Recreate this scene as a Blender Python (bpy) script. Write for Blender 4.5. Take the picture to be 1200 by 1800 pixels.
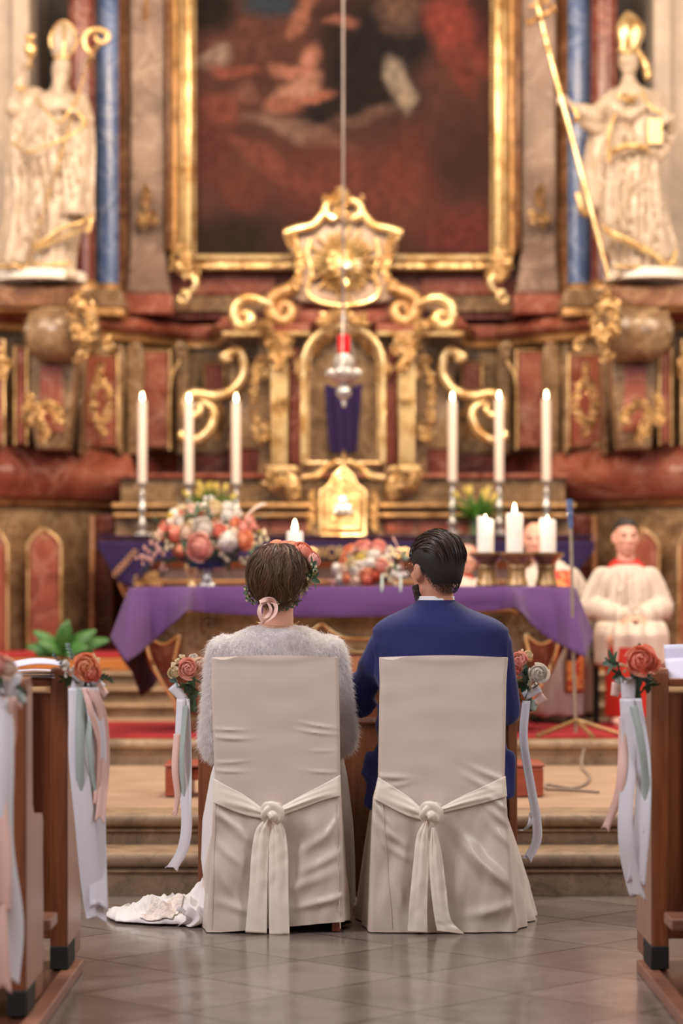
import bpy, bmesh, math, random
import numpy as np
from mathutils import Vector, Matrix, Euler, noise
PI = math.pi
rnd = random.Random(7)
scene = bpy.context.scene
for o in list(bpy.data.objects): bpy.data.objects.remove(o)
F, EYE, HY, CX = 4250.0, 1.30, 1040.0, 600.0      # focal length in pixels, eye height, horizon row, centre column

def P(px, py, Y):
    return Vector(((px - CX) / F * Y, Y, EYE + (HY - py) / F * Y))

# ---------------------------------------------------------------- camera
cam_d = bpy.data.cameras.new('camera'); cam = bpy.data.objects.new('camera', cam_d)
scene.collection.objects.link(cam); scene.camera = cam
cam.location = (0, 0, EYE); cam.rotation_euler = (PI / 2, 0, 0)
cam_d.sensor_fit = 'VERTICAL'; cam_d.sensor_height = 36; cam_d.sensor_width = 24
cam_d.lens = F / 1800 * 36; cam_d.shift_y = (HY - 900) / 1800
cam_d.clip_end = 200
cam_d.dof.use_dof = True; cam_d.dof.focus_distance = 9.3; cam_d.dof.aperture_fstop = 1.6

# ---------------------------------------------------------------- light
w = bpy.data.worlds.new('world'); scene.world = w; w.use_nodes = True
nt = w.node_tree; bg = nt.nodes['Background']
bg.inputs[0].default_value = (0.84, 0.70, 0.60, 1); bg.inputs[1].default_value = 0.40
def area(name, loc, aim, size, power, col, sy=None):
    d = bpy.data.lights.new(name, 'AREA'); d.energy = power; d.color = col; d.size = size
    if sy: d.shape = 'RECTANGLE'; d.size_y = sy
    o = bpy.data.objects.new(name, d); scene.collection.objects.link(o); o.location = loc
    o.rotation_euler = (Vector(aim) - Vector(loc)).to_track_quat('-Z', 'Y').to_euler()
    return o
COOL = (0.95, 0.94, 1.0); WARM = (1.0, 0.74, 0.47)
area('nave_window_left', (-6.5, 5.0, 6.5), (0.2, 9.5, 0.6), 2.0, 550, COOL, 4.5)
area('nave_window_right', (6.5, 3.5, 6.5), (0.2, 9.5, 0.6), 2.0, 360, COOL, 4.5)
area('crossing_window', (0.0, 10.5, 9.0), (0.2, 10.3, 0.6), 2.5, 230, (1.0, 0.90, 0.80), 2.5)
area('choir_window_left', (-5.5, 13.0, 6.5), (0.5, 18.8, 2.8), 1.6, 200, (1.0, 0.82, 0.64), 3.6)
area('choir_window_right', (5.5, 13.0, 6.5), (-0.5, 18.8, 2.8), 1.6, 200, (1.0, 0.82, 0.64), 3.6)
for i, (x, y, z, ax, az, e) in enumerate([(-2.6, 14.5, 5.8, -1.2, 3.0, 46), (2.6, 14.5, 5.8, 1.2, 3.0, 46), (-1.1, 15.0, 6.2, 0, 3.2, 42),
                                      (1.1, 15.0, 6.2, 0, 2.6, 42), (0, 15.2, 5.6, 0, 1.7, 36), (-3.4, 15.0, 4.6, -2.6, 3.8, 9), (3.4, 15.0, 4.6, 2.6, 3.8, 9)]):
    area('altar_spotlight', (x, y, z), (ax, 19.0, az), 0.35, e, WARM)
def spot(name, loc, aim, ang, power, col, r=.08):
    d = bpy.data.lights.new(name, 'SPOT'); d.energy = power; d.color = col; d.spot_size = math.radians(ang); d.spot_blend = .6; d.shadow_soft_size = r
    o = bpy.data.objects.new(name, d); scene.collection.objects.link(o); o.location = loc; o.rotation_euler = (Vector(aim) - Vector(loc)).to_track_quat('-Z', 'Y').to_euler()
spot('tabernacle_spotlight', (-1.0, 14.6, 4.2), (0.01, 18.0, 1.9), 9, 2200, WARM)
spot('sunburst_fill', (-0.5, 14.6, 5.4), (0.0, 18.6, 3.85), 13, 1300, WARM)  # added light to give the sunburst its highlight
area('couple_backlight', (3.6, 15.0, 6.0), (0.2, 9.4, 0.9), 1.6, 170, (1.0, 0.84, 0.68), 3.0)  # added warm backlight on the couple and posies, not a known window
area('altar_front_fill', (0.3, 11.6, 6.5), (0.1, 14.6, 0.9), 1.6, 200, (1.0, 0.80, 0.62))  # added fill brightening the front of the altar and its flowers
scene.view_settings.view_transform = 'Standard'; scene.view_settings.look = 'None'
scene.view_settings.gamma = 1; scene.view_settings.use_curve_mapping = False
scene.view_settings.exposure = 0.0
scene.cycles.use_denoising = True
scene.cycles.max_bounces = 6; scene.cycles.diffuse_bounces = 3; scene.cycles.glossy_bounces = 3; scene.cycles.transmission_bounces = 4
scene.cycles.caustics_reflective = False; scene.cycles.caustics_refractive = False
scene.cycles.sample_clamp_indirect = 6
# ---------------------------------------------------------------- mesh helpers
def wloc(o):
    v = Vector((0, 0, 0))
    while o is not None: v += o.location; o = o.parent
    return v
def tag(o, label=None, cat=None, group=None, kind=None):
    if label: o['label'] = label
    if cat: o['category'] = cat
    if group: o['group'] = group
    if kind: o['kind'] = kind
    return o
def thing(name, label, cat, loc=(0, 0, 0), group=None):
    o = bpy.data.objects.new(name, None); scene.collection.objects.link(o)
    o.empty_display_size = 0.1; o.location = loc
    return tag(o, label, cat, group)
def kids(o): return [c for c in bpy.data.objects if c.parent is o]
def copy_tree(o, parent=None):
    c = o.copy(); scene.collection.objects.link(c); c.parent = parent
    for ch in CH.get(o.name, []):
        CH.setdefault(c.name, []).append(copy_tree(ch, c))
    return c
CH = {}

def catmull(pts, n):
    pts = [np.array(p, float) for p in pts]
    if len(pts) < 3: return [pts[0] + (pts[-1] - pts[0]) * i / n for i in range(n + 1)]
    P_ = [2 * pts[0] - pts[1]] + pts + [2 * pts[-1] - pts[-2]]
    out = []
    m = len(pts) - 1
    for i in range(n + 1):
        t = i / n * m; k = min(int(t), m - 1); f = t - k
        a, b, c, d = P_[k:k + 4]
        out.append(0.5 * (2 * b + (c - a) * f + (2 * a - 5 * b + 4 * c - d) * f * f + (3 * b - a - 3 * c + d) * f ** 3))
    return out
def interp(xs, ys, x): return float(np.interp(x, xs, ys))

class MB:
    def __init__(s): s.v = []; s.f = []; s.off = (0, 0, 0)
    def add(s, vs, fs):
        b = len(s.v); s.v += [tuple(v) for v in vs]; s.f += [tuple(i + b for i in f) for f in fs]; return s
    def box(s, x0, x1, y0, y1, z0, z1):
        vs = [(x, y, z) for z in (z0, z1) for y in (y0, y1) for x in (x0, x1)]
        return s.add(vs, [(0, 2, 3, 1), (4, 5, 7, 6), (0, 1, 5, 4), (2, 6, 7, 3), (0, 4, 6, 2), (1, 3, 7, 5)])
    def boxc(s, c, d, rz=0):
        m = MB().box(-d[0] / 2, d[0] / 2, -d[1] / 2, d[1] / 2, -d[2] / 2, d[2] / 2); R = Matrix.Rotation(rz, 3, 'Z')
        return s.add([R @ Vector(v) + Vector(c) for v in m.v], m.f)
    def prism(s, pts, y0, y1):                 # pts (x,z) outline, front face at y0
        n = len(pts); vs = [(x, y0, z) for x, z in pts] + [(x, y1, z) for x, z in pts]
        fs = [tuple(range(n)), tuple(range(2 * n - 1, n - 1, -1))] + [(i, i + n, (i + 1) % n + n, (i + 1) % n) for i in range(n)]
        return s.add(vs, fs)
    def prism_yz(s, pts, x0, x1):
        n = len(pts); vs = [(x0, y, z) for y, z in pts] + [(x1, y, z) for y, z in pts]
        fs = [tuple(range(n)), tuple(range(2 * n - 1, n - 1, -1))] + [(i, i + n, (i + 1) % n + n, (i + 1) % n) for i in range(n)]
        return s.add(vs, fs)
    def prism_px(s, pts, Y, d, n=0, closed=True):
        q = [P(x, y, Y) for x, y in pts]
        return s.prism([(v.x, v.z) for v in q], Y, Y + d)
    def tube(s, pts, r, seg=10, n=None, flat=1.0, cap=True, up=(0, 1, 0)):
        if n: 
            rr = r if hasattr(r, '__len__') else [r] * len(pts)
            k = np.linspace(0, 1, len(rr)); r = [float(np.interp(i / n, k, rr)) for i in range(n + 1)]
            pts = catmull(pts, n)
        pts = [np.array(p, float) for p in pts]; m = len(pts)
        if not hasattr(r, '__len__'): r = [r] * m
        T = [pts[min(i + 1, m - 1)] - pts[max(i - 1, 0)] for i in range(m)]
        T = [t / (np.linalg.norm(t) + 1e-12) for t in T]
        u = np.array(up, float)
        if abs(np.dot(u, T[0])) > .95: u = np.array((1., 0, 0)) if abs(T[0][0]) < .9 else np.array((0, 0, 1.))
        vs = []
        for i in range(m):
            u = u - np.dot(u, T[i]) * T[i]; u /= np.linalg.norm(u) + 1e-12; b = np.cross(T[i], u)
            for k in range(seg):
                a = 2 * PI * k / seg
                vs.append(pts[i] + r[i] * (math.cos(a) * u * flat + math.sin(a) * b))
        fs = [(i * seg + k, i * seg + (k + 1) % seg, (i + 1) * seg + (k + 1) % seg, (i + 1) * seg + k) for i in range(m - 1) for k in range(seg)]
        if cap: fs += [tuple(range(seg - 1, -1, -1)), tuple((m - 1) * seg + k for k in range(seg))]
        return s.add(vs, fs)
    def tube_px(s, pts, Y, r, seg=10, n=None, flat=1.0):   # r in px
        k = Y / F; rr = [x * k for x in r] if hasattr(r, '__len__') else r * k
        return s.tube([P(p[0], p[1], Y + (p[2] if len(p) > 2 else 0)) for p in pts], rr, seg, n, flat)
    def lathe(s, prof, c=(0, 0, 0), seg=24, sx=1, sy=1, cap=True):
        vs = [(c[0] + r * math.cos(2 * PI * k / seg) * sx, c[1] + r * math.sin(2 * PI * k / seg) * sy, c[2] + z) for r, z in prof for k in range(seg)]
        m = len(prof)
        fs = [(i * seg + k, i * seg + (k + 1) % seg, (i + 1) * seg + (k + 1) % seg, (i + 1) * seg + k) for i in range(m - 1) for k in range(seg)]
        if cap: fs += [tuple(range(seg - 1, -1, -1)), tuple((m - 1) * seg + k for k in range(seg))]
        return s.add(vs, fs)
    def ell(s, c, r, rot=(0, 0, 0), seg=14, rings=9):
        if not hasattr(r, '__len__'): r = (r, r, r)
        R = Euler(rot).to_matrix(); c = Vector(c); vs = []; fs = []
        for i in range(1, rings):
            t = PI * i / rings
            for k in range(seg):
                a = 2 * PI * k / seg
                vs.append(c + R @ Vector((r[0] * math.sin(t) * math.cos(a), r[1] * math.sin(t) * math.sin(a), r[2] * math.cos(t))))
        n = len(vs); vs += [c + R @ Vector((0, 0, r[2])), c + R @ Vector((0, 0, -r[2]))]
        for i in range(rings - 2):
            for k in range(seg): fs.append((i * seg + k, (i + 1) * seg + k, (i + 1) * seg + (k + 1) % seg, i * seg + (k + 1) % seg))
        for k in range(seg):
            fs.append((n, k, (k + 1) % seg)); fs.append((n + 1, (rings - 2) * seg + (k + 1) % seg, (rings - 2) * seg + k))
        return s.add(vs, fs)
    def cap(s, a, ra, b, rb, seg=12, fl=1.0):       # tapered capsule
        a = np.array(a, float); b = np.array(b, float); d = b - a; L = np.linalg.norm(d) + 1e-9; d = d / L
        pts, rr = [], []
        for t in (-1, -.85, -.5): pts.append(a + d * ra * t); rr.append(ra * math.sqrt(max(1 - t * t, .0004)))
        pts.append(a); rr.append(ra); pts.append((a + b) / 2); rr.append((ra + rb) / 2); pts.append(b); rr.append(rb)
        for t in (.5, .85, 1): pts.append(b + d * rb * t); rr.append(rb * math.sqrt(max(1 - t * t, .0004)))
        return s.tube(pts, rr, seg, flat=fl)
    def loft(s, rings, cap=True):
        n = len(rings[0]); m = len(rings); vs = [v for r in rings for v in r]
        fs = [(i * n + k, i * n + (k + 1) % n, (i + 1) * n + (k + 1) % n, (i + 1) * n + k) for i in range(m - 1) for k in range(n)]
        if cap: fs += [tuple(range(n - 1, -1, -1)), tuple((m - 1) * n + k for k in range(n))]
        return s.add(vs, fs)
    def grid(s, fn, nu, nv):
        vs = [fn(u / nu, v / nv) for v in range(nv + 1) for u in range(nu + 1)]
        fs = [(v * (nu + 1) + u, v * (nu + 1) + u + 1, (v + 1) * (nu + 1) + u + 1, (v + 1) * (nu + 1) + u) for v in range(nv) for u in range(nu)]
        return s.add(vs, fs)
    def mesh(s, off=(0, 0, 0)):
        me = bpy.data.meshes.new('m')
        o = Vector(off); me.from_pydata([tuple(Vector(v) - o) for v in s.v], [], s.f); me.update(); return me
    def build(s, name, m, parent=None, smooth=True, bevel=0, solid=0, sub=0, angle=None):
        off = wloc(parent) if parent else Vector((0, 0, 0))
        me = s.mesh(off); return link(name, me, m, parent, smooth, bevel, solid, sub)
def link(name, me, m, parent=None, smooth=True, bevel=0, solid=0, sub=0):
    me.name = name
    bm = bmesh.new(); bm.from_mesh(me); bmesh.ops.recalc_face_normals(bm, faces=bm.faces) if not solid else None
    for f in bm.faces: f.smooth = smooth
    if smooth:
        for e in bm.edges:
            if len(e.link_faces) == 2 and e.calc_face_angle(0) > 0.85: e.smooth = False
    bm.to_mesh(me); bm.free()
    o = bpy.data.objects.new(name, me); scene.collection.objects.link(o)
    if parent: o.parent = parent; CH.setdefault(parent.name, []).append(o)
    if m: me.materials.append(m)
    if solid: q = o.modifiers.new('solid', 'SOLIDIFY'); q.thickness = solid; q.offset = 0
    if bevel: q = o.modifiers.new('bevel', 'BEVEL'); q.width = bevel; q.segments = 2; q.limit_method = 'ANGLE'; q.angle_limit = 0.6; q.harden_normals = False
    if sub: q = o.modifiers.new('sub', 'SUBSURF'); q.levels = sub; q.render_levels = sub
    return o
def fuse(mb, voxel, smooth=4, fac=.5):          # one continuous skin over overlapping solids
    me = mb.mesh(); o = bpy.data.objects.new('tmp', me); scene.collection.objects.link(o)
    q = o.modifiers.new('r', 'REMESH'); q.mode = 'VOXEL'; q.voxel_size = voxel
    if smooth: q = o.modifiers.new('s', 'SMOOTH'); q.iterations = smooth; q.factor = fac
    dg = bpy.context.evaluated_depsgraph_get(); dg.update()
    e = o.evaluated_get(dg); me2 = bpy.data.meshes.new_from_object(e)
    bpy.data.objects.remove(o); return me2
def co(me):
    a = np.empty(len(me.vertices) * 3, 'f'); me.vertices.foreach_get('co', a); return a.reshape(-1, 3)
def no(me):
    a = np.empty(len(me.vertices) * 3, 'f'); me.vertices.foreach_get('normal', a); return a.reshape(-1, 3)
def setco(me, a): me.vertices.foreach_set('co', np.asarray(a, 'f').ravel()); me.update()
def shift(me, off): 
    a = co(me); a -= np.array(off, 'f'); setco(me, a); return me
def place(name, me, m, parent, **k):
    if parent: shift(me, wloc(parent))
    return link(name, me, m, parent, **k)
def sample(me, n, seed=1, keep=None):
    me.calc_loop_triangles(); t = np.empty(len(me.loop_triangles) * 3, 'i'); me.loop_triangles.foreach_get('vertices', t); t = t.reshape(-1, 3)
    c = co(me); N = no(me); a, b, d = c[t[:, 0]], c[t[:, 1]], c[t[:, 2]]
    ar = np.linalg.norm(np.cross(b - a, d - a), axis=1); 
    if keep is not None: ar = ar * keep((a + b + d) / 3, (N[t[:, 0]]))
    R = np.random.RandomState(seed); i = R.choice(len(t), n, p=ar / ar.sum()); u = R.rand(n, 1); v = R.rand(n, 1); s_ = np.sqrt(u)
    p = a[i] * (1 - s_) + b[i] * s_ * (1 - v) + d[i] * s_ * v
    return p, N[t[i, 0]], R
def strands(paths, width, tone=None, taper=True):   # paths (n,k,3): flat ribbons, one mesh
    paths = np.asarray(paths, 'f'); n, k, _ = paths.shape
    T = np.gradient(paths, axis=1); R = np.random.RandomState(3); q = R.randn(n, 1, 3)
    W = np.cross(T, q); W /= np.linalg.norm(W, axis=2, keepdims=True) + 1e-9
    ww = (np.linspace(1, .12, k) if taper else np.ones(k)).reshape(1, k, 1) * width / 2
    A = paths + W * ww; B = paths - W * ww
    V = np.stack([A, B], 2).reshape(-1, 3)
    base = (np.arange(n) * 2 * k)[:, None] + (np.arange(k - 1) * 2)[None]
    Fc = np.stack([base, base + 1, base + 3, base + 2], -1).reshape(-1, 4)
    me = bpy.data.meshes.new('strands'); me.vertices.add(len(V)); me.vertices.foreach_set('co', V.ravel())
    me.loops.add(Fc.size); me.loops.foreach_set('vertex_index', Fc.ravel().astype('i'))
    me.polygons.add(len(Fc)); me.polygons.foreach_set('loop_start', np.arange(0, Fc.size, 4, dtype='i'))
    try: me.polygons.foreach_set('loop_total', np.full(len(Fc), 4, 'i'))
    except Exception: pass
    me.update(calc_edges=True)
    if tone is None: tone = R.rand(n)
    at = me.attributes.new('tone', 'FLOAT', 'POINT'); at.data.foreach_set('value', np.repeat(tone, 2 * k).astype('f'))
    return me
def raw(name, me, m, parent):                      # link without bmesh pass (big meshes)
    me.name = name; me.materials.append(m)
    if parent: shift(me, wloc(parent))
    o = bpy.data.objects.new(name, me); scene.collection.objects.link(o)
    if parent: o.parent = parent; CH.setdefault(parent.name, []).append(o)
    return o

# ---------------------------------------------------------------- materials
def hexc(h):
    c = [int(h[i:i + 2], 16) / 255 for i in (0, 2, 4)]
    return tuple([(x / 12.92 if x < .04045 else ((x + .055) / 1.055) ** 2.4) for x in c] + [1])
class NT:
    def __init__(s, name):
        s.m = bpy.data.materials.new(name); s.m.use_nodes = True; s.t = s.m.node_tree
        s.b = s.t.nodes['Principled BSDF']; s.tc = s.t.nodes.new('ShaderNodeTexCoord')
    def n(s, typ, **k):
        o = s.t.nodes.new('ShaderNode' + typ)
        for a, b in k.items(): setattr(o, a, b)
        return o
    def l(s, a, b): s.t.links.new(a, b)
    def noise(s, scale, detail=4, dist=0, stretch=None, rough=.55):
        q = s.n('TexNoise'); q.inputs['Scale'].default_value = scale; q.inputs['Detail'].default_value = detail
        q.inputs['Distortion'].default_value = dist; q.inputs['Roughness'].default_value = rough
        if stretch:
            mp = s.n('Mapping'); mp.inputs['Scale'].default_value = stretch; s.l(s.tc.outputs['Object'], mp.inputs[0]); s.l(mp.outputs[0], q.inputs['Vector'])
        else: s.l(s.tc.outputs['Object'], q.inputs['Vector'])
        return q.outputs['Fac']
    def ramp(s, fac, stops):
        r = s.n('ValToRGB'); e = r.color_ramp.elements
        while len(e) < len(stops): e.new(.5)
        for x, (p, c) in zip(e, stops): x.position = p; x.color = c
        s.l(fac, r.inputs[0]); return r.outputs[0]
    def mix(s, fac, a, b, mode='MIX'):
        q = s.n('MixRGB', blend_type=mode)
        for i, x in enumerate((fac, a, b)):
            if isinstance(x, (int, float)): q.inputs[i].default_value = x
            elif isinstance(x, tuple): q.inputs[i].default_value = x
            else: s.l(x, q.inputs[i])
        return q.outputs[0]
    def bump(s, h, strength=.3, dist=.01):
        q = s.n('Bump'); q.inputs['Strength'].default_value = strength; q.inputs['Distance'].default_value = dist
        s.l(h, q.inputs['Height']); s.l(q.outputs[0], s.b.inputs['Normal']); return q
    def set(s, **k):
        for a, v in k.items(): s.b.inputs[a.replace('_', ' ')].default_value = v
def plain(name, col, rough=.5, metal=0, **k):
    t = NT(name); c = hexc(col); f = t.noise(k.pop('ns', 9), 4)
    v = k.pop('var', .12); a = tuple([x * (1 - v) for x in c[:3]] + [1]); b = tuple([min(1, x * (1 + v)) for x in c[:3]] + [1])
    t.l(t.ramp(f, [(.3, a), (.7, b)]), t.b.inputs['Base Color']); t.set(Roughness=rough, Metallic=metal)
    bs = k.pop('bump', 0); bsc = k.pop('bscale', 60); bst = k.pop('bstretch', None)
    if bs: t.bump(t.noise(bsc, 3, stretch=bst), bs, k.pop('bdist', .003))
    for a_, v_ in k.items(): t.b.inputs[a_.replace('_', ' ')].default_value = v_
    return t.m
def marble(name, c1, c2, c3, vein, scale=2.2, rough=.22, vs=1.6, vw=.035):
    t = NT(name); f = t.noise(scale, 8, 1.6, rough=.62)
    base = t.ramp(f, [(.28, hexc(c1)), (.5, hexc(c2)), (.72, hexc(c3))])
    g = t.noise(vs, 5, 2.4, rough=.5)
    vn = t.ramp(g, [(.5 - vw, (0, 0, 0, 1)), (.5, (1, 1, 1, 1)), (.5 + vw, (0, 0, 0, 1))])
    bw = t.mix(.4, (0, 0, 0, 1), vn)
    t.l(t.mix(bw, base, hexc(vein)), t.b.inputs['Base Color']); t.set(Roughness=rough)
    return t.m
def gold(name, col='E8B75A', rough=.3, bs=.5, bsc=26, dark='8A5A22'):
    t = NT(name); f = t.noise(7, 5)
    t.l(t.ramp(f, [(.3, hexc(dark)), (.55, hexc(col)), (.8, hexc(col))]), t.b.inputs['Base Color'])
    t.set(Metallic=.62, Roughness=rough, Coat_Weight=.6, Coat_Roughness=.08)
    if bs: t.bump(t.noise(bsc, 3), bs, .02)
    return t.m
def wood(name, c1, c2, stretch=(14, 14, 1), rough=.35):
    t = NT(name); f = t.noise(3.2, 6, .6, stretch=stretch)
    t.l(t.ramp(f, [(.3, hexc(c1)), (.7, hexc(c2))]), t.b.inputs['Base Color']); t.set(Roughness=rough)
    t.bump(t.noise(9, 3, stretch=stretch), .12, .003); return t.m
def attr_mat(name, lo, hi, rough=.5, sheen=0, **k):
    t = NT(name); a = t.n('Attribute'); a.attribute_name = 'tone'
    t.l(t.ramp(a.outputs['Fac'], [(0, hexc(lo)), (1, hexc(hi))]), t.b.inputs['Base Color']); t.set(Roughness=rough)
    for a_, v_ in k.items(): t.b.inputs[a_.replace('_', ' ')].default_value = v_
    return t.m
M = {}
M['red'] = marble('red_marble', '6A3428', '8E4C3C', 'A26452', 'BE8C78', 2.4)
M['redd'] = marble('deep_red_marble', '522820', '74392E', '8C4E40', 'AE7E6C', 3)
M['green'] = marble('olive_brown_marble', '4C3C2A', '806448', 'A08564', 'B49A78', 4.5)
M['grey'] = marble('grey_rose_marble', '6E5A4C', '93796A', 'A98F80', 'C8B09C', 1.6)
M['brown'] = marble('brown_marble', '4E3220', '7C5236', '9A6E4C', 'B89068', 2.5)
M['blue'] = marble('blue_marble', '3C4C70', '566A94', '7286AC', 'A8B4CC', 2.0, rough=.2)
M['gold'] = gold('gilding', 'EBC488', .28, .5, 24)
M['goldp'] = gold('polished_gilding', 'F2D49C', .22, .2, 14, 'B8823C')
M['goldd'] = gold('worn_gilding', 'D0A068', .45, .5, 20, '8A6238')
M['silver'] = gold('silver', 'D8D4D0', .2, .3, 30, '8C8884')
M['statue'] = plain('polished_white_figure', 'BEAA94', .3, bump=.25, bscale=14, bdist=.02, var=.14, ns=6)
M['plinthw'] = plain('white_stone', 'E8DED2', .4)
M['wallw'] = plain('pale_plaster', 'BFAE9E', .8)
M['wallg'] = plain('grey_plaster', '75706E', .8)
M['stone'] = marble('step_stone', '6E5A44', '94795E', 'A88D72', '5A4A3A', 5, .5, 3, .02)
M['tread'] = plain('polished_step_stone', 'B99C84', .3, bump=.05, bscale=20, var=.16, ns=4)
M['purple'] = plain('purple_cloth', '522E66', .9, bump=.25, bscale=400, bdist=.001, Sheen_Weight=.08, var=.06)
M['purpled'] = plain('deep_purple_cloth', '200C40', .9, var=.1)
M['cover'] = plain('cream_satin_cover', 'D6C5B8', .36, Sheen_Weight=.25, var=.03, bump=.06, bscale=500, bdist=.0006)
M['sash'] = plain('ivory_satin_sash', 'F8EAD8', .34, Sheen_Weight=.25, var=.03)
M['oak'] = wood('brown_oak', '6B3A20', '8E5430')
M['oakd'] = wood('dark_oak', '3E2114', '5C3320')
M['oakl'] = wood('pale_oak_and_lit_side', '8A6450', 'A87F68')  # pale tone also carries the light on the pews' aisle sides
M['oakh'] = wood('oak_board_and_lit_edge', '7C5140', '9A6C56', (1, 14, 14))  # kneeling boards, and the lit look of the platform edges
M['woodo'] = wood('orange_wood', 'A05A28', 'C07A40', (1, 12, 12))
M['redwood'] = wood('red_brown_wood', '8A3C28', 'A85640', (1, 12, 12))
M['white'] = plain('white_ribbon', 'E4E2EA', .45, var=.02, Sheen_Weight=.2)
M['sage'] = plain('sage_ribbon', 'A9B5B0', .45, var=.02)
M['pinkr'] = plain('blush_ribbon', 'EBC2B4', .45, var=.02)
M['wax'] = plain('white_wax', 'FAF0E8', .45, var=.02, Subsurface_Weight=.3, Subsurface_Radius=(.03, .015, .008))
M['waxi'] = plain('ivory_wax', 'E8D4C6', .45, var=.02, Subsurface_Weight=.3, Subsurface_Radius=(.03, .015, .008))
M['paper'] = plain('paper', 'DAD8EC', .7, var=.02)
M['skin'] = plain('skin', 'DDA58C', .5, var=.05, Subsurface_Weight=.15, Subsurface_Radius=(.02, .008, .004))
M['skinp'] = plain('tanned_skin', 'C98D74', .5, var=.06, Subsurface_Weight=.15, Subsurface_Radius=(.02, .008, .004))
M['suit'] = plain('blue_suit_wool', '131A5C', .8, var=.08, ns=300, bump=.12, bscale=600, bdist=.0006, Sheen_Weight=.15)
M['shirt'] = plain('white_shirt', 'EDEBF0', .7, var=.02)
M['furb'] = plain('white_fur_base', 'FAF6F6', .9, var=.02, bump=.25, bscale=120, bdist=.01)
M['fur'] = attr_mat('white_fur', 'F2ECEC', 'FFFCFC', .7)
_t = M['fur'].node_tree; _p = _t.nodes['Principled BSDF']; _q = _t.nodes.new('ShaderNodeBsdfTranslucent'); _q.inputs[0].default_value = (.95, .92, .92, 1); _m = _t.nodes.new('ShaderNodeMixShader'); _m.inputs[0].default_value = .6
_t.links.new(_p.outputs[0], _m.inputs[1]); _t.links.new(_q.outputs[0], _m.inputs[2]); _t.links.new(_m.outputs[0], _t.nodes['Material Output'].inputs[0])
M['hairb'] = attr_mat('brown_hair', '24150F', '94694F', .42)
M['hairbb'] = plain('brown_hair_base', '3A261B', .6)
M['hairg'] = attr_mat('dark_hair', '15100E', '503A2E', .4)
M['hairgb'] = plain('dark_hair_base', '1A1310', .6)
M['alb'] = plain('white_alb', 'CCBCAE', .8, var=.04)
M['redc'] = plain('red_cassock', 'C42A1C', .75, var=.06)
M['carpet'] = plain('red_carpet', 'A8242A', .95, bump=.5, bscale=300, bdist=.003, var=.12)
M['black'] = plain('black_cloth', '15120F', .7)
M['leaf'] = plain('green_leaf', '3F5A40', .5, var=.35, ns=30)
M['euc'] = plain('eucalyptus_leaf', '5E7A70', .55, var=.2, ns=30)
M['leafb'] = plain('bright_leaf', '3C6E30', .4, var=.25, ns=12)
M['tulleaf'] = plain('tulip_leaf', '5A8434', .45, var=.3, ns=20)
for k_, c_ in dict(coral='FCA48C', orange='F8B088', salmon='F8BCB0', peach='FCE4D2', whitef='F6EEE6', creamf='F0E0BC', yellowf='E8D070', blush='EBBDB0', redf='E4745C').items():
    M[k_] = plain(k_ + '_petal', c_, .6, var=.06, ns=40)
    _t = M[k_].node_tree; _p = _t.nodes['Principled BSDF']; _q = _t.nodes.new('ShaderNodeBsdfTranslucent'); _m = _t.nodes.new('ShaderNodeMixShader'); _m.inputs[0].default_value = .22
    _t.links.new(_p.inputs['Base Color'].links[0].from_socket, _q.inputs[0]); _t.links.new(_p.outputs[0], _m.inputs[1]); _t.links.new(_q.outputs[0], _m.inputs[2]); _t.links.new(_m.outputs[0], _t.nodes['Material Output'].inputs[0])
M['navyglass'] = plain('dark_blue_glass', '2A3A50', .12, var=.2)
M['brass'] = gold('aged_brass', 'B08A58', .38, .3, 30, '6E4E2C')
M['lens'] = plain('glasses_metal', '6A5A50', .3, metal=.8)
def emit(name, col, s):
    t = NT(name); t.set(Emission_Color=hexc(col), Emission_Strength=s); t.b.inputs['Base Color'].default_value = hexc(col); return t.m
M['flame'] = emit('candle_flame', 'FFE6B4', 14)
def ruby():
    t = NT('ruby_glass'); t.set(Base_Color=hexc('C0101C'), Roughness=.15, Emission_Color=hexc('D01420'), Emission_Strength=.5); return t.m
M['ruby'] = ruby()
def floor_mat():
    t = NT('floor_marble_tiles'); mp = t.n('Mapping'); mp.inputs['Rotation'].default_value = (0, 0, math.radians(45)); mp.inputs['Location'].default_value = (.13, .07, 0)
    t.l(t.tc.outputs['Object'], mp.inputs[0])
    br = t.n('TexBrick'); br.offset = 0; br.inputs['Scale'].default_value = 1; br.inputs['Brick Width'].default_value = .5; br.inputs['Row Height'].default_value = .5
    br.inputs['Mortar Size'].default_value = .005; br.inputs['Mortar Smooth'].default_value = .2
    br.inputs['Color1'].default_value = hexc('746A66'); br.inputs['Color2'].default_value = hexc('8A7E79'); br.inputs['Mortar'].default_value = hexc('3A3432')
    t.l(mp.outputs[0], br.inputs[0])
    f = t.noise(3.5, 8, 1.2, rough=.65); c = t.ramp(f, [(.3, (.66, .63, .62, 1)), (.7, (1.1, 1.08, 1.05, 1))])
    t.l(t.mix(1.0, br.outputs[0], c, 'MULTIPLY'), t.b.inputs['Base Color'])
    r = t.noise(6, 5); rr = t.n('MapRange'); rr.inputs[3].default_value = .10; rr.inputs[4].default_value = .26; t.l(r, rr.inputs[0]); t.l(rr.outputs[0], t.b.inputs['Roughness'])
    t.bump(t.noise(5, 3), .04, .02); return t.m
M['floor'] = floor_mat()
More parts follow.
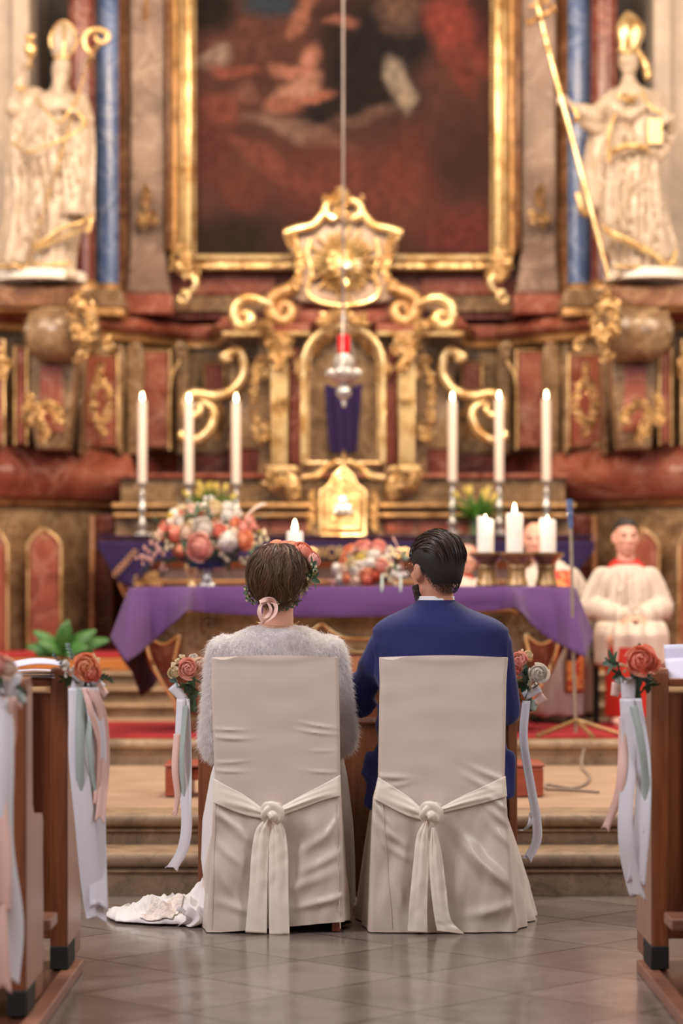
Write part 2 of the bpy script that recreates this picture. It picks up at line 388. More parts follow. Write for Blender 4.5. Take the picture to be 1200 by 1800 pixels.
# ---------------------------------------------------------------- setting
def struct(name, mb, m, **k): return tag(mb.build(name, m, **k), kind='structure')
struct('floor', MB().box(-6, 6, 0.5, 10.40, -.2, 0), M['floor'], smooth=False)
def nosed(name, y, z0, z1, back, m=M['stone'], x=3.2):        # a stone step with a rolled nosing and a shallow fillet below
    h = z1 - z0; n = [(y + .035, z0), (y + .035, z0 + h * .50), (y + .02, z0 + h * .53), (y + .02, z0 + h * .60), (y + .012, z0 + h * .62)]
    for k in range(7):
        a = -PI / 2 + PI * k / 6; n.append((y + .03 - .034 * math.cos(a), z0 + h * .81 + h * .185 * math.sin(a)))
    n += [(y + back, z1), (y + back, z0)]
    return struct(name, MB().prism_yz(n, -x, x), m)
nosed('choir_step', 10.33, 0, .187, .36)
nosed('choir_step', 10.65, .15, .323, .30)
struct('choir_floor', MB().box(-6, 6, 10.9, 13.62, .1, .321), M['tread'], smooth=False)
nosed('sanctuary_step', 13.6, .30, .467, .36, M['stone'], 6)
struct('sanctuary_floor', MB().box(-6, 6, 13.9, 20.8, .2, .465), M['tread'], smooth=False)
tag(MB().box(-3.3, 3.3, 13.72, 15.35, .466, .476).build('red_carpet', M['carpet'], smooth=False), 'red carpet strip lying on the sanctuary floor under the draped altar', 'carpet')
for i, (y, z0, z1) in enumerate([(15.95, .465, .56), (16.25, .56, .655), (16.55, .655, .75)]):
    nosed('altar_step', y, z0, z1, 4.2, M['stone'], 3.0)
tag(MB().box(-3.0, 3.0, 16.86, 17.02, .75, .835).build('wooden_riser', M['woodo'], bevel=.01), 'orange wooden front board of the platform before the high altar', 'riser')
struct('altar_platform', MB().box(-3.0, 3.0, 17.021, 20.6, .75, .84), M['oakd'], smooth=False)
tag(MB().box(-2.98, 2.98, 16.88, 18.6, .842, .858).build('platform_carpet', M['carpet'], smooth=False), 'dark red carpet lying on the high altar platform behind the potted plant', 'carpet')
struct('wall_back', MB().box(-7, 7, 20.9, 21.1, -.1, 9.5), M['wallg'], smooth=False)
for s in (-1, 1):
    a, b = sorted((s * 2.53, s * 4.2)); struct('wall_left' if s < 0 else 'wall_right', MB().box(a, b, 18.85, 20.88, -.1, 9.5), M['wallw'], bevel=.02)
    a, b = sorted((s * 2.42, s * 2.56)); struct('trim_1' if s < 0 else 'trim_2', MB().box(a, b, 18.75, 19.3, -.1, 9.5), M['wallw'], bevel=.02)

# ---------------------------------------------------------------- high altar architecture
FP = [(0, 18.9), (196, 18.9), (203, 19.5), (288, 19.5), (300, 19.45), (372, 19.02), (380, 19.0), (440, 18.78), (600, 18.2), (690, 18.0)]
def Yf(px): return interp([a for a, b in FP], [b for a, b in FP], abs(px - 602))
def Z(py, Y=18.9): return EYE + (HY - py) / F * Y
def foot(xmax=690, xmin=0):
    pts = [(a / F * b, b) for a, b in FP if a <= xmax]
    if xmax not in [a for a, b in FP]: y = Yf(602 + xmax); pts.append((xmax / F * y, y))
    L = [(-x, y) for x, y in reversed(pts)] ; R = pts[1:]
    return L + R
def facade(name, prof, m, parent=None, side=None, xmax=690, xmin=None, back=20.9):
    """sweep a vertical profile [(z, protrusion)] along the altar's footprint; side: -1 / 1 keeps only one wing beyond xmin px"""
    if xmin is None: runs = [foot(xmax)]
    else:
        r = [(xmin / F * Yf(602 + xmin), Yf(602 + xmin))] + [(a / F * b, b) for a, b in FP if a > xmin and a <= xmax]
        if r[-1][0] < xmax / F * Yf(602 + xmax) - .01: r.append((xmax / F * Yf(602 + xmax), Yf(602 + xmax)))
        runs = [[(x * side, y) for x, y in r][::(1 if side > 0 else -1)]]
    mb = MB()
    for run in runs:
        rings = []
        n = len(run)
        for i, (x, y) in enumerate(run):
            a = np.array(run[max(i - 1, 0)]); b = np.array(run[min(i + 1, n - 1)]); t = (b - a) / (np.linalg.norm(b - a) + 1e-9)
            nrm = np.array((t[1], -t[0])); 
            if nrm[1] > 0: nrm = -nrm
            rings.append([(x + nrm[0] * p, y + nrm[1] * p, z) for z, p in prof] + [(x, back, prof[-1][0]), (x, back, prof[0][0])])
        mb.loft(rings)
    return mb.build(name, m, parent, smooth=False)
ret = thing('altar_retable', 'tall marble altarpiece wall of red and olive stone with gilded mouldings behind the candles', 'altarpiece', (0, 20.0, .84))
zc = Z(592)
facade('base_wall', [(.845, .0), (Z(893), .0)], M['green'], ret)
facade('base_moulding', [(Z(893), 0), (Z(893), .05), (Z(888), .07), (Z(884), .03)], M['goldd'], ret)
for s in (-1, 1):
    bot, top = Z(884), Z(792)
    pr = [(bot, 0), (bot, .05), (bot + .03, .09)] + [(bot + .03 + (top - bot - .06) * k / 8, .09 + .10 * math.sin(PI * (k + .5) / 9)) for k in range(9)] + [(top - .03, .08), (top, .04)]
    facade('cushion_frieze', pr, M['red'], ret, side=s, xmin=388)
facade('middle_frieze', [(Z(884), .0), (Z(792), .0)], M['redd'], ret, xmax=388)
facade('predella_wall', [(Z(792), 0), (Z(788), .03), (Z(780), .03), (Z(778), 0), (zc - .02, 0)], M['green'], ret)
facade('cornice_gilding', [(zc - .035, .02), (zc - .03, .09), (zc + .02, .11), (zc + .022, .04)], M['goldd'], ret)
facade('cornice', [(zc + .02, .04), (zc + .03, .14), (zc + .07, .19), (zc + .09, .19), (zc + .10, .14), (zc + .15, .10), (zc + .16, .02)], M['red'], ret)
MB().prism_px([(290, 474), (916, 474), (916, 560), (290, 560)], 19.4, .9).build('attic_wall', M['redd'], ret, smooth=False)
MB().prism_px([(290, -300), (916, -300), (916, 474), (290, 474)], 19.46, .9).build('upper_wall', M['brown'], ret, smooth=False)
for s in (-1, 1): facade('wing_wall', [(zc + .16, -.15), (6.2, -.15)], M['brown'], ret, side=s, xmin=286, xmax=400)
# inset rails of the attic
for a, b, m in ((300, 505, 'green'), (700, 905, 'green')):
    Y = 19.33
    MB().prism_px([(a, 520), (b, 520), (b, 548), (a, 548)], Y, .2).build('attic_rail', M[m], ret, bevel=.01)
    MB().prism_px([(a + 40, 484), (b - 20, 484), (b - 20, 518), (a + 40, 518)], Y + .03, .2).build('attic_panel', M['red'], ret, bevel=.01)
def mir(pts): return [(1206 - p[0],) + tuple(p[1:]) for p in pts]
# pilasters beside the painting
for s in (0, 1):
    mm = mir if s else (lambda q: q)
    def pr(name, pts, Y, d, m, bev=.02): return MB().prism_px(mm(pts), Y, d).build(name, M[m], ret, bevel=bev)
    pr('side_pilaster', [(228, -120), (290, -120), (290, 440), (300, 515), (222, 515), (228, 440)], 19.1, .5, 'grey')
    pr('pilaster_base', [(214, 515), (304, 515), (304, 552), (214, 552)], 18.95, .5, 'red')
    pr('pilaster_edge', [(210, -120), (229, -120), (229, 520), (210, 520)], 19.2, .5, 'brown')
    pr('frame_moulding', [(291, -120), (300, -120), (300, 440), (291, 440)], 19.0, .3, 'brown')
    pr('frame_moulding', [(300, -120), (312, -120), (312, 450), (300, 450)], 19.1, .3, 'goldd')
    pr('cornice_block', [(158, 540), (218, 540), (218, 556), (158, 556)], 18.55, .7, 'goldd')
    pr('column_base', [(118, 508), (214, 508), (220, 540), (112, 540)], 18.6, .7, 'green')
    pr('console_slab', [(-30, 503), (140, 503), (140, 516), (128, 520), (128, 540), (-30, 540)], 17.75, 1.0, 'brown')
    pr('slab_gilding', [(-30, 540), (128, 540), (128, 547), (-30, 547)], 17.8, .9, 'goldd')
    # scroll drum console under the figure
    q = mm([(140, 585), (60, 585)]); a = P(q[0][0], q[0][1], 17.85); b = P(q[1][0], q[1][1], 17.85)
    if s: a, b = a, b
    mb = MB()
    xa, xb = sorted((a.x, b.x)); prof = [(0.02, -.02), (.09, 0), (.10, .04), (.15, .03), (.165, .09), (.185, .12), (.185, xb - xa + .08), (.165, xb - xa + .11), (.15, xb - xa + .17), (.10, xb - xa + .16), (.09, xb - xa + .2), (.02, xb - xa + .22)]
    vs = [(xa - .06 + z, 17.85 + r * math.sin(2 * PI * k / 28), a.z + r * 1.12 * math.cos(2 * PI * k / 28)) for r, z in prof for k in range(28)]
    m_ = len(prof); fs = [(i * 28 + k, i * 28 + (k + 1) % 28, (i + 1) * 28 + (k + 1) % 28, (i + 1) * 28 + k) for i in range(m_ - 1) for k in range(28)] + [tuple(range(28)), tuple((m_ - 1) * 28 + k for k in range(27, -1, -1))]
    MB().add(vs, fs).build('scroll_console', M['green'], ret)
    q = mm([(52, 620), (132, 620), (128, 700), (118, 790), (62, 790), (50, 700)])
    pts = [P(x, y, 18.0) for x, y in q]
    MB().prism([(p.x, p.z) for p in pts], 18.0, 18.6).build('console_shaft', M['green'], ret, bevel=.02)
    pr('console_panel', [(72, 640), (108, 640), (112, 760), (66, 760)], 17.98, .1, 'red', .01)
    # predella side panels: red fields in gilded rails
    def panel(x0, y0, x1, y1, Y, m='red'):
        pr('red_field', [(x0, y0), (x1, y0), (x1, y1), (x0, y1)], Y, .12, m, .01)
        MB().tube_px(mm([(x0 - 3, y0 - 3), (x0 - 3, y1 + 3), (x1 + 3, y1 + 3), (x1 + 3, y0 - 3), (x0 - 3, y0 - 3)]), Y - .01, 2.2, 8).build('field_moulding', M['gold'], ret)
    panel(150, 625, 204, 785, Yf(177) - .10)
    panel(252, 618, 296, 786, Yf(260) - .12)
    panel(29, 612, 44, 780, 18.02)
    panel(362, 640, 392, 690, 19.35)
    panel(-20, 600, 4, 780, 17.95)
    for x0, x1, yy in ((222, 250, 19.0), (310, 330, 19.25), (206, 216, 18.85), (136, 146, 18.5)):
        pr('predella_pilaster', [(x0, 604), (x1, 604), (x1 + 3, 640), (x1, 700), (x1, 800), (x0, 800), (x0, 700), (x0 - 3, 640)], yy - .12, .3, 'green')
    # scroll tops of the predella pilasters
    for cx in (236, 316):
        MB().tube_px(mm([(cx - 9, 614), (cx, 604), (cx + 10, 612), (cx + 7, 624), (cx - 4, 622), (cx, 614)]), 18.95, [5, 6, 6, 5, 4, 3], 8, 24).build('pilaster_scroll', M['green'], ret)
    MB().tube_px(mm([(316, 634), (302, 660), (298, 700), (298, 790)]), 18.95, 2.6, 8, 20).build('field_moulding', M['gold'], ret)
    # base zone: arched red fields
    for x0, x1, yt, Y in ((52, 104, 960, 18.2), (-25, 10, 960, 18.0)):
        c = (x0 + x1) / 2
        out = [(x0, 1150), (x0, yt), (x0 + 8, yt - 14), (c - 8, yt - 22), (c, yt - 28), (c + 8, yt - 22), (x1 - 8, yt - 14), (x1, yt), (x1, 1150)]
        pr('arched_field', out, Y - .03, .2, 'red', .01)
        MB().tube_px(mm([(a - (3 if a < c else -3 if a > c else 0), b - 2) for a, b in out]), Y - .04, 2.6, 8).build('arch_moulding', M['gold'], ret)
    pr('corner_pier', [(157, 905), (166, 905), (166, 1150), (157, 1150)], 18.2, .4, 'brown')
    pr('corner_pier', [(168, 905), (200, 905), (200, 1150), (168, 1150)], 18.55, .4, 'redd')
# gradine: stone steps with gilded edges behind the tall candles
for s_, a, b, y0, y1, Y, m in ((0, 212, 993, 838, 884, 18.35, 'green'), (0, 205, 1000, 832, 840, 18.3, 'red'), (0, 196, 1012, 884, 892, 18.1, 'goldd'),
                              (0, 205, 1003, 892, 902, 18.2, 'brown'), (0, 199, 1008, 902, 909, 18.1, 'goldd'), (0, 203, 1004, 909, 944, 18.2, 'green'), (0, 199, 1008, 940, 946, 18.1, 'brown')):
    MB().prism_px([(a, y0), (b, y0), (b, y1), (a, y1)], Y, .5).build('gradine_moulding' if y1 - y0 < 12 else 'gradine_step', M[m], ret, bevel=.006)
for a, b in ((280, 330), (385, 470), (735, 820), (872, 930), (475, 540), (675, 728)):
    MB().prism_px([(a, 912), (b, 912), (b, 936), (a, 936)], 18.18, .1).build('gradine_panel', M['red'], ret, bevel=.005)
# columns
for s in (-1, 1):
    for kind, cx, r, Y in (('red', 144, 24, 18.75), ('blue', 189, 20, 18.95)):
        c = P(cx if s < 0 else 1206 - cx, 530, Y); rr = r / F * Y
        side = 'left' if s < 0 else 'right'
        t = thing(kind + '_column' if kind == 'blue' else 'red_column', f'{"smooth blue marble" if kind == "blue" else "dark red marble"} column {side} of the altar painting, {"beside the grey pilaster" if kind == "blue" else "behind the bishop statue"}', 'column', (c.x, Y, Z(508, 18.6)))
        z0 = Z(508, 18.6)
        MB().lathe([(rr, z0 + .06), (rr, z0 + 2.2), (rr * .93, 6.3)], (c.x, Y, 0), 28).build('shaft', M['redd' if kind == 'red' else 'blue'], t)
        MB().lathe([(rr * 1.25, z0), (rr * 1.25, z0 + .03), (rr * 1.12, z0 + .045), (rr * 1.18, z0 + .065), (rr, z0 + .08)], (c.x, Y, 0), 28).build('base', M['goldd'], t)
# ---------------------------------------------------------------- gilded ornament
def spiral(cx, cy, r0, r1, a0, a1, n=14):
    return [(cx + (r0 + (r1 - r0) * k / n) * math.cos(a0 + (a1 - a0) * k / n), cy + (r0 + (r1 - r0) * k / n) * math.sin(a0 + (a1 - a0) * k / n)) for k in range(n + 1)]
def rocaille(mb, pts, Y, r, seed=0, dens=1.0):
    """carved foliage along a px path: curled leaves, beads and shells"""
    R = random.Random(seed); pth = catmull(pts, max(3, int(len(pts) * 4 * dens))) if len(pts) > 2 else pts
    for (x, y) in [tuple(p[:2]) for p in pth]:
        k = Y / F
        for _ in range(2):
            a = R.uniform(0, 2 * PI); q = r * R.uniform(.5, 1.0)
            cx, cy = x + R.uniform(-.5, .5) * r, y + R.uniform(-.5, .5) * r
            sp = spiral(cx, cy, q, q * .25, a, a + R.choice((-1, 1)) * 4.2, 8)
            mb.tube([P(u, v, Y - R.uniform(.0, .05) - .012 * i * .3) for i, (u, v) in enumerate(sp)], [q * .30 * k * (1 - .06 * i) for i in range(9)], 6)
        if R.random() < .8:
            mb.ell(P(x + R.uniform(-.6, .6) * r, y + R.uniform(-.6, .6) * r, Y - .04), (r * .36 * k, r * .36 * k, r * .42 * k), seg=8, rings=5)
    return mb
def gilt(name, label, pts_list, Y, r, seed, m='gold', both=None, cat='ornament'):
    """a top-level carved ornament; mirrored twin when both labels are given"""
    for s in ((0, 1) if both else (0,)):
        mb = MB()
        for j, pts in enumerate(pts_list):
            q = mir(pts) if s else pts
            rocaille(mb, q, Y if not callable(Y) else Y(q[0][0]), r, seed + j)
        o = mb.build(name, M[m]); tag(o, both[s] if both else label, cat)

# altar painting with its frame
def noise2(x, y, s, o=0): return noise.noise(Vector((x * s, y * s, o)))
def painting():
    t = thing('altar_painting', 'huge dark red-brown baroque oil painting of figures among clouds in a gilded frame', 'painting', P(603, 470, 19.25))
    W, Hh = 190, 200; Y = 19.24
    x0, x1, y0, y1 = 344, 866, -190, 450
    me = MB().grid(lambda u, v: P(x0 + (x1 - x0) * u, y1 + (y0 - y1) * v, Y), W, Hh).mesh(wloc(t))
    blobs = []   # px, py, rx, ry, angle, colour, strength
    def B(x, y, rx, ry, a, c, s=1): blobs.append((x, y, rx, ry, math.radians(a), np.array(hexc(c)[:3]), s))
    B(430, 70, 60, 55, 0, '6E4030', .8); B(370, 20, 40, 40, 0, '241A18'); B(475, 8, 45, 22, 10, '2C4250', .9)
    B(640, 110, 75, 100, 0, '241A1C', 1); B(700, 60, 60, 60, 20, '221C20', 1); B(620, 180, 100, 30, -8, '241A1A', 1); B(560, 200, 50, 16, -20, '241A1A', 1)
    B(375, 105, 28, 16, -25, 'A88C78', .9); B(410, 125, 40, 10, 8, 'A0503C', .9); B(545, 105, 16, 22, 20, 'C07A60'); B(520, 130, 40, 12, 15, 'B8705A')
    B(518, 165, 45, 20, -28, 'C88870'); B(555, 172, 32, 8, -12, 'B86A50'); B(500, 185, 30, 12, 20, 'A05640', .8); B(530, 25, 14, 36, 30, 'B06A50', .9); B(600, 38, 22, 8, 0, 'B06850', .8)
    B(705, 150, 16, 40, -18, 'B09A84', .95); B(712, 170, 20, 18, 0, 'A89078', .8); B(700, 20, 36, 30, 20, '86604A', .7)
    B(790, 45, 36, 50, -20, 'A04030', .9); B(835, 60, 22, 60, -15, '90382A', .8); B(810, 130, 16, 40, -30, '8A3628', .7); B(845, 120, 18, 14, 0, '94402E', .7)
    B(500, 225, 60, 14, 18, '9A7460', .8); B(640, 205, 50, 12, -12, '8A6450', .7); B(560, 235, 60, 12, 20, '8A6450', .6)
    B(390, 190, 34, 22, 20, '9A4A38', .7); B(430, 165, 22, 16, 0, '9A6050', .6); B(450, 270, 60, 16, 35, '944838', .7); B(500, 310, 70, 12, 22, '8A4634', .6)
    B(420, 330, 40, 30, 40, '8A3C2E', .5); B(370, 260, 30, 60, 0, '7A342A', .5); B(400, 420, 90, 40, 0, '2C1E1A', .8); B(620, 330, 120, 60, 10, '84382C', .6); B(720, 290, 40, 60, 0, '8A3A2C', .5)
    B(800, 270, 50, 70, 0, '3C2018', .5); B(820, 410, 70, 40, 0, '84302A', .7); B(850, 20, 20, 60, 0, '2A201C', .6); B(690, 235, 80, 30, 5, '5A3224', .5)
    c = co(me); at = me.color_attributes.new('paint', 'FLOAT_COLOR', 'POINT'); out = np.ones((len(c), 4), 'f')
    base = np.array(hexc('5E3628')[:3])
    for i in range(len(c)):
        u, v = i % (W + 1) / W, i // (W + 1) / Hh; x = x0 + (x1 - x0) * u; y = y1 + (y0 - y1) * v
        dx = 14 * noise2(x, y, .02, 3); dy = 14 * noise2(x, y, .02, 9); dx += 3 * noise2(x, y, .07, 1); dy += 3 * noise2(x, y, .07, 5)
        col = base * (1 + .35 * noise2(x, y, .012, 2) + .2 * noise2(x, y, .04, 7))
        for bx, by, rx, ry, a, cc, s in blobs:
            X, Yy = x + dx - bx, y + dy - by; ca, sa = math.cos(a), math.sin(a)
            d = ((X * ca + Yy * sa) / rx) ** 2 + ((-X * sa + Yy * ca) / ry) ** 2
            if d < 2.4: k = s * min(1, max(0, (2.4 - d) / 2.0)) ** 1.4; col = col * (1 - k) + cc * k * (1 + .5 * noise2(x, y, .06, bx) + .3 * noise2(x, y, .14, by))
        g_ = col.mean(); out[i, :3] = np.clip((col * .84 + g_ * .16) * .55, 0, 1)
    at.data.foreach_set('color', out.ravel())
    tt = NT('oil_painting'); a = tt.n('Attribute'); a.attribute_name = 'paint'; tt.l(a.outputs['Color'], tt.b.inputs['Base Color']); tt.set(Roughness=.75, Specular_IOR_Level=.15)
    tt.bump(tt.noise(90, 3), .2, .004)
    link('canvas', me, tt.m, t)
    # frame sides as members of the frame
    for s in (0, 1):
        q = (lambda z: mir(z)) if s else (lambda z: z)
        MB().prism_px(q([(313, -190), (324, -190), (324, 446), (313, 446)]), 19.12, .2).build('frame_side', M['goldp'], t, bevel=.02)
        MB().prism_px(q([(324, -190), (338, -190), (338, 460), (324, 460)]), 19.17, .15).build('frame_side', M['goldp'], t, bevel=.02)
        mb = MB(); 
        for i in range(90):
            x, y = (342, -180 + i * 7); x = 1206 - x if s else x
            mb.ell(P(x, y, 19.15), (.016, .02, .013), seg=8, rings=5)
            x = 1206 - 318 if s else 318; mb.ell(P(x, y, 19.11), (.013, .016, .015), seg=8, rings=5)
        mb.build('bead_row', M['goldp'], t)
        mb = MB(); rocaille(mb, q([(320, 440), (330, 455), (318, 470), (335, 478), (312, 452)]), 19.08, 14, 31 + s)
        mb.build('corner_carving', M['gold'], t)
        MB().tube_px(q([(322, 488), (338, 484), (344, 498), (336, 512), (322, 514)] + spiral(320, 524, 12, 3, -1.2, 4.5, 10)), 19.05, [6, 7, 7, 6, 6, 6, 6, 6, 5, 5, 5, 5, 4, 4, 4, 4], 10, 60).build('corner_scroll', M['goldp'], t)
    MB().prism_px([(338, 446), (868, 446), (868, 458), (338, 458)], 19.14, .2).build('frame_bottom', M['goldp'], t, bevel=.02)
    MB().prism_px([(330, 458), (876, 458), (876, 474), (330, 474)], 19.18, .2).build('frame_bottom', M['gold'], t, bevel=.02)
painting()

# tabernacle shrine in the middle
sh = thing('altar_shrine', 'richly gilded niche shrine with arch, scrolls and sunburst in the centre of the altarpiece', 'shrine', P(603, 900, 18.7))
SY = 18.62
def both(fn):
    fn(lambda q: q); fn(mir)
MB().prism_px([(455, 595), (750, 595), (750, 880), (455, 880)], SY + .12, .5).build('shrine_wall', M['green'], sh)
for a_, b_ in ((400, 545), (661, 805)):
    MB().prism_px([(a_, 568), (b_, 568), (b_, 582), (a_, 582)], SY - .05, .5).build('shrine_cornice', M['red'], sh, bevel=.01)
    MB().prism_px([(a_ - 10 * (a_ < 500), 582), (b_ + 10 * (b_ > 700), 582), (b_ + 10 * (b_ > 700), 590), (a_ - 10 * (a_ < 500), 590)], SY - .10, .5).build('cornice_gilding', M['goldp'], sh, bevel=.01)
MB().prism_px([(440, 545), (766, 545), (766, 568), (440, 568)], SY + .05, .4).build('shrine_attic', M['redd'], sh, bevel=.01)
arch = [(538, 812), (538, 640)] + [(603 + 65 * math.cos(PI + PI * k / 14), 640 + 62 * math.sin(PI + PI * k / 14)) for k in range(1, 14)] + [(668, 640), (668, 812)]
MB().prism_px(arch, SY + .09, .1).build('niche_back', M['green'], sh)
MB().tube_px([(533, 815), (533, 640)] + [(603 + 70 * math.cos(PI + PI * k / 14), 640 + 68 * math.sin(PI + PI * k / 14)) for k in range(1, 14)] + [(673, 640), (673, 815)], SY - .12, 6, 10).build('niche_arch', M['goldp'], sh)
MB().tube_px([(541, 812), (541, 650)] + [(603 + 61 * math.cos(PI + PI * k / 14), 645 + 58 * math.sin(PI + PI * k / 14)) for k in range(1, 14)] + [(665, 650), (665, 812)], SY + .03, 2.6, 8).build('arch_fillet', M['gold'], sh)
MB().tube_px([(528, 814), (678, 814)], SY, 4, 8).build('niche_sill', M['goldp'], sh)
def half(q):
    MB().prism_px(q([(508, 610), (527, 610), (527, 815), (508, 815)]), SY + .02, .3).build('red_strip', M['redd'], sh, bevel=.01)
    mb = MB()
    for x in (480, 490, 500): mb.tube_px(q([(x, 640), (x + 1, 816)]), SY - .05, [5.5, 4.6], 10)
    mb.prism_px(q([(476, 640), (508, 640), (505, 816), (478, 816)]), SY - .04, .2); mb.build('gilded_pilaster', M['goldp'], sh)
    mb = MB(); rocaille(mb, q([(475, 602), (490, 598), (506, 602), (500, 618), (484, 620), (490, 632), (497, 640)]), SY - .08, 12, 5); mb.prism_px(q([(470, 592), (512, 592), (508, 600), (474, 600)]), SY - .12, .2)
    mb.build('pilaster_capital', M['gold'], sh)
    mb = MB(); rocaille(mb, q([(484, 700), (492, 712), (500, 700)]), SY - .08, 6, 8); mb.build('pilaster_band', M['goldp'], sh)
    mb = MB(); rocaille(mb, q([(462, 630), (452, 655), (446, 690), (448, 730), (452, 765), (462, 770), (470, 745)]), SY + .02, 9, 11); rocaille(mb, q([(466, 640), (470, 660)]), SY + .02, 8, 12)
    mb.build('side_garland', M['gold'], sh)
    mb = MB(); rocaille(mb, q([(532, 635), (530, 650), (534, 665)]), SY - .05, 11, 14); mb.build('impost_carving', M['gold'], sh)
    mb = MB(); mb.prism_px(q([(466, 818), (520, 818), (524, 830), (470, 832)]), SY - .42, .5); mb.build('pilaster_foot', M['gold'], sh, bevel=.01)
    mb = MB(); rocaille(mb, q([(472, 838), (484, 850), (498, 845), (510, 856), (516, 870)]), SY - .42, 10, 17); mb.tube_px(q([(505, 832), (518, 845), (522, 862), (512, 878)]), SY - .38, [7, 8, 7, 9], 10, 20)
    mb.build('foot_carving', M['gold'], sh)
    MB().prism_px(q([(462, 820), (530, 820), (530, 882), (500, 882), (470, 862)]), SY - .34, .4).build('shrine_foot', M['brown'], sh, bevel=.01)
    # pediment line over the tabernacle
    MB().tube_px(q([(530, 840), (555, 836), (572, 822), (590, 812), (603, 815)]), SY - .44, [5, 6, 5, 5, 5], 8, 24).build('pediment_scroll', M['goldp'], sh)
    # great scrolls above the cornice
    MB().tube_px(q([(478, 536), (462, 530), (445, 524), (428, 526), (414, 538)] + spiral(429, 558, 19, 5, PI * 1.15, -PI * .9, 14)), SY - .1, [5, 8, 9, 10, 10, 10, 10, 10, 11, 11, 11, 11, 11, 10, 9, 8, 7, 6, 5, 5], 12, 90).build('volute', M['goldp'], sh)
    MB().tube_px(q([(522, 500), (508, 510), (486, 518), (472, 532)] + spiral(498, 545, 22, 5, PI * .95, -PI * 1.2, 14)), SY - .03, [12, 13, 13, 13, 13, 13, 12, 12, 11, 11, 10, 9, 9, 8, 7, 7, 6, 6, 6], 12, 90).build('volute', M['goldd'], sh)
    mb = MB(); rocaille(mb, q([(462, 566), (470, 574), (455, 574)]), SY - .12, 8, 23); mb.build('cornice_rosette', M['gold'], sh)
    # S scroll beside the shrine
    MB().tube_px(q(spiral(402, 626, 3, 10, PI * 2.2, PI * 1.2 + 2 * PI - .6, 6) + [(420, 616), (429, 640), (426, 664), (408, 686), (380, 696), (352, 692)] + spiral(342, 716, 24, 5, -PI / 2, -PI * 2.4, 12)), 18.78, [5, 6, 6, 6, 6, 7, 7, 8, 9, 9, 9, 9, 9, 9, 10, 10, 10, 9, 9, 8, 8, 7, 7, 6, 5, 5, 4], 12, 110).build('side_scroll', M['goldp'], sh)
    MB().tube_px(q([(352, 706), (372, 716), (376, 735), (366, 758), (346, 772), (326, 772), (318, 764), (322, 758)]), 18.76, [5, 8, 9, 10, 9, 8, 7, 5], 12, 50).build('side_scroll', M['goldp'], sh)
    mb = MB(); rocaille(mb, q([(385, 715), (390, 740), (380, 765)]), 19.1, 8, 27); mb.build('scroll_leaf', M['goldd'], sh)
    # crown silhouette
    out = [(603, 345), (578, 352), (566, 374), (548, 392), (520, 398), (497, 406), (497, 416), (506, 418), (508, 440), (522, 456), (524, 482), (512, 506), (505, 528), (603, 536)]
    MB().prism_px(q(out), SY + .02, .25).build('crown_panel', M['grey'], sh, bevel=.02)
    MB().tube_px(q([(590, 352), (576, 358), (566, 378), (548, 396), (522, 402), (500, 410)]), SY - .08, [7, 7, 7, 7, 7, 8], 10, 40).build('crown_moulding', M['goldp'], sh)
    MB().tube_px(q([(588, 384), (576, 378), (572, 366)]), SY - .1, [8, 7, 5], 10, 20).build('crown_scroll', M['goldp'], sh)
    mb = MB(); rocaille(mb, q([(512, 414), (518, 428), (524, 444), (528, 462), (526, 484), (516, 508)]), SY - .06, 9, 29); mb.build('crown_carving', M['gold'], sh)
    MB().tube_px(q([(545, 420), (540, 450), (548, 480), (540, 512), (560, 530), (603, 538)]), SY - .02, 4, 8, 40).build('crown_fillet', M['goldp'], sh)
both(half)
mb = MB(); rocaille(mb, [(603, 334), (592, 346), (614, 346), (603, 360), (596, 378), (610, 378), (575, 352), (632, 352)], SY - .06, 8, 41); mb.tube_px([(603, 330), (603, 384)], SY - .05, [5, 9], 10); mb.build('finial', M['goldp'], sh)
mb = MB(); rocaille(mb, [(565, 568), (580, 560), (603, 552), (626, 560), (641, 568)], SY - .16, 11, 43, 1.4); mb.build('arch_crest', M['gold'], sh)
mb = MB(); rocaille(mb, [(552, 620), (560, 605), (580, 592), (603, 588), (628, 592), (646, 605), (654, 620)], SY + .06, 9, 47); mb.build('niche_carving', M['goldd'], sh)
# sunburst
mb = MB()
for i in range(40):
    a = 2 * PI * i / 40; r1 = (62 if i % 2 else 50) * (1.0 + .12 * math.sin(i * 2.3)); w_ = .05
    c = (603, 462); d = (math.cos(a), math.sin(a)); e = (-d[1], d[0])
    b1 = P(c[0] + d[0] * 10 + e[0] * 2, c[1] + d[1] * 10 + e[1] * 2, SY - .08); b2 = P(c[0] + d[0] * 10 - e[0] * 2, c[1] + d[1] * 10 - e[1] * 2, SY - .08)
    t1 = P(c[0] + d[0] * r1 + e[0] * 3, c[1] + d[1] * r1 + e[1] * 3, SY - .03); t2 = P(c[0] + d[0] * r1 - e[0] * 3, c[1] + d[1] * r1 - e[1] * 3, SY - .03); mid = P(c[0] + d[0] * r1 * .6, c[1] + d[1] * r1 * .6, SY - .11)
    bk = P(c[0] + d[0] * r1 * .6, c[1] + d[1] * r1 * .6, SY)
    mb.add([b1, b2, t2, t1, mid, bk], [(0, 1, 4), (1, 2, 4), (2, 3, 4), (3, 0, 4), (1, 0, 5), (2, 1, 5), (3, 2, 5), (0, 3, 5)])
mb.build('sunburst_rays', M['goldp'], sh, smooth=False)
mb = MB(); 
for i in range(26):
    a = rnd.uniform(0, 2 * PI); r = rnd.uniform(2, 26); mb.ell(P(603 + r * math.cos(a), 462 + r * .9 * math.sin(a), SY - .12), (.035, .04, .028), seg=10, rings=6)
mb.build('sunburst_cloud', M['goldp'], sh)
MB().lathe([(.001, .02), (.06, .0), (.065, -.02), (.03, -.04)], P(606, 468, SY - .17), 20).build('sunburst_dish', M['silver'], sh)

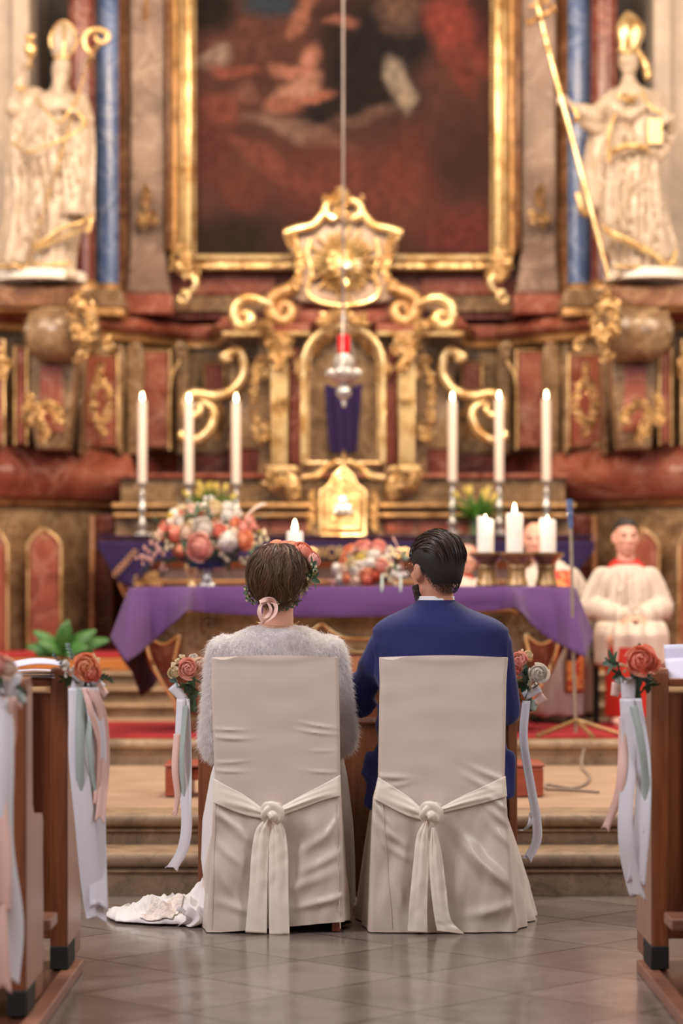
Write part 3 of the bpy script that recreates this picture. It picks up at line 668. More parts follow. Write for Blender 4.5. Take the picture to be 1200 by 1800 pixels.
# tabernacle door
tb = thing('tabernacle', 'glowing gold house-shaped tabernacle with silver emblem beneath the niche', 'tabernacle', P(603, 945, 18.1))
def gab(s, dy=0): return [(603 - 43 * s, 945 - (1 - s) * 45), (603 - 43 * s, 862 + (1 - s) * 10), (603 - 26 * s, 852 + (1 - s) * 14), (603 - 16 * s, 832 + (1 - s) * 30), (603, 815 + (1 - s) * 60), (603 + 16 * s, 832 + (1 - s) * 30), (603 + 26 * s, 852 + (1 - s) * 14), (603 + 43 * s, 862 + (1 - s) * 10), (603 + 43 * s, 945 - (1 - s) * 45)]
MB().prism_px(gab(1), 17.98, .3).build('casing', M['goldp'], tb, bevel=.015)
MB().prism_px(gab(.78), 17.95, .1).build('door', M['gold'], tb, bevel=.01)
MB().tube_px(gab(.9) + [gab(.9)[0]], 17.95, 4, 8).build('door_moulding', M['goldp'], tb)
MB().tube_px(gab(.62) + [gab(.62)[0]], 17.93, 2.2, 8).build('inner_moulding', M['goldp'], tb)
mb = MB()
for x, y, r in ((603, 880, 9), (594, 893, 8), (612, 893, 8), (603, 896, 9), (590, 900, 5), (616, 900, 5)): mb.ell(P(x, y, 17.92), (r * .0042, .02, r * .0042))
mb.build('silver_emblem', M['silver'], tb)
for s in (0, 1):
    q = mir if s else (lambda z: z)
    mb = MB(); rocaille(mb, q([(549, 862), (547, 885), (550, 905), (545, 930)]), 18.02, 6, 51); mb.build('side_carving', M['gold'], tb)

# carved ornaments on the wings
gilt('gilded_cartouche', None, [[(140, 520), (128, 545), (132, 575), (150, 600), (160, 570), (158, 545), (142, 535)], [(150, 610), (140, 625)], [(186, 600), (190, 612)]], 17.62, 12, 61, 'gold', ('carved gilded shell cartouche on the scroll console left under the figure with crozier', 'carved gilded shell cartouche on the scroll console right under the figure with the long staff'))
gilt('gilded_wreath', None, [[(176, 640), (174, 665), (164, 690), (162, 720), (172, 745), (186, 735), (194, 705), (186, 680), (176, 670)], [(176, 755), (180, 765)]], 18.3, 9, 71, 'gold', ('hanging gilded leaf wreath on the red field left beside the outermost left tall candle', 'hanging gilded leaf wreath on the red field right beyond the outermost right tall candle'))
gilt('gilded_swag', None, [[(52, 695), (46, 720), (44, 738), (58, 738), (70, 715), (84, 708), (94, 718), (104, 725), (106, 745)], [(66, 730), (74, 750), (78, 765)]], 17.8, 10, 81, 'gold', ('drooping gilded fruit swag below the left scroll console', 'drooping gilded fruit swag below the right scroll console'))
gilt('gilded_drop', None, [[(256, 330), (258, 350), (254, 366)], [(246, 378), (252, 392), (266, 378), (270, 390)]], 19.0, 8, 91, 'gold', ('small gilded leaf drop on the grey pilaster left of the painting', 'small gilded leaf drop on the grey pilaster right of the painting'))
gilt('gilded_finial', None, [[(257, 0), (256, 15), (257, 32)]], 19.0, 6, 95, 'goldd', ('gilded pointed tassel at the top of the left pilaster', 'gilded pointed tassel at the top of the right pilaster'))
gilt('gilded_edge_ornament', None, [[(0, 615), (6, 640), (4, 665)]], 17.8, 11, 99, 'gold', ('carved gilded ornament cut by the left edge of view', 'carved gilded ornament cut by the right edge of view'))
gilt('gilded_keystone', None, [[(74, 932), (78, 944)]], 18.05, 7, 103, 'goldd', ('small gilded leaf keystone over the arched red field on the left base', 'small gilded leaf keystone over the arched red field on the right base'))

# veiled cross in the niche
vc = thing('veiled_cross', 'standing cross wrapped in deep purple cloth inside the niche', 'cross', P(603, 812, 18.5))
def veil(u, v):
    x = 603 + (u - .5) * interp([0, .15, 1], [44, 50, 66], v) * (1 + 0); y = 795 + (674 - 795) * v + 4 * math.sin(u * PI)
    if v > .95: y += 4 * math.sin(u * PI)
    return P(x, y, 18.52 - .07 * math.sin(u * PI) - .02 * math.sin(u * 19 + v * 2))
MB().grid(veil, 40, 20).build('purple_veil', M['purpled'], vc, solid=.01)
MB().box(P(600, 0, 18.55).x, P(606, 0, 18.55).x, 18.54, 18.58, P(0, 812, 18.5).z, P(0, 680, 18.5).z).box(P(574, 0, 18.55).x, P(632, 0, 18.55).x, 18.54, 18.57, P(0, 690, 18.5).z, P(0, 682, 18.5).z).build('cross_beams', M['oakd'], vc)
MB().lathe([(.05, 0), (.05, .01), (.02, .03), (.012, .06), (.02, .09), (.001, .1)], P(603, 813, 18.45), 14).build('cross_foot', M['brass'], vc)

# sanctuary lamp
LY = 16.6
lp = thing('sanctuary_lamp', 'hanging silver sanctuary lamp with red glass on a long thin cord', 'lamp', P(603, 650, LY))
MB().tube([P(603, 586, LY), P(603, -600, LY)], .009, 8).build('cord', plain('lamp_cord', '6E6462', .6), lp)
MB().lathe([(.034, P(0, 624, LY).z - EYE), (.040, P(0, 610, LY).z - EYE), (.042, P(0, 590, LY).z - EYE), (.036, P(0, 589, LY).z - EYE), (.03, P(0, 620, LY).z - EYE)], (P(604, 0, LY).x, LY, EYE), 20).build('red_glass', M['ruby'], lp)
k = LY / F
prof = [(2, 716), (4, 712), (3, 706), (7, 702), (13, 694), (14, 686), (9, 680), (8, 677), (20, 672), (28, 664), (30, 658), (22, 652), (16, 646), (22, 638), (16, 630), (12, 625), (12, 622)]
sb = MB().lathe([(r * k, (1040 - y) * k) for r, y in prof], (P(604, 0, LY).x, LY, EYE), 24).build('silver_body', M['silver'], lp)
for i in range(10):
    a = 2 * PI * i / 10; MB().ell((P(604, 0, LY).x + .105 * math.cos(a), LY + .105 * math.sin(a), P(0, 656, LY).z), (.022, .022, .03), seg=10, rings=6).build('boss', M['silver'], sb)
    MB().ell((P(604, 0, LY).x + .05 * math.cos(a), LY + .05 * math.sin(a), P(0, 630, LY).z), (.014, .014, .02), seg=8, rings=5).build('boss', M['silver'], sb)
for i in range(3):
    a = 2 * PI * i / 3 + .4; MB().tube([(P(604, 0, LY).x + .1 * math.cos(a), LY + .1 * math.sin(a), P(0, 652, LY).z), (P(603, 0, LY).x, LY, P(0, 540, LY).z)], .003, 6).build('chain', M['silver'], lp)
# ---------------------------------------------------------------- statues
def drape(me, amp, freq, slant=0, zmax=9, zmin=-9, seed=0, cx=0, cy=0):
    """carve vertical folds into a fused figure"""
    c = co(me); n = no(me); out = c.copy()
    for i in range(len(c)):
        x, y, z = c[i]
        if z > zmax or z < zmin: continue
        a = math.atan2(x - cx, -(y - cy)) 
        w_ = min(1, (zmax - z) / .25)
        s = noise.noise(Vector((a * freq + slant * z * 3, z * .9, seed)))
        s = .35 - 1.15 * max(0, 1 - abs(s) * 5.5)
        out[i] += n[i] * amp * s * w_
    setco(me, out); me.update()
    return me
def robe(Y0, rows, k=40, fold=.12, nf=9, seed=0):
    """rows: (px_left, px_right, py, depth m) from top to bottom"""
    rings = []
    for j, (xl, xr, y, d) in enumerate(rows):
        a_, b_ = P(xl, y, Y0), P(xr, y, Y0); cx = (a_.x + b_.x) / 2; rx = (b_.x - a_.x) / 2; t = j / (len(rows) - 1)
        rings.append([(cx + rx * math.cos(2 * PI * i / k) * (1 + fold * t * math.sin(nf * 2 * PI * i / k + seed + t * 2)), Y0 + d * math.sin(2 * PI * i / k) * (1 + fold * t * math.sin(nf * 2 * PI * i / k + seed + t * 2)), a_.z) for i in range(k)])
    return rings
HP = [None]
def hem(mb, pts, Y0, r=4): return MB().tube([P(x, y, Y0 - d) for x, y, d in pts], r / F * Y0, 8, n=40).build('gilded_hem', M['gold'], HP[0])
def bishop_left():
    Y0 = 17.95; q = Y0 / F
    t = thing('bishop_statue', 'white and gold bishop statue holding up a golden chalice, with a curled crozier', 'statue', P(80, 495, Y0))
    S = lambda x, y, d=0: P(x, y, Y0 - d); HP[0] = t
    mb = MB()
    mb.loft(robe(Y0, [(88, 122, 160, .10), (60, 140, 172, .17), (42, 155, 200, .22), (38, 160, 250, .24), (45, 158, 290, .24), (40, 150, 340, .25), (40, 140, 400, .26), (48, 132, 440, .24), (52, 128, 478, .24)], fold=.06))
    mb.loft(robe(Y0 + .05, [(60, 90, 165, .10), (25, 70, 185, .16), (12, 60, 240, .2), (15, 80, 290, .24), (16, 95, 350, .26), (8, 85, 410, .26), (2, 65, 468, .26)], fold=.12, nf=7, seed=1))      # cope, left fall
    mb.loft(robe(Y0 - .02, [(110, 150, 180, .1), (120, 163, 215, .16), (112, 165, 270, .2), (95, 163, 330, .24), (85, 164, 385, .26)], fold=.08, nf=7, seed=2))
    mb.loft(robe(Y0 - .08, [(48, 120, 258, .12), (30, 140, 270, .2), (45, 140, 300, .2), (60, 130, 330, .16)], fold=.05))
    mb.cap(S(30, 165, .05), 17 * q, S(24, 190, .1), 17 * q); mb.cap(S(60, 175), 24 * q, S(28, 190, .08), 18 * q)      # raised arm sleeve
    mb.cap(S(26, 180, .1), 17 * q, S(34, 148, .15), 11 * q); mb.cap(S(34, 148, .15), 7 * q, S(42, 118, .18), 6 * q)
    mb.ell(S(44, 112, .2), (8 * q, 8 * q, 11 * q))
    for i in range(4): mb.cap(S(38 + i * 4, 116, .22), 2.6 * q, S(42 + i * 4, 102 + i, .26), 2.2 * q, 8)
    mb.cap(S(38, 112, .22), 2.8 * q, S(52, 104, .24), 2.2 * q, 8)
    mb.cap(S(140, 180), 18 * q, S(150, 208, .1), 15 * q); mb.cap(S(150, 208, .12), 15 * q, S(140, 200, .2), 10 * q); mb.cap(S(140, 200, .22), 8 * q, S(108, 186, .3), 6 * q)
    mb.ell(S(102, 184, .3), (11 * q, 7 * q, 7 * q))
    for i in range(4): mb.cap(S(102, 180 + i * 4, .32), 2.8 * q, S(88, 178 + i * 5, .33), 2.2 * q, 8)
    mb.cap(S(104, 178, .32), 2.8 * q, S(94, 172, .33), 2.2 * q, 8)
    mb.cap(S(105, 165), 20 * q, S(106, 148, .05), 15 * q)
    mb.ell(S(108, 122, .06), (18 * q, 20 * q, 27 * q), (.1, .12, 0)); mb.ell(S(110, 126, .15), (3.5 * q, 5 * q, 7 * q))
    mb.ell(S(106, 140, .1), (15 * q, 14 * q, 17 * q)); mb.cap(S(104, 142, .12), 13 * q, S(103, 164, .18), 8 * q)
    for s in (-1, 1): mb.ell(S(110 + s * 6, 120, .14), (4 * q, 3 * q, 2 * q)); mb.ell(S(108 + s * 15, 126, .02), (2.5 * q, 4 * q, 6 * q))
    mb.cap(S(75, 478, .18), 9 * q, S(70, 484, .3), 7 * q); mb.cap(S(118, 476, .18), 9 * q, S(128, 484, .28), 7 * q)
    me = fuse(mb, .017, 3); c0 = P(80, 0, Y0)
    drape(me, .04, 8.5, .25, zmax=P(0, 190, Y0).z, cx=c0.x, cy=Y0, seed=1)
    place('figure', me, M['statue'], t)
    # mitre
    mb = MB(); rows = []
    for y, w_, xo in ((98, 15, 108), (88, 19, 109), (72, 23, 112), (58, 20, 112), (46, 13, 112), (38, 4, 112)):
        rows.append([P(xo + w_ * math.cos(a), y, Y0 - .04 - .5 * w_ * q * math.sin(a)) for a in np.linspace(0, 2 * PI, 21)[:-1]])
    mitre = mb.loft(rows).build('mitre', M['statue'], t)
    mb = MB(); mb.tube_px([(93, 98, -.1), (108, 101, -.13), (123, 97, -.1)], Y0, 3, 8, 12); mb.tube_px([(110, 98, -.13), (113, 70, -.13), (112, 40, -.06)], Y0, 3, 8, 12); mb.tube_px([(90, 85, -.06), (88, 65, -.06), (98, 45, -.04), (112, 37, -.04), (128, 48, -.04), (136, 70, -.06), (128, 92, -.06)], Y0, 2.5, 8, 30)
    mb.build('mitre_gilding', M['gold'], mitre)
    mb = MB(); L = [(0, 0), (6, 0), (7, 2), (3, 4), (2, 8), (2, 14), (5, 17), (10, 22), (11, 32), (9, 40), (3, 42), (0, 42)]
    mb.lathe([(max(r, .1) * q, z * q) for r, z in L], S(53, 118, .28), 18); mb.ell(S(52, 68, .28), (8 * q, 8 * q, 6 * q)); 
    for i in range(6): mb.ell(S(46 + 13 * (i % 3) / 2, 62 + 4 * (i // 3), .3), 3 * q, seg=8, rings=5)
    mb.build('golden_chalice', M['gold'], t)
    mb = MB(); mb.tube([S(152, 118, .16), S(138, 165, .2), S(118, 235, .27), S(92, 320, .3), S(62, 420, .3), S(48, 470, .3)], 2.6 * q, 8, n=30); crz = mb.build('crozier_staff', M['brass'], t)
    mb = MB(); mb.tube_px([(152, 118, -.16), (158, 105, -.16), (160, 94, -.16), (150, 82, -.16), (148, 66, -.16), (160, 54, -.16), (178, 53, -.16), (190, 62, -.16), (184, 74, -.16), (172, 72, -.16), (168, 64, -.16)], Y0, [4, 5, 5, 5, 5, 6, 6, 5, 5, 4, 3], 10, 60)
    rocaille(mb, [(156, 112), (162, 92), (176, 76)], Y0 - .16, 5, 5); mb.build('crozier_head', M['gold'], crz)
    mb = MB(); hem(mb, [(0, 466, .3), (12, 470, .32), (25, 466, .34), (38, 472, .32), (50, 466, .30)], Y0, 4); hem(mb, [(58, 435, .26), (75, 425, .3), (95, 410, .32), (115, 398, .33), (140, 392, .30), (164, 378, .2)], Y0, 4)
    hem(mb, [(160, 385, .22), (156, 405, .24), (150, 410, .24)], Y0, 4); hem(mb, [(55, 462, .26), (80, 466, .28), (100, 464, .28), (124, 462, .24)], Y0, 3)
    hem(mb, [(28, 152, .26), (36, 156, .27), (44, 152, .24)], Y0, 4); hem(mb, [(136, 196, .28), (146, 210, .30), (150, 222, .26)], Y0, 4)
    hem(mb, [(20, 250, .22), (48, 268, .34), (85, 255, .38), (120, 240, .36), (150, 218, .3)], Y0, 2.5); hem(mb, [(62, 172, .2), (80, 195, .3), (104, 215, .32), (125, 190, .28), (136, 172, .2)], Y0, 2.5)
    mb = MB()
    for i in range(16): mb.tube_px([(62 + i * 6.3, 434 - i * 2.7, -.31), (62 + i * 6.3, 444 - i * 2.7, -.31)], Y0, [3, 1.5], 6)
    mb.build('hem_fringe', M['gold'], t)
    MB().lathe([(.001, -.075), (.34, -.075), (.34, -.01), (.32, 0), (.001, 0)], (P(72, 0, Y0).x, Y0, P(0, 480, Y0).z), 36).build('plinth', M['plinthw'], t)
def bishop_right():
    Y0 = 17.95; q = Y0 / F
    t = thing('bishop_statue', 'white and gold bishop statue with golden mitre, grasping a long slanting golden staff', 'statue', P(1120, 490, Y0))
    S = lambda x, y, d=0: P(x, y, Y0 - d); HP[0] = t
    mb = MB()
    mb.loft(robe(Y0, [(1090, 1122, 150, .10), (1068, 1150, 165, .17), (1065, 1160, 200, .2), (1070, 1158, 250, .2), (1068, 1155, 290, .22), (1066, 1162, 340, .24), (1068, 1168, 400, .26), (1075, 1165, 440, .25), (1078, 1160, 478, .25)], fold=.06))
    mb.loft(robe(Y0 - .03, [(1075, 1150, 262, .18), (1062, 1158, 290, .24), (1058, 1160, 340, .27), (1056, 1170, 390, .28), (1062, 1185, 430, .27), (1090, 1188, 462, .22)], fold=.09, nf=8, seed=1))
    mb.loft(robe(Y0 + .08, [(1060, 1100, 170, .1), (1040, 1090, 220, .14), (1028, 1080, 280, .16), (1022, 1075, 330, .18), (1018, 1060, 372, .14)], fold=.12, nf=6, seed=2))
    mb.loft(robe(Y0 + .02, [(1110, 1150, 160, .1), (1115, 1172, 190, .16), (1120, 1186, 215, .15), (1125, 1180, 225, .1)], fold=.05))
    mb.cap(S(1080, 170), 17 * q, S(1045, 205, .05), 17 * q); mb.cap(S(1045, 205, .06), 18 * q, S(1022, 196, .12), 15 * q); mb.cap(S(1030, 215, .08), 12 * q, S(1050, 225, .05), 12 * q)
    mb.cap(S(1015, 196, .14), 8 * q, S(996, 178, .17), 6 * q); mb.ell(S(990, 174, .18), (9 * q, 8 * q, 9 * q))
    for i in range(4): mb.cap(S(990, 168 + i * 5, .2), 2.6 * q, S(979 + i, 170 + i * 5, .27), 2.3 * q, 8); 
    mb.cap(S(988, 184, .2), 2.6 * q, S(984, 170, .28), 2.2 * q, 8)
    mb.cap(S(1150, 175), 18 * q, S(1172, 218, .1), 11 * q); mb.cap(S(1100, 235, .2), 7 * q, S(1130, 262, .22), 8 * q); mb.cap(S(1130, 262, .2), 9 * q, S(1158, 275, .15), 9 * q); mb.cap(S(1158, 275, .14), 9 * q, S(1178, 245, .12), 7 * q); mb.cap(S(1178, 245, .12), 6 * q, S(1180, 212, .2), 6 * q)
    mb.ell(S(1176, 206, .22), (9 * q, 7 * q, 8 * q))
    for i in range(4): mb.cap(S(1178, 200 + i * 4, .24), 2.5 * q, S(1166, 202 + i * 5, .28), 2.2 * q, 8)
    mb.cap(S(1172, 200, .24), 2.5 * q, S(1162, 196, .26), 2.2 * q, 8)
    mb.cap(S(1106, 160), 20 * q, S(1104, 138, .05), 13 * q)
    mb.ell(S(1104, 108, .06), (18 * q, 20 * q, 26 * q), (.05, -.1, 0)); mb.ell(S(1099, 112, .17), (3 * q, 5 * q, 7 * q)); mb.ell(S(1102, 124, .1), (9 * q, 10 * q, 8 * q))
    for s in (-1, 1): mb.ell(S(1100 + s * 6, 104, .15), (4 * q, 3 * q, 2 * q)); mb.ell(S(1104 + s * 16, 112, .03), (2.5 * q, 4 * q, 6 * q))
    for i in range(-3, 4): mb.cap(S(1106 + i * 3, 142 + abs(i), .1), 5 * q, S(1104 + i * 9, 205 - abs(i) * 6, .22), 9 * q)
    mb.cap(S(1090, 474, .18), 9 * q, S(1088, 482, .3), 7 * q); mb.cap(S(1130, 474, .18), 9 * q, S(1136, 482, .28), 7 * q)
    me = fuse(mb, .017, 3); c0 = P(1115, 0, Y0)
    drape(me, .04, 8.5, -.3, zmax=P(0, 180, Y0).z, cx=c0.x, cy=Y0, seed=7)
    place('figure', me, M['statue'], t)
    mb = MB(); rows = []
    for y, w_, xo in ((86, 17, 1105), (78, 19, 1106), (62, 24, 1108), (46, 25, 1108), (32, 16, 1106), (20, 4, 1103)):
        rows.append([P(xo + w_ * math.cos(a), y, Y0 - .04 - .5 * w_ * q * math.sin(a)) for a in np.linspace(0, 2 * PI, 21)[:-1]])
    mitre = mb.loft(rows).build('mitre', M['goldp'], t)
    mb = MB(); mb.tube_px([(1088, 88, -.1), (1104, 92, -.14), (1122, 86, -.1)], Y0, 4, 8, 12); mb.tube_px([(1104, 86, -.14), (1106, 55, -.16), (1103, 22, -.06)], Y0, 3, 8, 12)
    mb.tube_px([(1120, 92, .02), (1134, 115, .02), (1140, 138, 0)], Y0, [7, 8, 8], 8, 12); mb.build('mitre_bands', M['gold'], mitre)
    mb = MB(); mb.tube([S(940, -10, .22), S(966, 95, .24), S(1020, 300, .30), S(1070, 491, .36)], [3 * q, 4 * q, 4.6 * q, 3.4 * q], 10, n=30)
    for x, y, r in ((962, 82, 7), (965, 92, 6), (957, 62, 6)): mb.ell(S(x, y, .24), (r * q, r * q, r * .7 * q))
    lst = mb.build('long_staff', M['goldp'], t)
    mb = MB(); mb.tube_px([(925, 42, -.23), (950, 30, -.23), (975, 14, -.23)], Y0, [7, 4, 7], 8, 16); mb.tube_px([(930, 12, -.23), (946, 8, -.23), (962, 0, -.23)], Y0, [5, 3, 5], 8, 16); rocaille(mb, [(930, 40), (972, 16), (944, -4)], Y0 - .24, 5, 9)
    mb.build('staff_cross', M['goldd'], lst)
    p = S(1150, 232, .22); bk = MB().boxc(p, (26 * q, .06, 46 * q), 0).build('book', M['statue'], t, bevel=.008)
    MB().boxc((p.x, p.y + .001, p.z), (23 * q, .064, 40 * q)).boxc((p.x - 9 * q, p.y, p.z), (3 * q, .07, 44 * q)).build('book_gilding', M['gold'], bk)
    mb = MB(); hem(mb, [(1058, 398, .28), (1075, 408, .32), (1095, 418, .34), (1120, 430, .34), (1142, 440, .3), (1165, 460, .28), (1188, 462, .2)], Y0, 4); hem(mb, [(1188, 440, .2), (1180, 462, .24), (1160, 466, .24)], Y0, 4)
    hem(mb, [(1078, 466, .28), (1100, 470, .3), (1125, 470, .3), (1150, 472, .26)], Y0, 3)
    hem(mb, [(1010, 190, .24), (1014, 206, .25), (1010, 214, .2)], Y0, 5); hem(mb, [(1015, 340, .16), (1020, 362, .18), (1028, 378, .16), (1034, 366, .1)], Y0, 5)
    hem(mb, [(1076, 268, .28), (1095, 258, .34), (1115, 256, .34), (1138, 262, .3)], Y0, 6); hem(mb, [(1070, 285, .28), (1070, 230, .2), (1085, 195, .22), (1088, 165, .2)], Y0, 3)
    hem(mb, [(1128, 160, .2), (1140, 185, .24), (1165, 200, .25), (1185, 208, .2)], Y0, 3)
    rocaille(MB(), [(1095, 165), (1106, 180), (1118, 168)], Y0 - .26, 6, 3).build('gilded_clasp', M['gold'], t)
    mb = MB()
    for i in range(16): mb.tube_px([(1064 + i * 5.4, 404 + i * 2.5, -.33), (1064 + i * 5.4, 414 + i * 2.5, -.33)], Y0, [3, 1.5], 6)
    mb.build('hem_fringe', M['gold'], t)
    MB().lathe([(.001, -.075), (.33, -.075), (.33, -.01), (.31, 0), (.001, 0)], (P(1140, 0, Y0).x, Y0, P(0, 478, Y0).z), 36).build('plinth', M['plinthw'], t)
bishop_left(); bishop_right()
# ---------------------------------------------------------------- high altar table
ha = thing('high_altar_table', 'high altar table with gilded olive marble front behind the draped altar', 'altar', P(608, 1150, 17.4))
hz = P(0, 953, 17.4).z
MB().prism_px([(175, 944), (1040, 944), (1040, 953), (175, 953)], 17.38, .9).build('table_top', M['redd'], ha, bevel=.01)
MB().prism_px([(250, 953), (960, 953), (960, 1000), (985, 1120), (960, 1152), (250, 1152), (225, 1120), (250, 1000)], 17.5, .7).build('altar_front', M['grey'], ha, bevel=.02)
MB().prism_px([(190, 953), (252, 953), (252, 1060), (228, 1050), (205, 1015)], 17.52, .5).build('altar_corner', M['green'], ha, bevel=.02)
MB().prism_px([(958, 953), (1022, 953), (1005, 1015), (980, 1050), (958, 1060)], 17.52, .5).build('altar_corner', M['green'], ha, bevel=.02)
MB().tube_px([(255, 1022), (955, 1022)], 17.46, 3, 8).build('front_moulding', M['goldd'], ha)
MB().prism_px([(262, 988), (950, 988), (950, 996), (262, 996)], 17.45, .1).build('front_rail', M['woodo'], ha, bevel=.005)
for s in (0, 1):
    q = mir if s else (lambda z: z)
    mb = MB(); rocaille(mb, q([(234, 1018), (242, 1030), (262, 1012), (274, 1026)]), 17.4, 9, 111 + s); mb.build('shell_carving', M['gold'], ha)
    MB().tube_px(q([(205, 1000), (212, 1030), (226, 1055), (238, 1062)]), 17.45, 3, 8, 20).build('corner_moulding', M['goldd'], ha)
# purple antependium with gold lettering
ap = thing('altar_cloth', 'deep purple cloth with gold lettering hanging over the front of the high altar', 'cloth', P(608, 990, 17.3))
def ant(u, v):
    x = 172 + (1045 - 172) * u; bot = interp([172, 205, 232, 262, 275, 945, 958, 985, 1012, 1045], [960, 1022, 1034, 1000, 984, 984, 1000, 1020, 1010, 965], x)
    y = 951 + (bot - 951) * v; return P(x, y, 17.35 - .012 * math.sin(x * .12) * v - .01)
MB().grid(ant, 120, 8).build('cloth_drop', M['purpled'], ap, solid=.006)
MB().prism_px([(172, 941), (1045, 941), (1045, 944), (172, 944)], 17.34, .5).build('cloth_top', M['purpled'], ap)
def band(x0, x1, y0, y1, n):
    mb = MB()
    for i in range(n):
        u = (i + .5) / n; x = x0 + (x1 - x0) * u; y = y0 + (y1 - y0) * u
        mb.tube_px([(x - 4, y - 4), (x + 4, y - 3), (x + 2, y + 5), (x - 4, y + 3), (x - 4, y - 4)], 17.29, 1.1, 6)
    return mb
band(200, 240, 1012, 968, 7).build('gold_embroidery', M['goldd'], ap)
for ch, x in (('W', 564), ('O', 583), ('R', 599), ('T', 613)):
    cu = bpy.data.curves.new('letter', 'FONT'); cu.body = ch; cu.size = .12; cu.extrude = .004; cu.offset = .002; cu.align_x = 'CENTER'
    o = bpy.data.objects.new('tmp', cu); scene.collection.objects.link(o); dg = bpy.context.evaluated_depsgraph_get(); dg.update()
    me = bpy.data.meshes.new_from_object(o.evaluated_get(dg)); bpy.data.objects.remove(o)
    p = P(x, 981, 17.30) - wloc(ap); me.transform(Matrix.Translation(p) @ Matrix.Rotation(PI / 2, 4, 'X') @ Matrix.Diagonal((.66 if ch == 'W' else .8, 1, 1, 1)))
    link('gold_letter', me, M['goldp'], ap, smooth=False)
for x in (548, 700, 712):
    MB().tube_px(spiral(x, 972, 7, 7, 0, 2 * PI, 16), 17.30, 2.4, 6).build('gold_letter', M['goldp'], ap)

# tall candles on silver candlesticks
tops = [(250, 704, 848), (332, 706, 849), (415, 706, 849), (795, 704, 845), (877, 702, 845), (960, 701, 844)]
def flame(c, h, parent, mname='flame'):
    d = bpy.data.lights.new('candle_light', 'POINT'); d.energy = 1.6 * (h / .06); d.color = (1, .78, .5); d.shadow_soft_size = .012
    o = bpy.data.objects.new('candle_light', d); scene.collection.objects.link(o); o.location = (c[0], c[1] - .02, c[2] + h * .8)
    return MB().lathe([(.0006, 0), (h * .16, h * .10), (h * .20, h * .28), (h * .15, h * .55), (h * .06, h * .82), (.0006, h)], c, 12).build('flame', M[mname], parent)
def wick(c, h, parent): return MB().tube([c, (c[0] + .001, c[1], c[2] + h)], .0015, 6).build('wick', M['black'], parent)
CY = 18.0; kq = CY / F
wh = ['leftmost of the six tall candles', 'second tall candle from the left', 'third tall candle from the left, nearest the shrine', 'fourth tall candle, nearest the shrine on the right', 'fifth tall candle above the middle pillar candle', 'rightmost of the six tall candles']
stick = [(.001, 0), (20, 0), (20, 3), (15, 6), (12, 10), (6, 16), (5, 22), (8, 26), (9, 31), (5, 36), (4, 52), (7, 58), (7, 62), (4, 66), (5, 80), (6, 84), (3, 88), (3, 96), (9, 100), (11, 103), (11, 105), (.001, 105)]
def stick0():
    t = thing('candlestick', 'x', 'candlestick', (0, 0, 0), 'silver candlesticks of the high altar')
    MB().lathe([(r * kq, z * kq) for r, z in stick[8:]], (0, 0, 0), 20).build('stem', M['silver'], t)
    mb = MB().lathe([(r * kq, z * kq) for r, z in stick[:9]], (0, 0, 0), 20)
    for i in range(3):
        a = 2 * PI * i / 3 + PI / 2 + PI; mb.ell((.075 * math.cos(a), .075 * math.sin(a), .02), .022, seg=10, rings=6)
        mb.ell((.05 * math.cos(a), .05 * math.sin(a), .055), .02, seg=10, rings=6)
    mb.build('foot', M['silver'], t); return t
for i, (x, y0, y1) in enumerate(tops):
    s_ = copy_tree(sp) if i else stick0()
    if not i: sp = s_
    b = P(x, y1, CY); s_.location = (b.x, CY, b.z - 105 * kq); s_['label'] = 'ornate silver candlestick under the ' + wh[i].replace('tall candle above', 'tall candle, above')
    c = thing('tall_candle', 'lit ivory candle, ' + wh[i], 'candle', (b.x, CY, b.z), 'tall altar candles'); h = (y1 - y0) * kq
    MB().lathe([(.033, 0), (.033, h - .006), (.030, h), (.02, h - .004), (.001, h - .006)], (b.x, CY, b.z), 20).build('wax', M['waxi'], c)
    wk = wick((b.x, CY, b.z + h - .008), .02, c); flame((b.x, CY, b.z + h + .002), .06, wk)
# bracket row the sticks stand on
tag(MB().box(P(200, 0, CY).x, P(1006, 0, CY).x, 17.86, 18.12, P(0, 953, CY).z - .03, P(0, 953, CY).z + .004).build('candle_shelf', M['redd'], bevel=.006), 'low dark red shelf at the back of the high altar carrying the six silver candlesticks', 'shelf')

# ---------------------------------------------------------------- front altar
TA = 14.0
al = thing('altar', 'curved olive marble altar with red shield panels and gilded lines under the purple cloth', 'altar', (P(619, 0, 14.5).x, 14.55, .477))
acx = P(619, 0, 14).x
rings = []
for hw, dp, y in ((300, .50, 1287), (305, .50, 1270), (300, .46, 1262), (318, .48, 1225), (350, .52, 1180), (372, .56, 1130), (378, .58, 1090), (376, .57, 1060), (385, .60, 1050), (385, .60, 1036)):
    z = P(0, y, 14.05).z; ring = []
    for k_ in range(64):
        a = 2 * PI * k_ / 64; cx_, sx_ = math.cos(a), math.sin(a)
        e = .32; X = abs(cx_) ** e * (1 if cx_ > 0 else -1); Y_ = abs(sx_) ** .5 * (1 if sx_ > 0 else -1)
        ring.append((acx + X * hw * 1.05 * 14 / F, 14.62 + Y_ * dp * (1 if Y_ < 0 else .52), max(z, .478)))
    rings.append(ring)
MB().loft(rings).build('altar_body', M['green'], al)
def ay(y): return 14.62 - interp([1036, 1060, 1090, 1130, 1180, 1225, 1262, 1287], [.60, .57, .58, .56, .52, .48, .46, .5], y)
def am(pts): return [(1238 - p[0], p[1]) for p in pts]
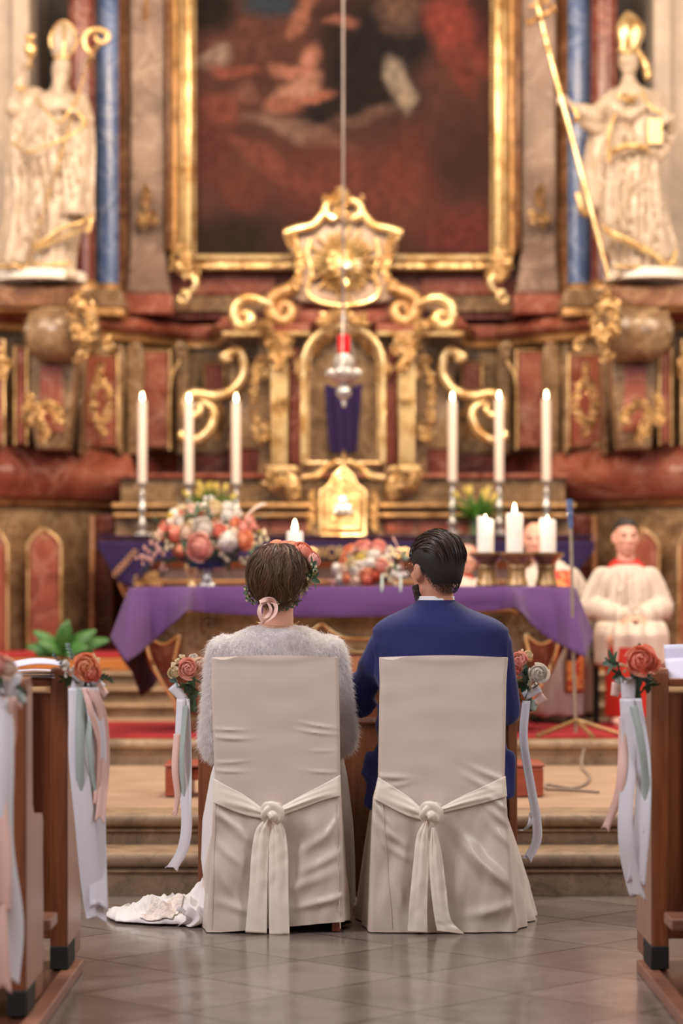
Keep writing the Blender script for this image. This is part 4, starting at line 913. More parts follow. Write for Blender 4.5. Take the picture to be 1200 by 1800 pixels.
for s in (0, 1):
    q = am if s else (lambda z: z)
    pts = q([(262, 1122), (272, 1130), (290, 1134), (306, 1122), (308, 1150), (300, 1180), (312, 1200), (290, 1195), (272, 1165)])
    mb = MB(); n_ = len(pts); v = [P(x, y, ay(y) - .03 + .10 * (abs(x - 619) > 345)) for x, y in pts]; mb.add([(a.x, a.y, a.z) for a in v] + [(a.x, a.y + .2, a.z) for a in v], [tuple(range(n_)), tuple(range(2 * n_ - 1, n_ - 1, -1))] + [(i, i + n_, (i + 1) % n_ + n_, (i + 1) % n_) for i in range(n_)])
    mb.build('shield_panel', M['red'], al)
    MB().tube([P(x, y, ay(y) - .04 + .08 * (abs(x - 619) > 350)) for x, y in catmull(q([(258, 1128), (262, 1150), (272, 1175), (288, 1205), (306, 1232), (314, 1262)]), 24)], .012, 8).build('gilded_line', M['goldp'], al)
    MB().tube([P(x, y, ay(y) - .04 + .04 * (abs(x - 619) > 350)) for x, y in catmull(q([(264, 1118), (276, 1128), (290, 1131), (302, 1124), (314, 1116), (311, 1135), (306, 1160)]), 24)], .012, 8).build('gilded_line', M['goldp'], al)
    MB().tube([P(x, y, ay(y) - .02) for x, y in catmull(q([(328, 1078), (345, 1072), (400, 1076)]), 12)], .008, 8).build('gilded_line', M['goldd'], al)
MB().tube([P(x, y, ay(y) - .015) for x, y in catmull([(500, 1118), (535, 1112), (552, 1106), (566, 1096), (580, 1108), (604, 1120), (640, 1122), (676, 1120), (700, 1108), (714, 1096), (728, 1106), (745, 1112)], 50)], .011, 8).build('gilded_line', M['goldp'], al)
MB().tube([P(x, y, ay(y) - .015) for x, y in catmull([(520, 1150), (560, 1140), (600, 1144), (640, 1146), (680, 1144), (720, 1140), (760, 1150)], 40)], .011, 8).build('gilded_line', M['goldp'], al)
tag(MB().prism_px([(560, 1152), (720, 1152), (715, 1270), (565, 1270)], 14.02, .3).build('front_panel', M['red'], al, bevel=.02))
MB().tube(spiral(0, 0, .1, .02, 0, 9, 24) and [P(368 + a, 1098 + b, 14.03) for a, b in spiral(0, 0, 13, 3, 0, 9, 24)], .008, 8).build('carved_scroll', M['green'], al)
MB().tube([P(870 + a, 1098 + b, 14.03) for a, b in spiral(0, 0, 13, 3, PI, PI - 9, 24)], .008, 8).build('carved_scroll', M['green'], al)
tag(MB().box(P(240, 0, 14).x, P(998, 0, 14).x, 14.02, 14.95, P(0, 1046, 14).z, P(0, 1035.5, 14).z).build('altar_slab', M['green'], al, bevel=.01))
# cloth
cols = [((238, 1033, 14.95), (276, 1195, 14.93)), ((236, 1033, 14.85), (270, 1208, 14.86)), ((233, 1033, 14.7), (248, 1225, 14.7)), ((231, 1033, 14.5), (232, 1182, 14.45)), ((229, 1033, 14.25), (218, 1163, 14.2)), ((227, 1034, 14.02), (194, 1121, 13.8)),
        ((230, 1034, 13.98), (212, 1150, 13.52)), ((234, 1034, 13.97), (222, 1164, 13.42)), ((240, 1033, 13.96), (244, 1150, 13.62)), ((262, 1033, 13.96), (268, 1128, 13.86)), ((290, 1033, 13.96), (294, 1104, 13.84)), ((316, 1032, 13.96), (313, 1090, 13.74)),
        ((338, 1032, 13.96), (324, 1078, 13.60)), ((345, 1032, 13.96), (336, 1073, 13.86)), ((356, 1032, 13.97), (362, 1077, 13.93)), ((400, 1031, 13.97), (400, 1080, 13.93)), ((470, 1031, 13.97), (470, 1083, 13.91)), ((540, 1031, 13.97), (540, 1085, 13.93)),
        ((619, 1031, 13.97), (619, 1085, 13.91)), ((700, 1031, 13.97), (700, 1083, 13.93)), ((780, 1031, 13.97), (780, 1079, 13.92)), ((860, 1031, 13.97), (862, 1074, 13.93)), ((884, 1031, 13.97), (884, 1071, 13.93)), ((896, 1032, 13.96), (905, 1068, 13.84)),
        ((904, 1032, 13.96), (918, 1078, 13.60)), ((922, 1032, 13.96), (932, 1096, 13.80)), ((948, 1032, 13.96), (955, 1116, 13.82)), ((975, 1033, 13.96), (982, 1133, 13.78)), ((996, 1033, 13.96), (1003, 1143, 13.58)), ((1006, 1033, 13.97), (1028, 1156, 13.44)),
        ((1010, 1034, 14.0), (1036, 1136, 13.72)), ((1011, 1034, 14.04), (1043, 1119, 13.85)), ((1009, 1034, 14.3), (1020, 1150, 14.25)), ((1006, 1034, 14.6), (1010, 1165, 14.55)), ((1000, 1033, 14.95), (995, 1160, 14.93))]
T_ = [P(*a) for a, b in cols]; B_ = [P(*b) for a, b in cols]
def cloth(u, v):
    t_ = catmull(T_, 1) if 0 else None
    m_ = len(cols) - 1; x = u * m_; k_ = min(int(x), m_ - 1); f = x - k_; 
    a = T_[k_].lerp(T_[k_ + 1], f); b = B_[k_].lerp(B_[k_ + 1], f); p = a.lerp(b, v)
    bulge = math.sin(min(v * 1.6, 1) * PI / 2) - v
    p.y -= .035 * bulge; p.z += .0 ; p.y += .012 * v * noise.noise(Vector((u * 28, v * 2, 3)))
    return p
mb = MB().grid(cloth, 272, 16)
mb.grid(lambda u, v: Vector((P(229, 0, 14.0).x + (P(1009, 0, 14.0).x - P(229, 0, 14.0).x) * u, 13.985 + .95 * v, P(0, 1031.5, 14).z + .002 * noise.noise(Vector((u * 30, v * 12, 0))))), 60, 10)
tag(mb.build('altar_cloth', M['purple'], solid=.004), 'bright purple cloth draped over the front altar with pointed hanging corners', 'cloth')
AZ = P(0, 1031.5, 14).z + .004
# ---------------------------------------------------------------- flowers
FM = {}
def petal(mb, ang, r0, h, w_, cup, tilt, z0, seedv):
    """one cupped petal: springs at radius r0, rises h, leans out by tilt"""
    ca, sa = math.cos(ang), math.sin(ang)
    def fn(u, v):
        s = (u - .5) * 2; ww = w_ * math.sin(min(1, v * 1.15 + .12) * PI / 1.55) ** .8
        x = r0 + tilt * v * v * h + (1 - s * s) * cup * v * .5 + (.12 * h * tilt) * (v > .8) * (v - .8) * 5
        z = z0 + h * (v - .12 * s * s * v) * (1 - .25 * tilt * v); y = s * ww
        x -= s * s * cup * .9
        rf = .06 * w_ * math.sin(s * 5 + seedv) * v
        return Vector((ca * (x + rf) - sa * y, sa * (x + rf) + ca * y, z))
    mb.grid(fn, 6, 5)
def rose_mesh(kind):
    if kind in FM: return FM[kind]
    R = random.Random(len(kind) * 7); mb = MB()
    def cups(n, r0, r1, t0, t1, hw, ruf=0, zs=.85, jit=.08):
        for i in range(n):
            t = i / (n - 1); a = i * 2.39996 + R.uniform(-.1, .1); r = r0 + (r1 - r0) * t ** .8; top = t0 + (t1 - t0) * t + R.uniform(-jit, jit); w_ = hw * (1.15 - .35 * t); ph = R.uniform(0, 6)
            def fn(u, v):
                s_ = (u - .5) * 2; th = 2.5 - (2.5 - top) * v + .28 * s_ * s_ * v; rr = r * (1 + .10 * max(0, v - .75) * 4 * t + .05 * s_) + ruf * math.sin(s_ * 9 + ph) * v * v
                az = a + s_ * w_ * (.55 + .45 * math.sin(v * PI * .6))
                return Vector((rr * math.sin(th) * math.cos(az), rr * math.sin(th) * math.sin(az), rr * math.cos(th) * zs + (.80 - .42 * t * t) - r * math.cos(top) * zs))
            mb.grid(fn, 6, 5)
    if kind == 'rose': cups(20, .16, 1.0, .6, 1.32, 1.0); mb.ell((0, 0, .05), (.72, .72, .5), seg=12, rings=6)
    elif kind == 'ranunculus': cups(30, .12, 1.0, .5, 1.0, .8, zs=.8, jit=.04); mb.ell((0, 0, .05), (.72, .72, .5), seg=12, rings=6)
    elif kind == 'ruffle': cups(40, .2, 1.0, .3, 1.0, .55, ruf=.06, zs=.85, jit=.2); mb.ell((0, 0, .1), (.75, .75, .55), seg=12, rings=6)
    elif kind == 'bud':
        for i in range(5): petal(mb, 2 * PI * i / 5, .25, 1.1, .36, .3, -.22, -.4, i)
        mb.ell((0, 0, 0), (.42, .42, .6), seg=10, rings=6)
    elif kind == 'tulip':
        for i in range(6): petal(mb, 2 * PI * i / 6, .45, 1.7, .42, .25, -.1 if i % 2 else .0, -.7, i)
        mb.ell((0, 0, 0), (.5, .5, .8), seg=10, rings=6)
    elif kind == 'wax':         # cluster of small five petal blossoms
        for j in range(7):
            c = Vector((R.uniform(-.9, .9), R.uniform(-.9, .9), R.uniform(-.3, .8))); 
            for i in range(5):
                a = 2 * PI * i / 5 + j; mb.ell(c + Vector((.22 * math.cos(a), .22 * math.sin(a), 0)), (.17, .17, .08), seg=6, rings=4)
            mb.ell(c + Vector((0, 0, .06)), .08, seg=6, rings=4)
    me = mb.mesh(); 
    for p in me.polygons: p.use_smooth = True
    FM[kind] = me; return me
def leafshape(mb, base, d, L, W, up=(0, 0, 1), curl=.2, n=5):
    d = Vector(d).normalized(); s = d.cross(Vector(up)); s = s.normalized() if s.length > .01 else Vector((1, 0, 0)); u = s.cross(d)
    def fn(a, v):
        w_ = W * math.sin(PI * (v * .93 + .04)) ** .75; q = (a - .5) * 2
        return Vector(base) + d * L * v + s * q * w_ / 2 + u * (abs(q) * .15 * w_ - curl * L * v * v)
    mb.grid(fn, 2, n)
def sprig_mesh(kind):
    if kind in FM: return FM[kind]
    R = random.Random(5); mb = MB()
    if kind == 'eucalyptus':
        st = catmull([(0, 0, 0), (.05, .1, .9), (.25, .15, 1.8), (.6, .2, 2.5)], 14); mb.tube(st, [.03] * 8 + [.02] * 7, 5)
        for i in range(2, 15):
            for sgn in (-1, 1):
                a = i * 1.2 + (PI if sgn > 0 else 0); leafshape(mb, st[i], (math.cos(a), math.sin(a), .5), .55 - .015 * i, .5 - .015 * i, curl=.1)
    elif kind == 'fern':
        st = catmull([(0, 0, 0), (.05, 0, 1.), (.2, 0, 2.0), (.5, 0, 2.8)], 14); mb.tube(st, .02, 5)
        for i in range(1, 15):
            for sgn in (-1, 1): leafshape(mb, st[i], (sgn * .9, .2 * math.sin(i), .6), .6 - .02 * i, .13, curl=.15)
    elif kind == 'broad':
        for i in range(5):
            a = 2 * PI * i / 5 + .3; leafshape(mb, (0, 0, 0), (math.cos(a), math.sin(a), .8), 1.2, .55, curl=.25)
    me = mb.mesh()
    for p in me.polygons: p.use_smooth = True
    FM[kind] = me; return me
def bloom(kind, matn, loc, r, d, parent, spin=None):
    """instance of a bloom facing direction d"""
    key = kind + matn
    if key not in FM:
        me = rose_mesh(kind) if kind in ('rose', 'ranunculus', 'ruffle', 'bud', 'tulip', 'wax') else sprig_mesh(kind)
        me = me.copy(); me.name = kind; me.materials.append(M[matn]); FM[key] = me
    nm = dict(rose='rose', ranunculus='ranunculus', ruffle='carnation', bud='flower_bud', tulip='tulip', wax='wax_flower_cluster', eucalyptus='eucalyptus_sprig', fern='fern_sprig', broad='leaf_cluster')[kind]
    o = bpy.data.objects.new(nm, FM[key]); scene.collection.objects.link(o)
    q = Vector(d).to_track_quat('Z', 'Y'); o.rotation_mode = 'QUATERNION'
    from mathutils import Quaternion
    o.rotation_quaternion = q @ Quaternion((0, 0, 1), spin if spin is not None else rnd.uniform(0, 6)); o.scale = (r, r, r)
    o.location = Vector(loc) - (wloc(parent) if parent else Vector((0, 0, 0)))
    if parent: o.parent = parent; CH.setdefault(parent.name, []).append(o)
    return o

# big arrangement in a footed bowl on the altar
def arrangement_left():
    Y = 14.5; q = Y / F
    t = thing('flower_arrangement', 'large round arrangement of coral, white and peach roses in the blue glass bowl', 'flowers', P(362, 985, Y))
    B = [('rose', 'salmon', 352, 961, 20, .2), ('ranunculus', 'coral', 305, 938, 13, .1), ('ranunculus', 'orange', 318, 968, 12, .1), ('rose', 'orange', 316, 970, 11, .05), ('rose', 'whitef', 358, 931, 17, .15), ('ruffle', 'whitef', 402, 951, 16, .18), ('rose', 'coral', 384, 934, 11, .15),
         ('rose', 'peach', 326, 937, 13, .12), ('rose', 'whitef', 316, 921, 12, .05), ('ranunculus', 'creamf', 336, 921, 10, .1), ('rose', 'orange', 348, 912, 12, .05), ('rose', 'orange', 428, 950, 14, .15), ('rose', 'salmon', 428, 927, 12, .08), ('ruffle', 'whitef', 402, 908, 13, .02), ('ruffle', 'whitef', 402, 893, 11, -.02),
         ('rose', 'creamf', 374, 896, 14, 0), ('rose', 'peach', 368, 903, 10, .06), ('rose', 'orange', 412, 920, 9, .1), ('rose', 'peach', 336, 898, 11, -.02), ('rose', 'orange', 322, 906, 10, 0), ('ranunculus', 'whitef', 305, 905, 10, 0), ('rose', 'creamf', 318, 896, 9, -.04), ('rose', 'coral', 290, 928, 11, 0),
         ('ranunculus', 'yellowf', 299, 906, 6, .02), ('bud', 'yellowf', 455, 934, 5, .05), ('bud', 'salmon', 447, 928, 8, .02), ('rose', 'salmon', 438, 918, 9, .02), ('rose', 'orange', 331, 972, 9, .1), ('rose', 'coral', 370, 962, 10, .1), ('wax', 'whitef', 356, 888, 9, -.02), ('wax', 'creamf', 380, 955, 9, .15), ('wax', 'creamf', 395, 973, 9, .15),
         ('wax', 'blush', 262, 975, 12, .05), ('wax', 'blush', 278, 966, 12, .08), ('wax', 'blush', 252, 983, 9, .05), ('wax', 'blush', 290, 996, 7, .08), ('wax', 'creamf', 280, 940, 8, .05), ('wax', 'creamf', 272, 942, 6, 0), ('wax', 'creamf', 460, 945, 10, .06), ('wax', 'creamf', 445, 950, 9, .1), ('wax', 'creamf', 430, 985, 8, .08), ('wax', 'creamf', 345, 950, 8, .14),
         ('rose', 'peach', 350, 895, 9, -.05), ('wax', 'whitef', 368, 878, 6, -.03), ('ranunculus', 'peach', 412, 935, 8, .12), ('rose', 'whitef', 415, 903, 9, -.02), ('wax', 'creamf', 298, 958, 8, .1), ('rose', 'salmon', 386, 975, 8, .1)]
    c = P(365, 945, Y + .02); R = random.Random(12)
    for i in range(30):
        a = R.uniform(0, 2 * PI); rr = R.uniform(.35, .98); x, y = 362 + 84 * rr * math.cos(a), 936 + 46 * rr * math.sin(a)
        B.append((R.choice(['rose', 'ruffle', 'rose', 'ranunculus', 'wax']), R.choice(['peach', 'whitef', 'creamf', 'salmon', 'blush', 'orange']), x, y, R.uniform(7, 10), .11 * (1 - rr * rr)))
    for k_, m_, x, y, r, f in B:
        p = P(x, y, Y - f); d = (p - c); d.y -= .12; d.y *= 1.5
        bloom(k_, m_, p, r * q * 1.22, d, t)
    R = random.Random(2)
    for i in range(44):
        a = R.uniform(0, 2 * PI); k_ = R.choice(['eucalyptus', 'fern', 'broad', 'broad']); rr = R.uniform(.5, 1)
        x, y = 365 + 92 * rr * math.cos(a), 945 + 52 * rr * math.sin(a)
        p = P(x, y, Y - .06 + R.uniform(-.05, .08)); d = Vector((math.cos(a), -.4, -.6 * math.sin(a) + .1)); bloom(k_, R.choice(['leaf', 'euc', 'leaf']), p - d * .05, .045 if k_ != 'broad' else .07, d, t)
    for x, y, dx, dz in ((278, 985, -1, -.5), (262, 990, -1, -.8), (300, 990, -.4, -1), (425, 985, .6, -1), (455, 960, 1, -.2), (400, 990, .1, -1), (452, 915, .8, .5), (290, 915, -1, .5)):
        bloom('fern', 'leaf', P(x, y, Y - .1), .035, (dx, -.3, dz), t)
    MB().tube([P(430, 912, Y), P(442, 898, Y), P(458, 888, Y), P(468, 886, Y)], [.004, .007, .011, .004], 8, n=14).build('grass_plume', M['peach'], t)
    MB().ell(P(362, 962, Y), (.21, .18, .12)).build('foliage_core', M['leaf'], t)
    b = thing('bowl_vase', 'dark blue glass bowl on a flared silver foot under the big rose arrangement', 'vase', (P(362, 0, Y).x, Y, AZ))
    z = lambda y: P(0, y, Y).z; X = P(364, 0, Y).x
    MB().lathe([(.06, z(1001)), (.11, z(998)), (.125, z(990)), (.13, z(972)), (.125, z(972)), (.115, z(990)), (.02, z(996))], (X, Y, 0), 32).build('bowl', M['navyglass'], b)
    MB().lathe([(.058, AZ), (.058, AZ + .006), (.035, AZ + .03), (.022, z(1010)), (.03, z(1001))], (X, Y, 0), 32).build('foot', M['silver'], b)
    g = thing('gold_vase', 'slender golden vase standing half hidden behind the blue bowl', 'vase', (P(335, 0, 14.9).x, 14.9, AZ))
    MB().lathe([(.03, AZ), (.03, AZ + .006), (.012, AZ + .03), (.016, AZ + .06), (.04, AZ + .10), (.045, AZ + .13), (.03, AZ + .15), (.034, AZ + .16)], (P(337, 0, 14.9).x, 14.9, 0), 24).build('body', M['goldp'], g)
arrangement_left()
def arrangement_mid():
    Y = 14.25; q = Y / F
    t = thing('flower_arrangement', 'low bouquet of salmon and cream roses on the altar between the two seated heads', 'flowers', (P(645, 0, Y).x, Y, AZ))
    B = [('rose', 'salmon', 638, 965, 14, 0), ('rose', 'salmon', 664, 965, 14, 0), ('rose', 'orange', 616, 970, 11, 0), ('rose', 'orange', 608, 985, 10, 0), ('ranunculus', 'yellowf', 633, 983, 10, .08), ('ruffle', 'whitef', 657, 977, 12, .08), ('rose', 'creamf', 621, 992, 11, .08), ('ruffle', 'whitef', 650, 990, 10, .12),
         ('rose', 'whitef', 627, 1003, 10, .1), ('rose', 'salmon', 668, 995, 12, .1), ('rose', 'orange', 647, 1006, 11, .12), ('rose', 'redf', 659, 1012, 10, .12), ('rose', 'coral', 645, 1018, 12, .12), ('rose', 'orange', 610, 1016, 8, .08), ('ruffle', 'whitef', 600, 1018, 10, .02), ('ruffle', 'whitef', 592, 999, 9, 0), ('rose', 'peach', 626, 1020, 9, .12),
         ('wax', 'creamf', 680, 985, 10, .06), ('wax', 'creamf', 672, 1006, 8, .1), ('wax', 'creamf', 690, 970, 8, 0), ('wax', 'whitef', 700, 1005, 10, .06), ('wax', 'creamf', 690, 1018, 9, .06), ('rose', 'whitef', 680, 970, 8, 0), ('rose', 'peach', 606, 1000, 8, .06), ('rose', 'creamf', 640, 975, 8, .05), ('bud', 'yellowf', 705, 978, 8, 0), ('wax', 'blush', 586, 1024, 6, 0)]
    c = P(648, 1010, Y + .12); R = random.Random(9)
    for i in range(22):
        a = R.uniform(0, 2 * PI); rr = R.uniform(.2, .95); x, y = 646 + 48 * rr * math.cos(a), 996 + 26 * rr * math.sin(a)
        B.append((R.choice(['rose', 'ruffle', 'wax', 'wax']), R.choice(['peach', 'whitef', 'creamf', 'salmon', 'blush']), x, y, R.uniform(6, 9), .12 * (1 - rr * rr)))
    for k_, m_, x, y, r, f in B:
        p = P(x, y, Y - f); d = p - c; d.y -= .15; bloom(k_, m_, p, r * q * 1.15, d, t)
    R = random.Random(4)
    for i in range(20):
        x = R.uniform(604, 706); y = R.uniform(968, 1022); k_ = R.choice(['eucalyptus', 'broad', 'fern']); d = Vector(((x - 650) / 60, -.5, (1000 - y) / 40)); bloom(k_, R.choice(['euc', 'leaf', 'sage']), P(x, y, Y - .02), .022 if k_ != 'broad' else .036, d, t)
    MB().tube([P(710, 1020, Y), P(706, 990, Y), P(698, 960, Y), P(690, 944, Y)], [.003, .004, .004, .007], 6, n=14).build('pampas_stem', M['blush'], t)
    for x in (671, 704): MB().tube([P(x, 1010, Y - .2), P(x, 1030, Y - .28), P(x - 1, 1046, Y - .30)], [.006, .008, .003], 8, n=10).build('hanging_catkin', M['sage'], t)
    MB().ell(P(648, 1004, Y + .02), (.17, .12, .08)).build('foliage_core', M['leaf'], t)
arrangement_mid()
def tulips(name, label, cx, cy, Y, vase, seed, n):
    q = Y / F; t = thing('tulip_bouquet', label, 'flowers', P(cx, cy + 40, Y)); R = random.Random(seed); mb = MB(); lf = MB(); base = P(cx, cy + 35, Y)
    for i in range(n):
        a = 2 * PI * i / n + R.uniform(-.3, .3); rr = R.uniform(.3, 1)
        x = cx + 44 * rr * math.cos(a); y = cy - 12 - 16 * R.random() + 12 * rr * abs(math.cos(a)); p = P(x, y, Y - .08 * math.sin(a)); d = (p - base); d.normalize()
        bloom('tulip', 'yellowf', p, 7.5 * q, d, t); mb.tube([base, (base + p) / 2 + Vector((0, 0, .02)), p], .004, 6, n=8)
    for i in range(60):
        a = R.uniform(0, 2 * PI); leafshape(lf, base + Vector((R.uniform(-.04, .04), R.uniform(-.04, .04), R.uniform(0, .05))), (math.cos(a), math.sin(a) * .7, R.uniform(.3, 1.6)), R.uniform(.14, .24), .045, curl=R.uniform(.1, .5))
    lf.build('leaves', M['tulleaf'], t, solid=.001); mb.build('stems', M['tulleaf'], t); return base
tulips('t', 'yellow tulips in a green glass vase between the fourth and fifth tall candles', 838, 884, 17.7, True, 3, 13)
gv = thing('glass_vase', 'tall green glass vase holding the yellow tulips', 'vase', (P(836, 0, 17.7).x, 17.7, P(0, 951, 17.7).z))
z0 = P(0, 943.5, 17.7).z
gm = plain('green_glass', '8AA878', .12, Transmission_Weight=.5)
MB().lathe([(.035, z0), (.04, z0 + .01), (.03, z0 + .06), (.045, P(0, 915, 17.7).z), (.04, P(0, 915, 17.7).z), (.02, z0 + .05)], (P(836, 0, 17.7).x, 17.7, 0), 24).build('body', gm, gv)
tulips('t2', 'yellow tulips showing above the big rose arrangement in the blue bowl', 368, 876, 17.7, True, 8, 11)
g2 = thing('glass_vase', 'green glass vase behind the big rose arrangement, under the left tulips', 'vase', (P(368, 0, 17.7).x, 17.7, z0))
MB().lathe([(.035, z0), (.04, z0 + .01), (.03, z0 + .06), (.045, P(0, 905, 17.7).z), (.04, P(0, 905, 17.7).z), (.02, z0 + .05)], (P(368, 0, 17.7).x, 17.7, 0), 24).build('body', gm, g2)

# pillar candles and their stands
def pillar(x, ytop, ybot, r, Y, label, lean=0, flame_h=.07, zb=None):
    zb = P(0, ybot, Y).z if zb is None else zb; zt = P(0, ytop, Y).z; X = P(x, 0, Y).x; rr = r * Y / F
    t = thing('pillar_candle', label, 'candle', (X, Y, zb)); h = zt - zb
    prof = [(rr, 0), (rr, h * .5), (rr * 1.0, h - .012), (rr * .93, h - .002), (rr * .8, h), (rr * .6, h - .008), (rr * .2, h - .014), (.001, h - .014)]
    mb = MB().lathe(prof, (X, Y, zb), 28)
    if lean: mb.v = [(v[0], v[1], v[2] + (lean * (v[0] - X) / rr * (1 if v[2] > zt - .03 else 0))) for v in mb.v]
    mb.build('wax', M['wax'], t); wk = wick((X, Y, zt - .015), .022, t)
    if flame_h: flame((X, Y, zt - .002), flame_h, wk)
pillar(518, 934, 0, 14.5, 14.5, 'lit white pillar candle standing behind the flower-crowned head', 0, .075, AZ)
for i, (x, yt, lean, fh, lb) in enumerate([(853, 910, -.012, .022, 'white pillar candle burnt low at the top, left of the three on the turned stands'), (904, 902, 0, .062, 'tallest white pillar candle with a clear flame, middle of the three on the turned stands'), (962, 912, -.006, .022, 'white pillar candle, right of the three on the turned stands, in front of the priest')]):
    Y = 14.25 if i != 1 else 14.1; q = Y / F; X = P((856, 908, 960)[i], 0, Y).x
    st = thing('candle_stand', ['left turned brown-gold candle stand', 'middle turned brown-gold candle stand', 'right turned brown-gold candle stand'][i] + ' with broad dish on the purple altar cloth', 'candle stand', (X, Y, AZ))
    zt = P(0, 971, Y).z; h = zt - AZ
    MB().lathe([(18 * q, 0), (20 * q, .008), (19 * q, .02), (16 * q, h * .25), (15.5 * q, h * .5), (17 * q, h * .52), (17 * q, h * .58), (16 * q, h * .62), (20 * q, h * .75), (29 * q, h * .88), (31 * q, h * .93), (31 * q, h - .002), (28 * q, h), (.001, h)], (X, Y, AZ), 32).build('turned_stand', M['brass'], st)
    pillar(x, yt, 0, 15.0, Y, lb, lean, fh, zt)

# potted plant at lower left, on the altar steps
Y = 15.6; pt = thing('potted_plant', 'broad-leaved green pot plant in front of the red carpeted platform at lower left', 'plant', (P(112, 0, Y).x, Y, .467)); b = P(112, 1150, Y)
mb = MB()
for dx, dz, L, W in ((-1, .35, .24, .10), (-.6, .6, .24, .09), (.1, .9, .22, .10), (.7, .65, .26, .10), (1.1, .5, .30, .10), (.4, .2, .2, .1), (-.3, .25, .2, .1), (.9, .2, .2, .08), (-1, .1, .18, .08), (.0, .5, .2, .1)):
    leafshape(mb, b, (dx, -.5 + rnd.uniform(-.2, .4), dz), L, W, up=(0, -1, .6), curl=.25, n=8)
mb.build('leaves', M['leafb'], pt, solid=.002)
mb = MB()
for i in range(8): mb.tube([(b.x, b.y, .70), b + Vector((rnd.uniform(-.03, .03), 0, 0))], .006, 6)
mb.build('stems', M['leafb'], pt)
MB().lathe([(.08, .468), (.11, .70), (.10, .70), (.09, .66), (.001, .66)], (b.x, b.y, 0), 24).build('pot', M['green'], pt)

# processional pole stand and its cable
Y = 13.75; ms = thing('pole_stand', 'thin tall metal pole stand on a tripod foot beside the right end of the altar', 'stand', (P(1008, 0, Y).x, Y, .48))
MB().tube([(P(1012, 0, Y).x, Y, .50), (P(1008, 0, Y).x, Y, P(0, 1180, Y).z), (P(1002, 0, Y).x, Y, P(0, 880, Y).z)], .010, 10).build('pole', plain('pole_metal', 'B8A898', .35, metal=.7), ms)
MB().tube([P(1003, 928, Y), P(1000, 878, Y)], [.014, .02], 10).build('pole_tip', M['blue'], ms)
mb = MB()
for a in (.15, 2.2, 3.6, 5.0): mb.tube([(P(1012, 0, Y).x, Y, .57), (P(1012, 0, Y).x + .26 * math.cos(a), Y + .26 * math.sin(a), .485)], .012, 8)
mb.build('tripod_feet', M['brass'], ms)
kb = [(P(1014, 0, 13.1).x, 13.5, .46), P(1022, 1350, 13.5), P(1030, 1365, 12.4), P(1020, 1380, 12.0), P(1000, 1388, 11.9), P(975, 1376, 12.0), P(958, 1378, 11.9)]
pts = [(x, y, max(z, .332)) if y < 13.55 else (x, y, z) for x, y, z in [tuple(k) for k in kb]]
pts = [(P(1040, 0, 13.9).x, 13.95, .485), (P(1022, 0, 13.6).x, 13.52, .40), (P(1026, 0, 13.2).x, 13.3, .334), (P(1032, 0, 12.8).x, 12.7, .33), (P(1028, 0, 12.2).x, 12.2, .33), (P(1008, 0, 11.9).x, 11.95, .33), (P(985, 0, 11.95).x, 12.05, .33), (P(962, 0, 12.1).x, 12.15, .33), (P(958, 0, 12).x, 11.9, .33), (P(985, 0, 11.8).x, 11.85, .33), (P(1020, 0, 11.75).x, 11.8, .33), (P(1052, 0, 11.7).x, 11.7, .33)]
tag(MB().tube(pts, .007, 8, n=90).build('cable', plain('cable_grey', '8A7A6E', .5)), 'grey cable looping over the upper marble floor at the foot of the pole stand', 'cable')
# ---------------------------------------------------------------- people
def hand(mb, w_, d, pn, s=1, curl=.5, side=1):
    """five fingered hand: wrist w_, direction d, palm normal pn (fingers curl towards it), thumb on side"""
    w_ = Vector(w_); d = Vector(d).normalized(); n = (Vector(pn) - d * Vector(pn).dot(d)).normalized(); x = d.cross(n) * side
    for k in range(5):
        t = (k - 2) / 2; mb.cap(w_ + x * .012 * t * s, .014 * s, w_ + d * .085 * s + x * .036 * t * s, .0125 * s, 8)
    for k, (L, off) in enumerate(((.070, -.036), (.082, -.013), (.076, .011), (.058, .034))):
        b = w_ + d * .085 * s + x * off * s; a = curl; L *= s
        d1 = (d * math.cos(a * .6) + n * math.sin(a * .6)); d2 = (d * math.cos(a * 1.5) + n * math.sin(a * 1.5)); d3 = (d * math.cos(a * 2.2) + n * math.sin(a * 2.2))
        p1 = b + d1 * L * .45; p2 = p1 + d2 * L * .32; p3 = p2 + d3 * L * .23
        mb.cap(b, .0098 * s, p1, .0092 * s, 8); mb.cap(p1, .0092 * s, p2, .0085 * s, 8); mb.cap(p2, .0085 * s, p3, .0075 * s, 8)
    b = w_ + d * .025 * s - x * .03 * s; p1 = b + (d * .75 - x * .6 + n * .25).normalized() * .042 * s; p2 = p1 + (d * .9 - x * .1 + n * .4).normalized() * .032 * s
    mb.cap(b, .013 * s, p1, .0105 * s, 8); mb.cap(p1, .0105 * s, p2, .009 * s, 8)
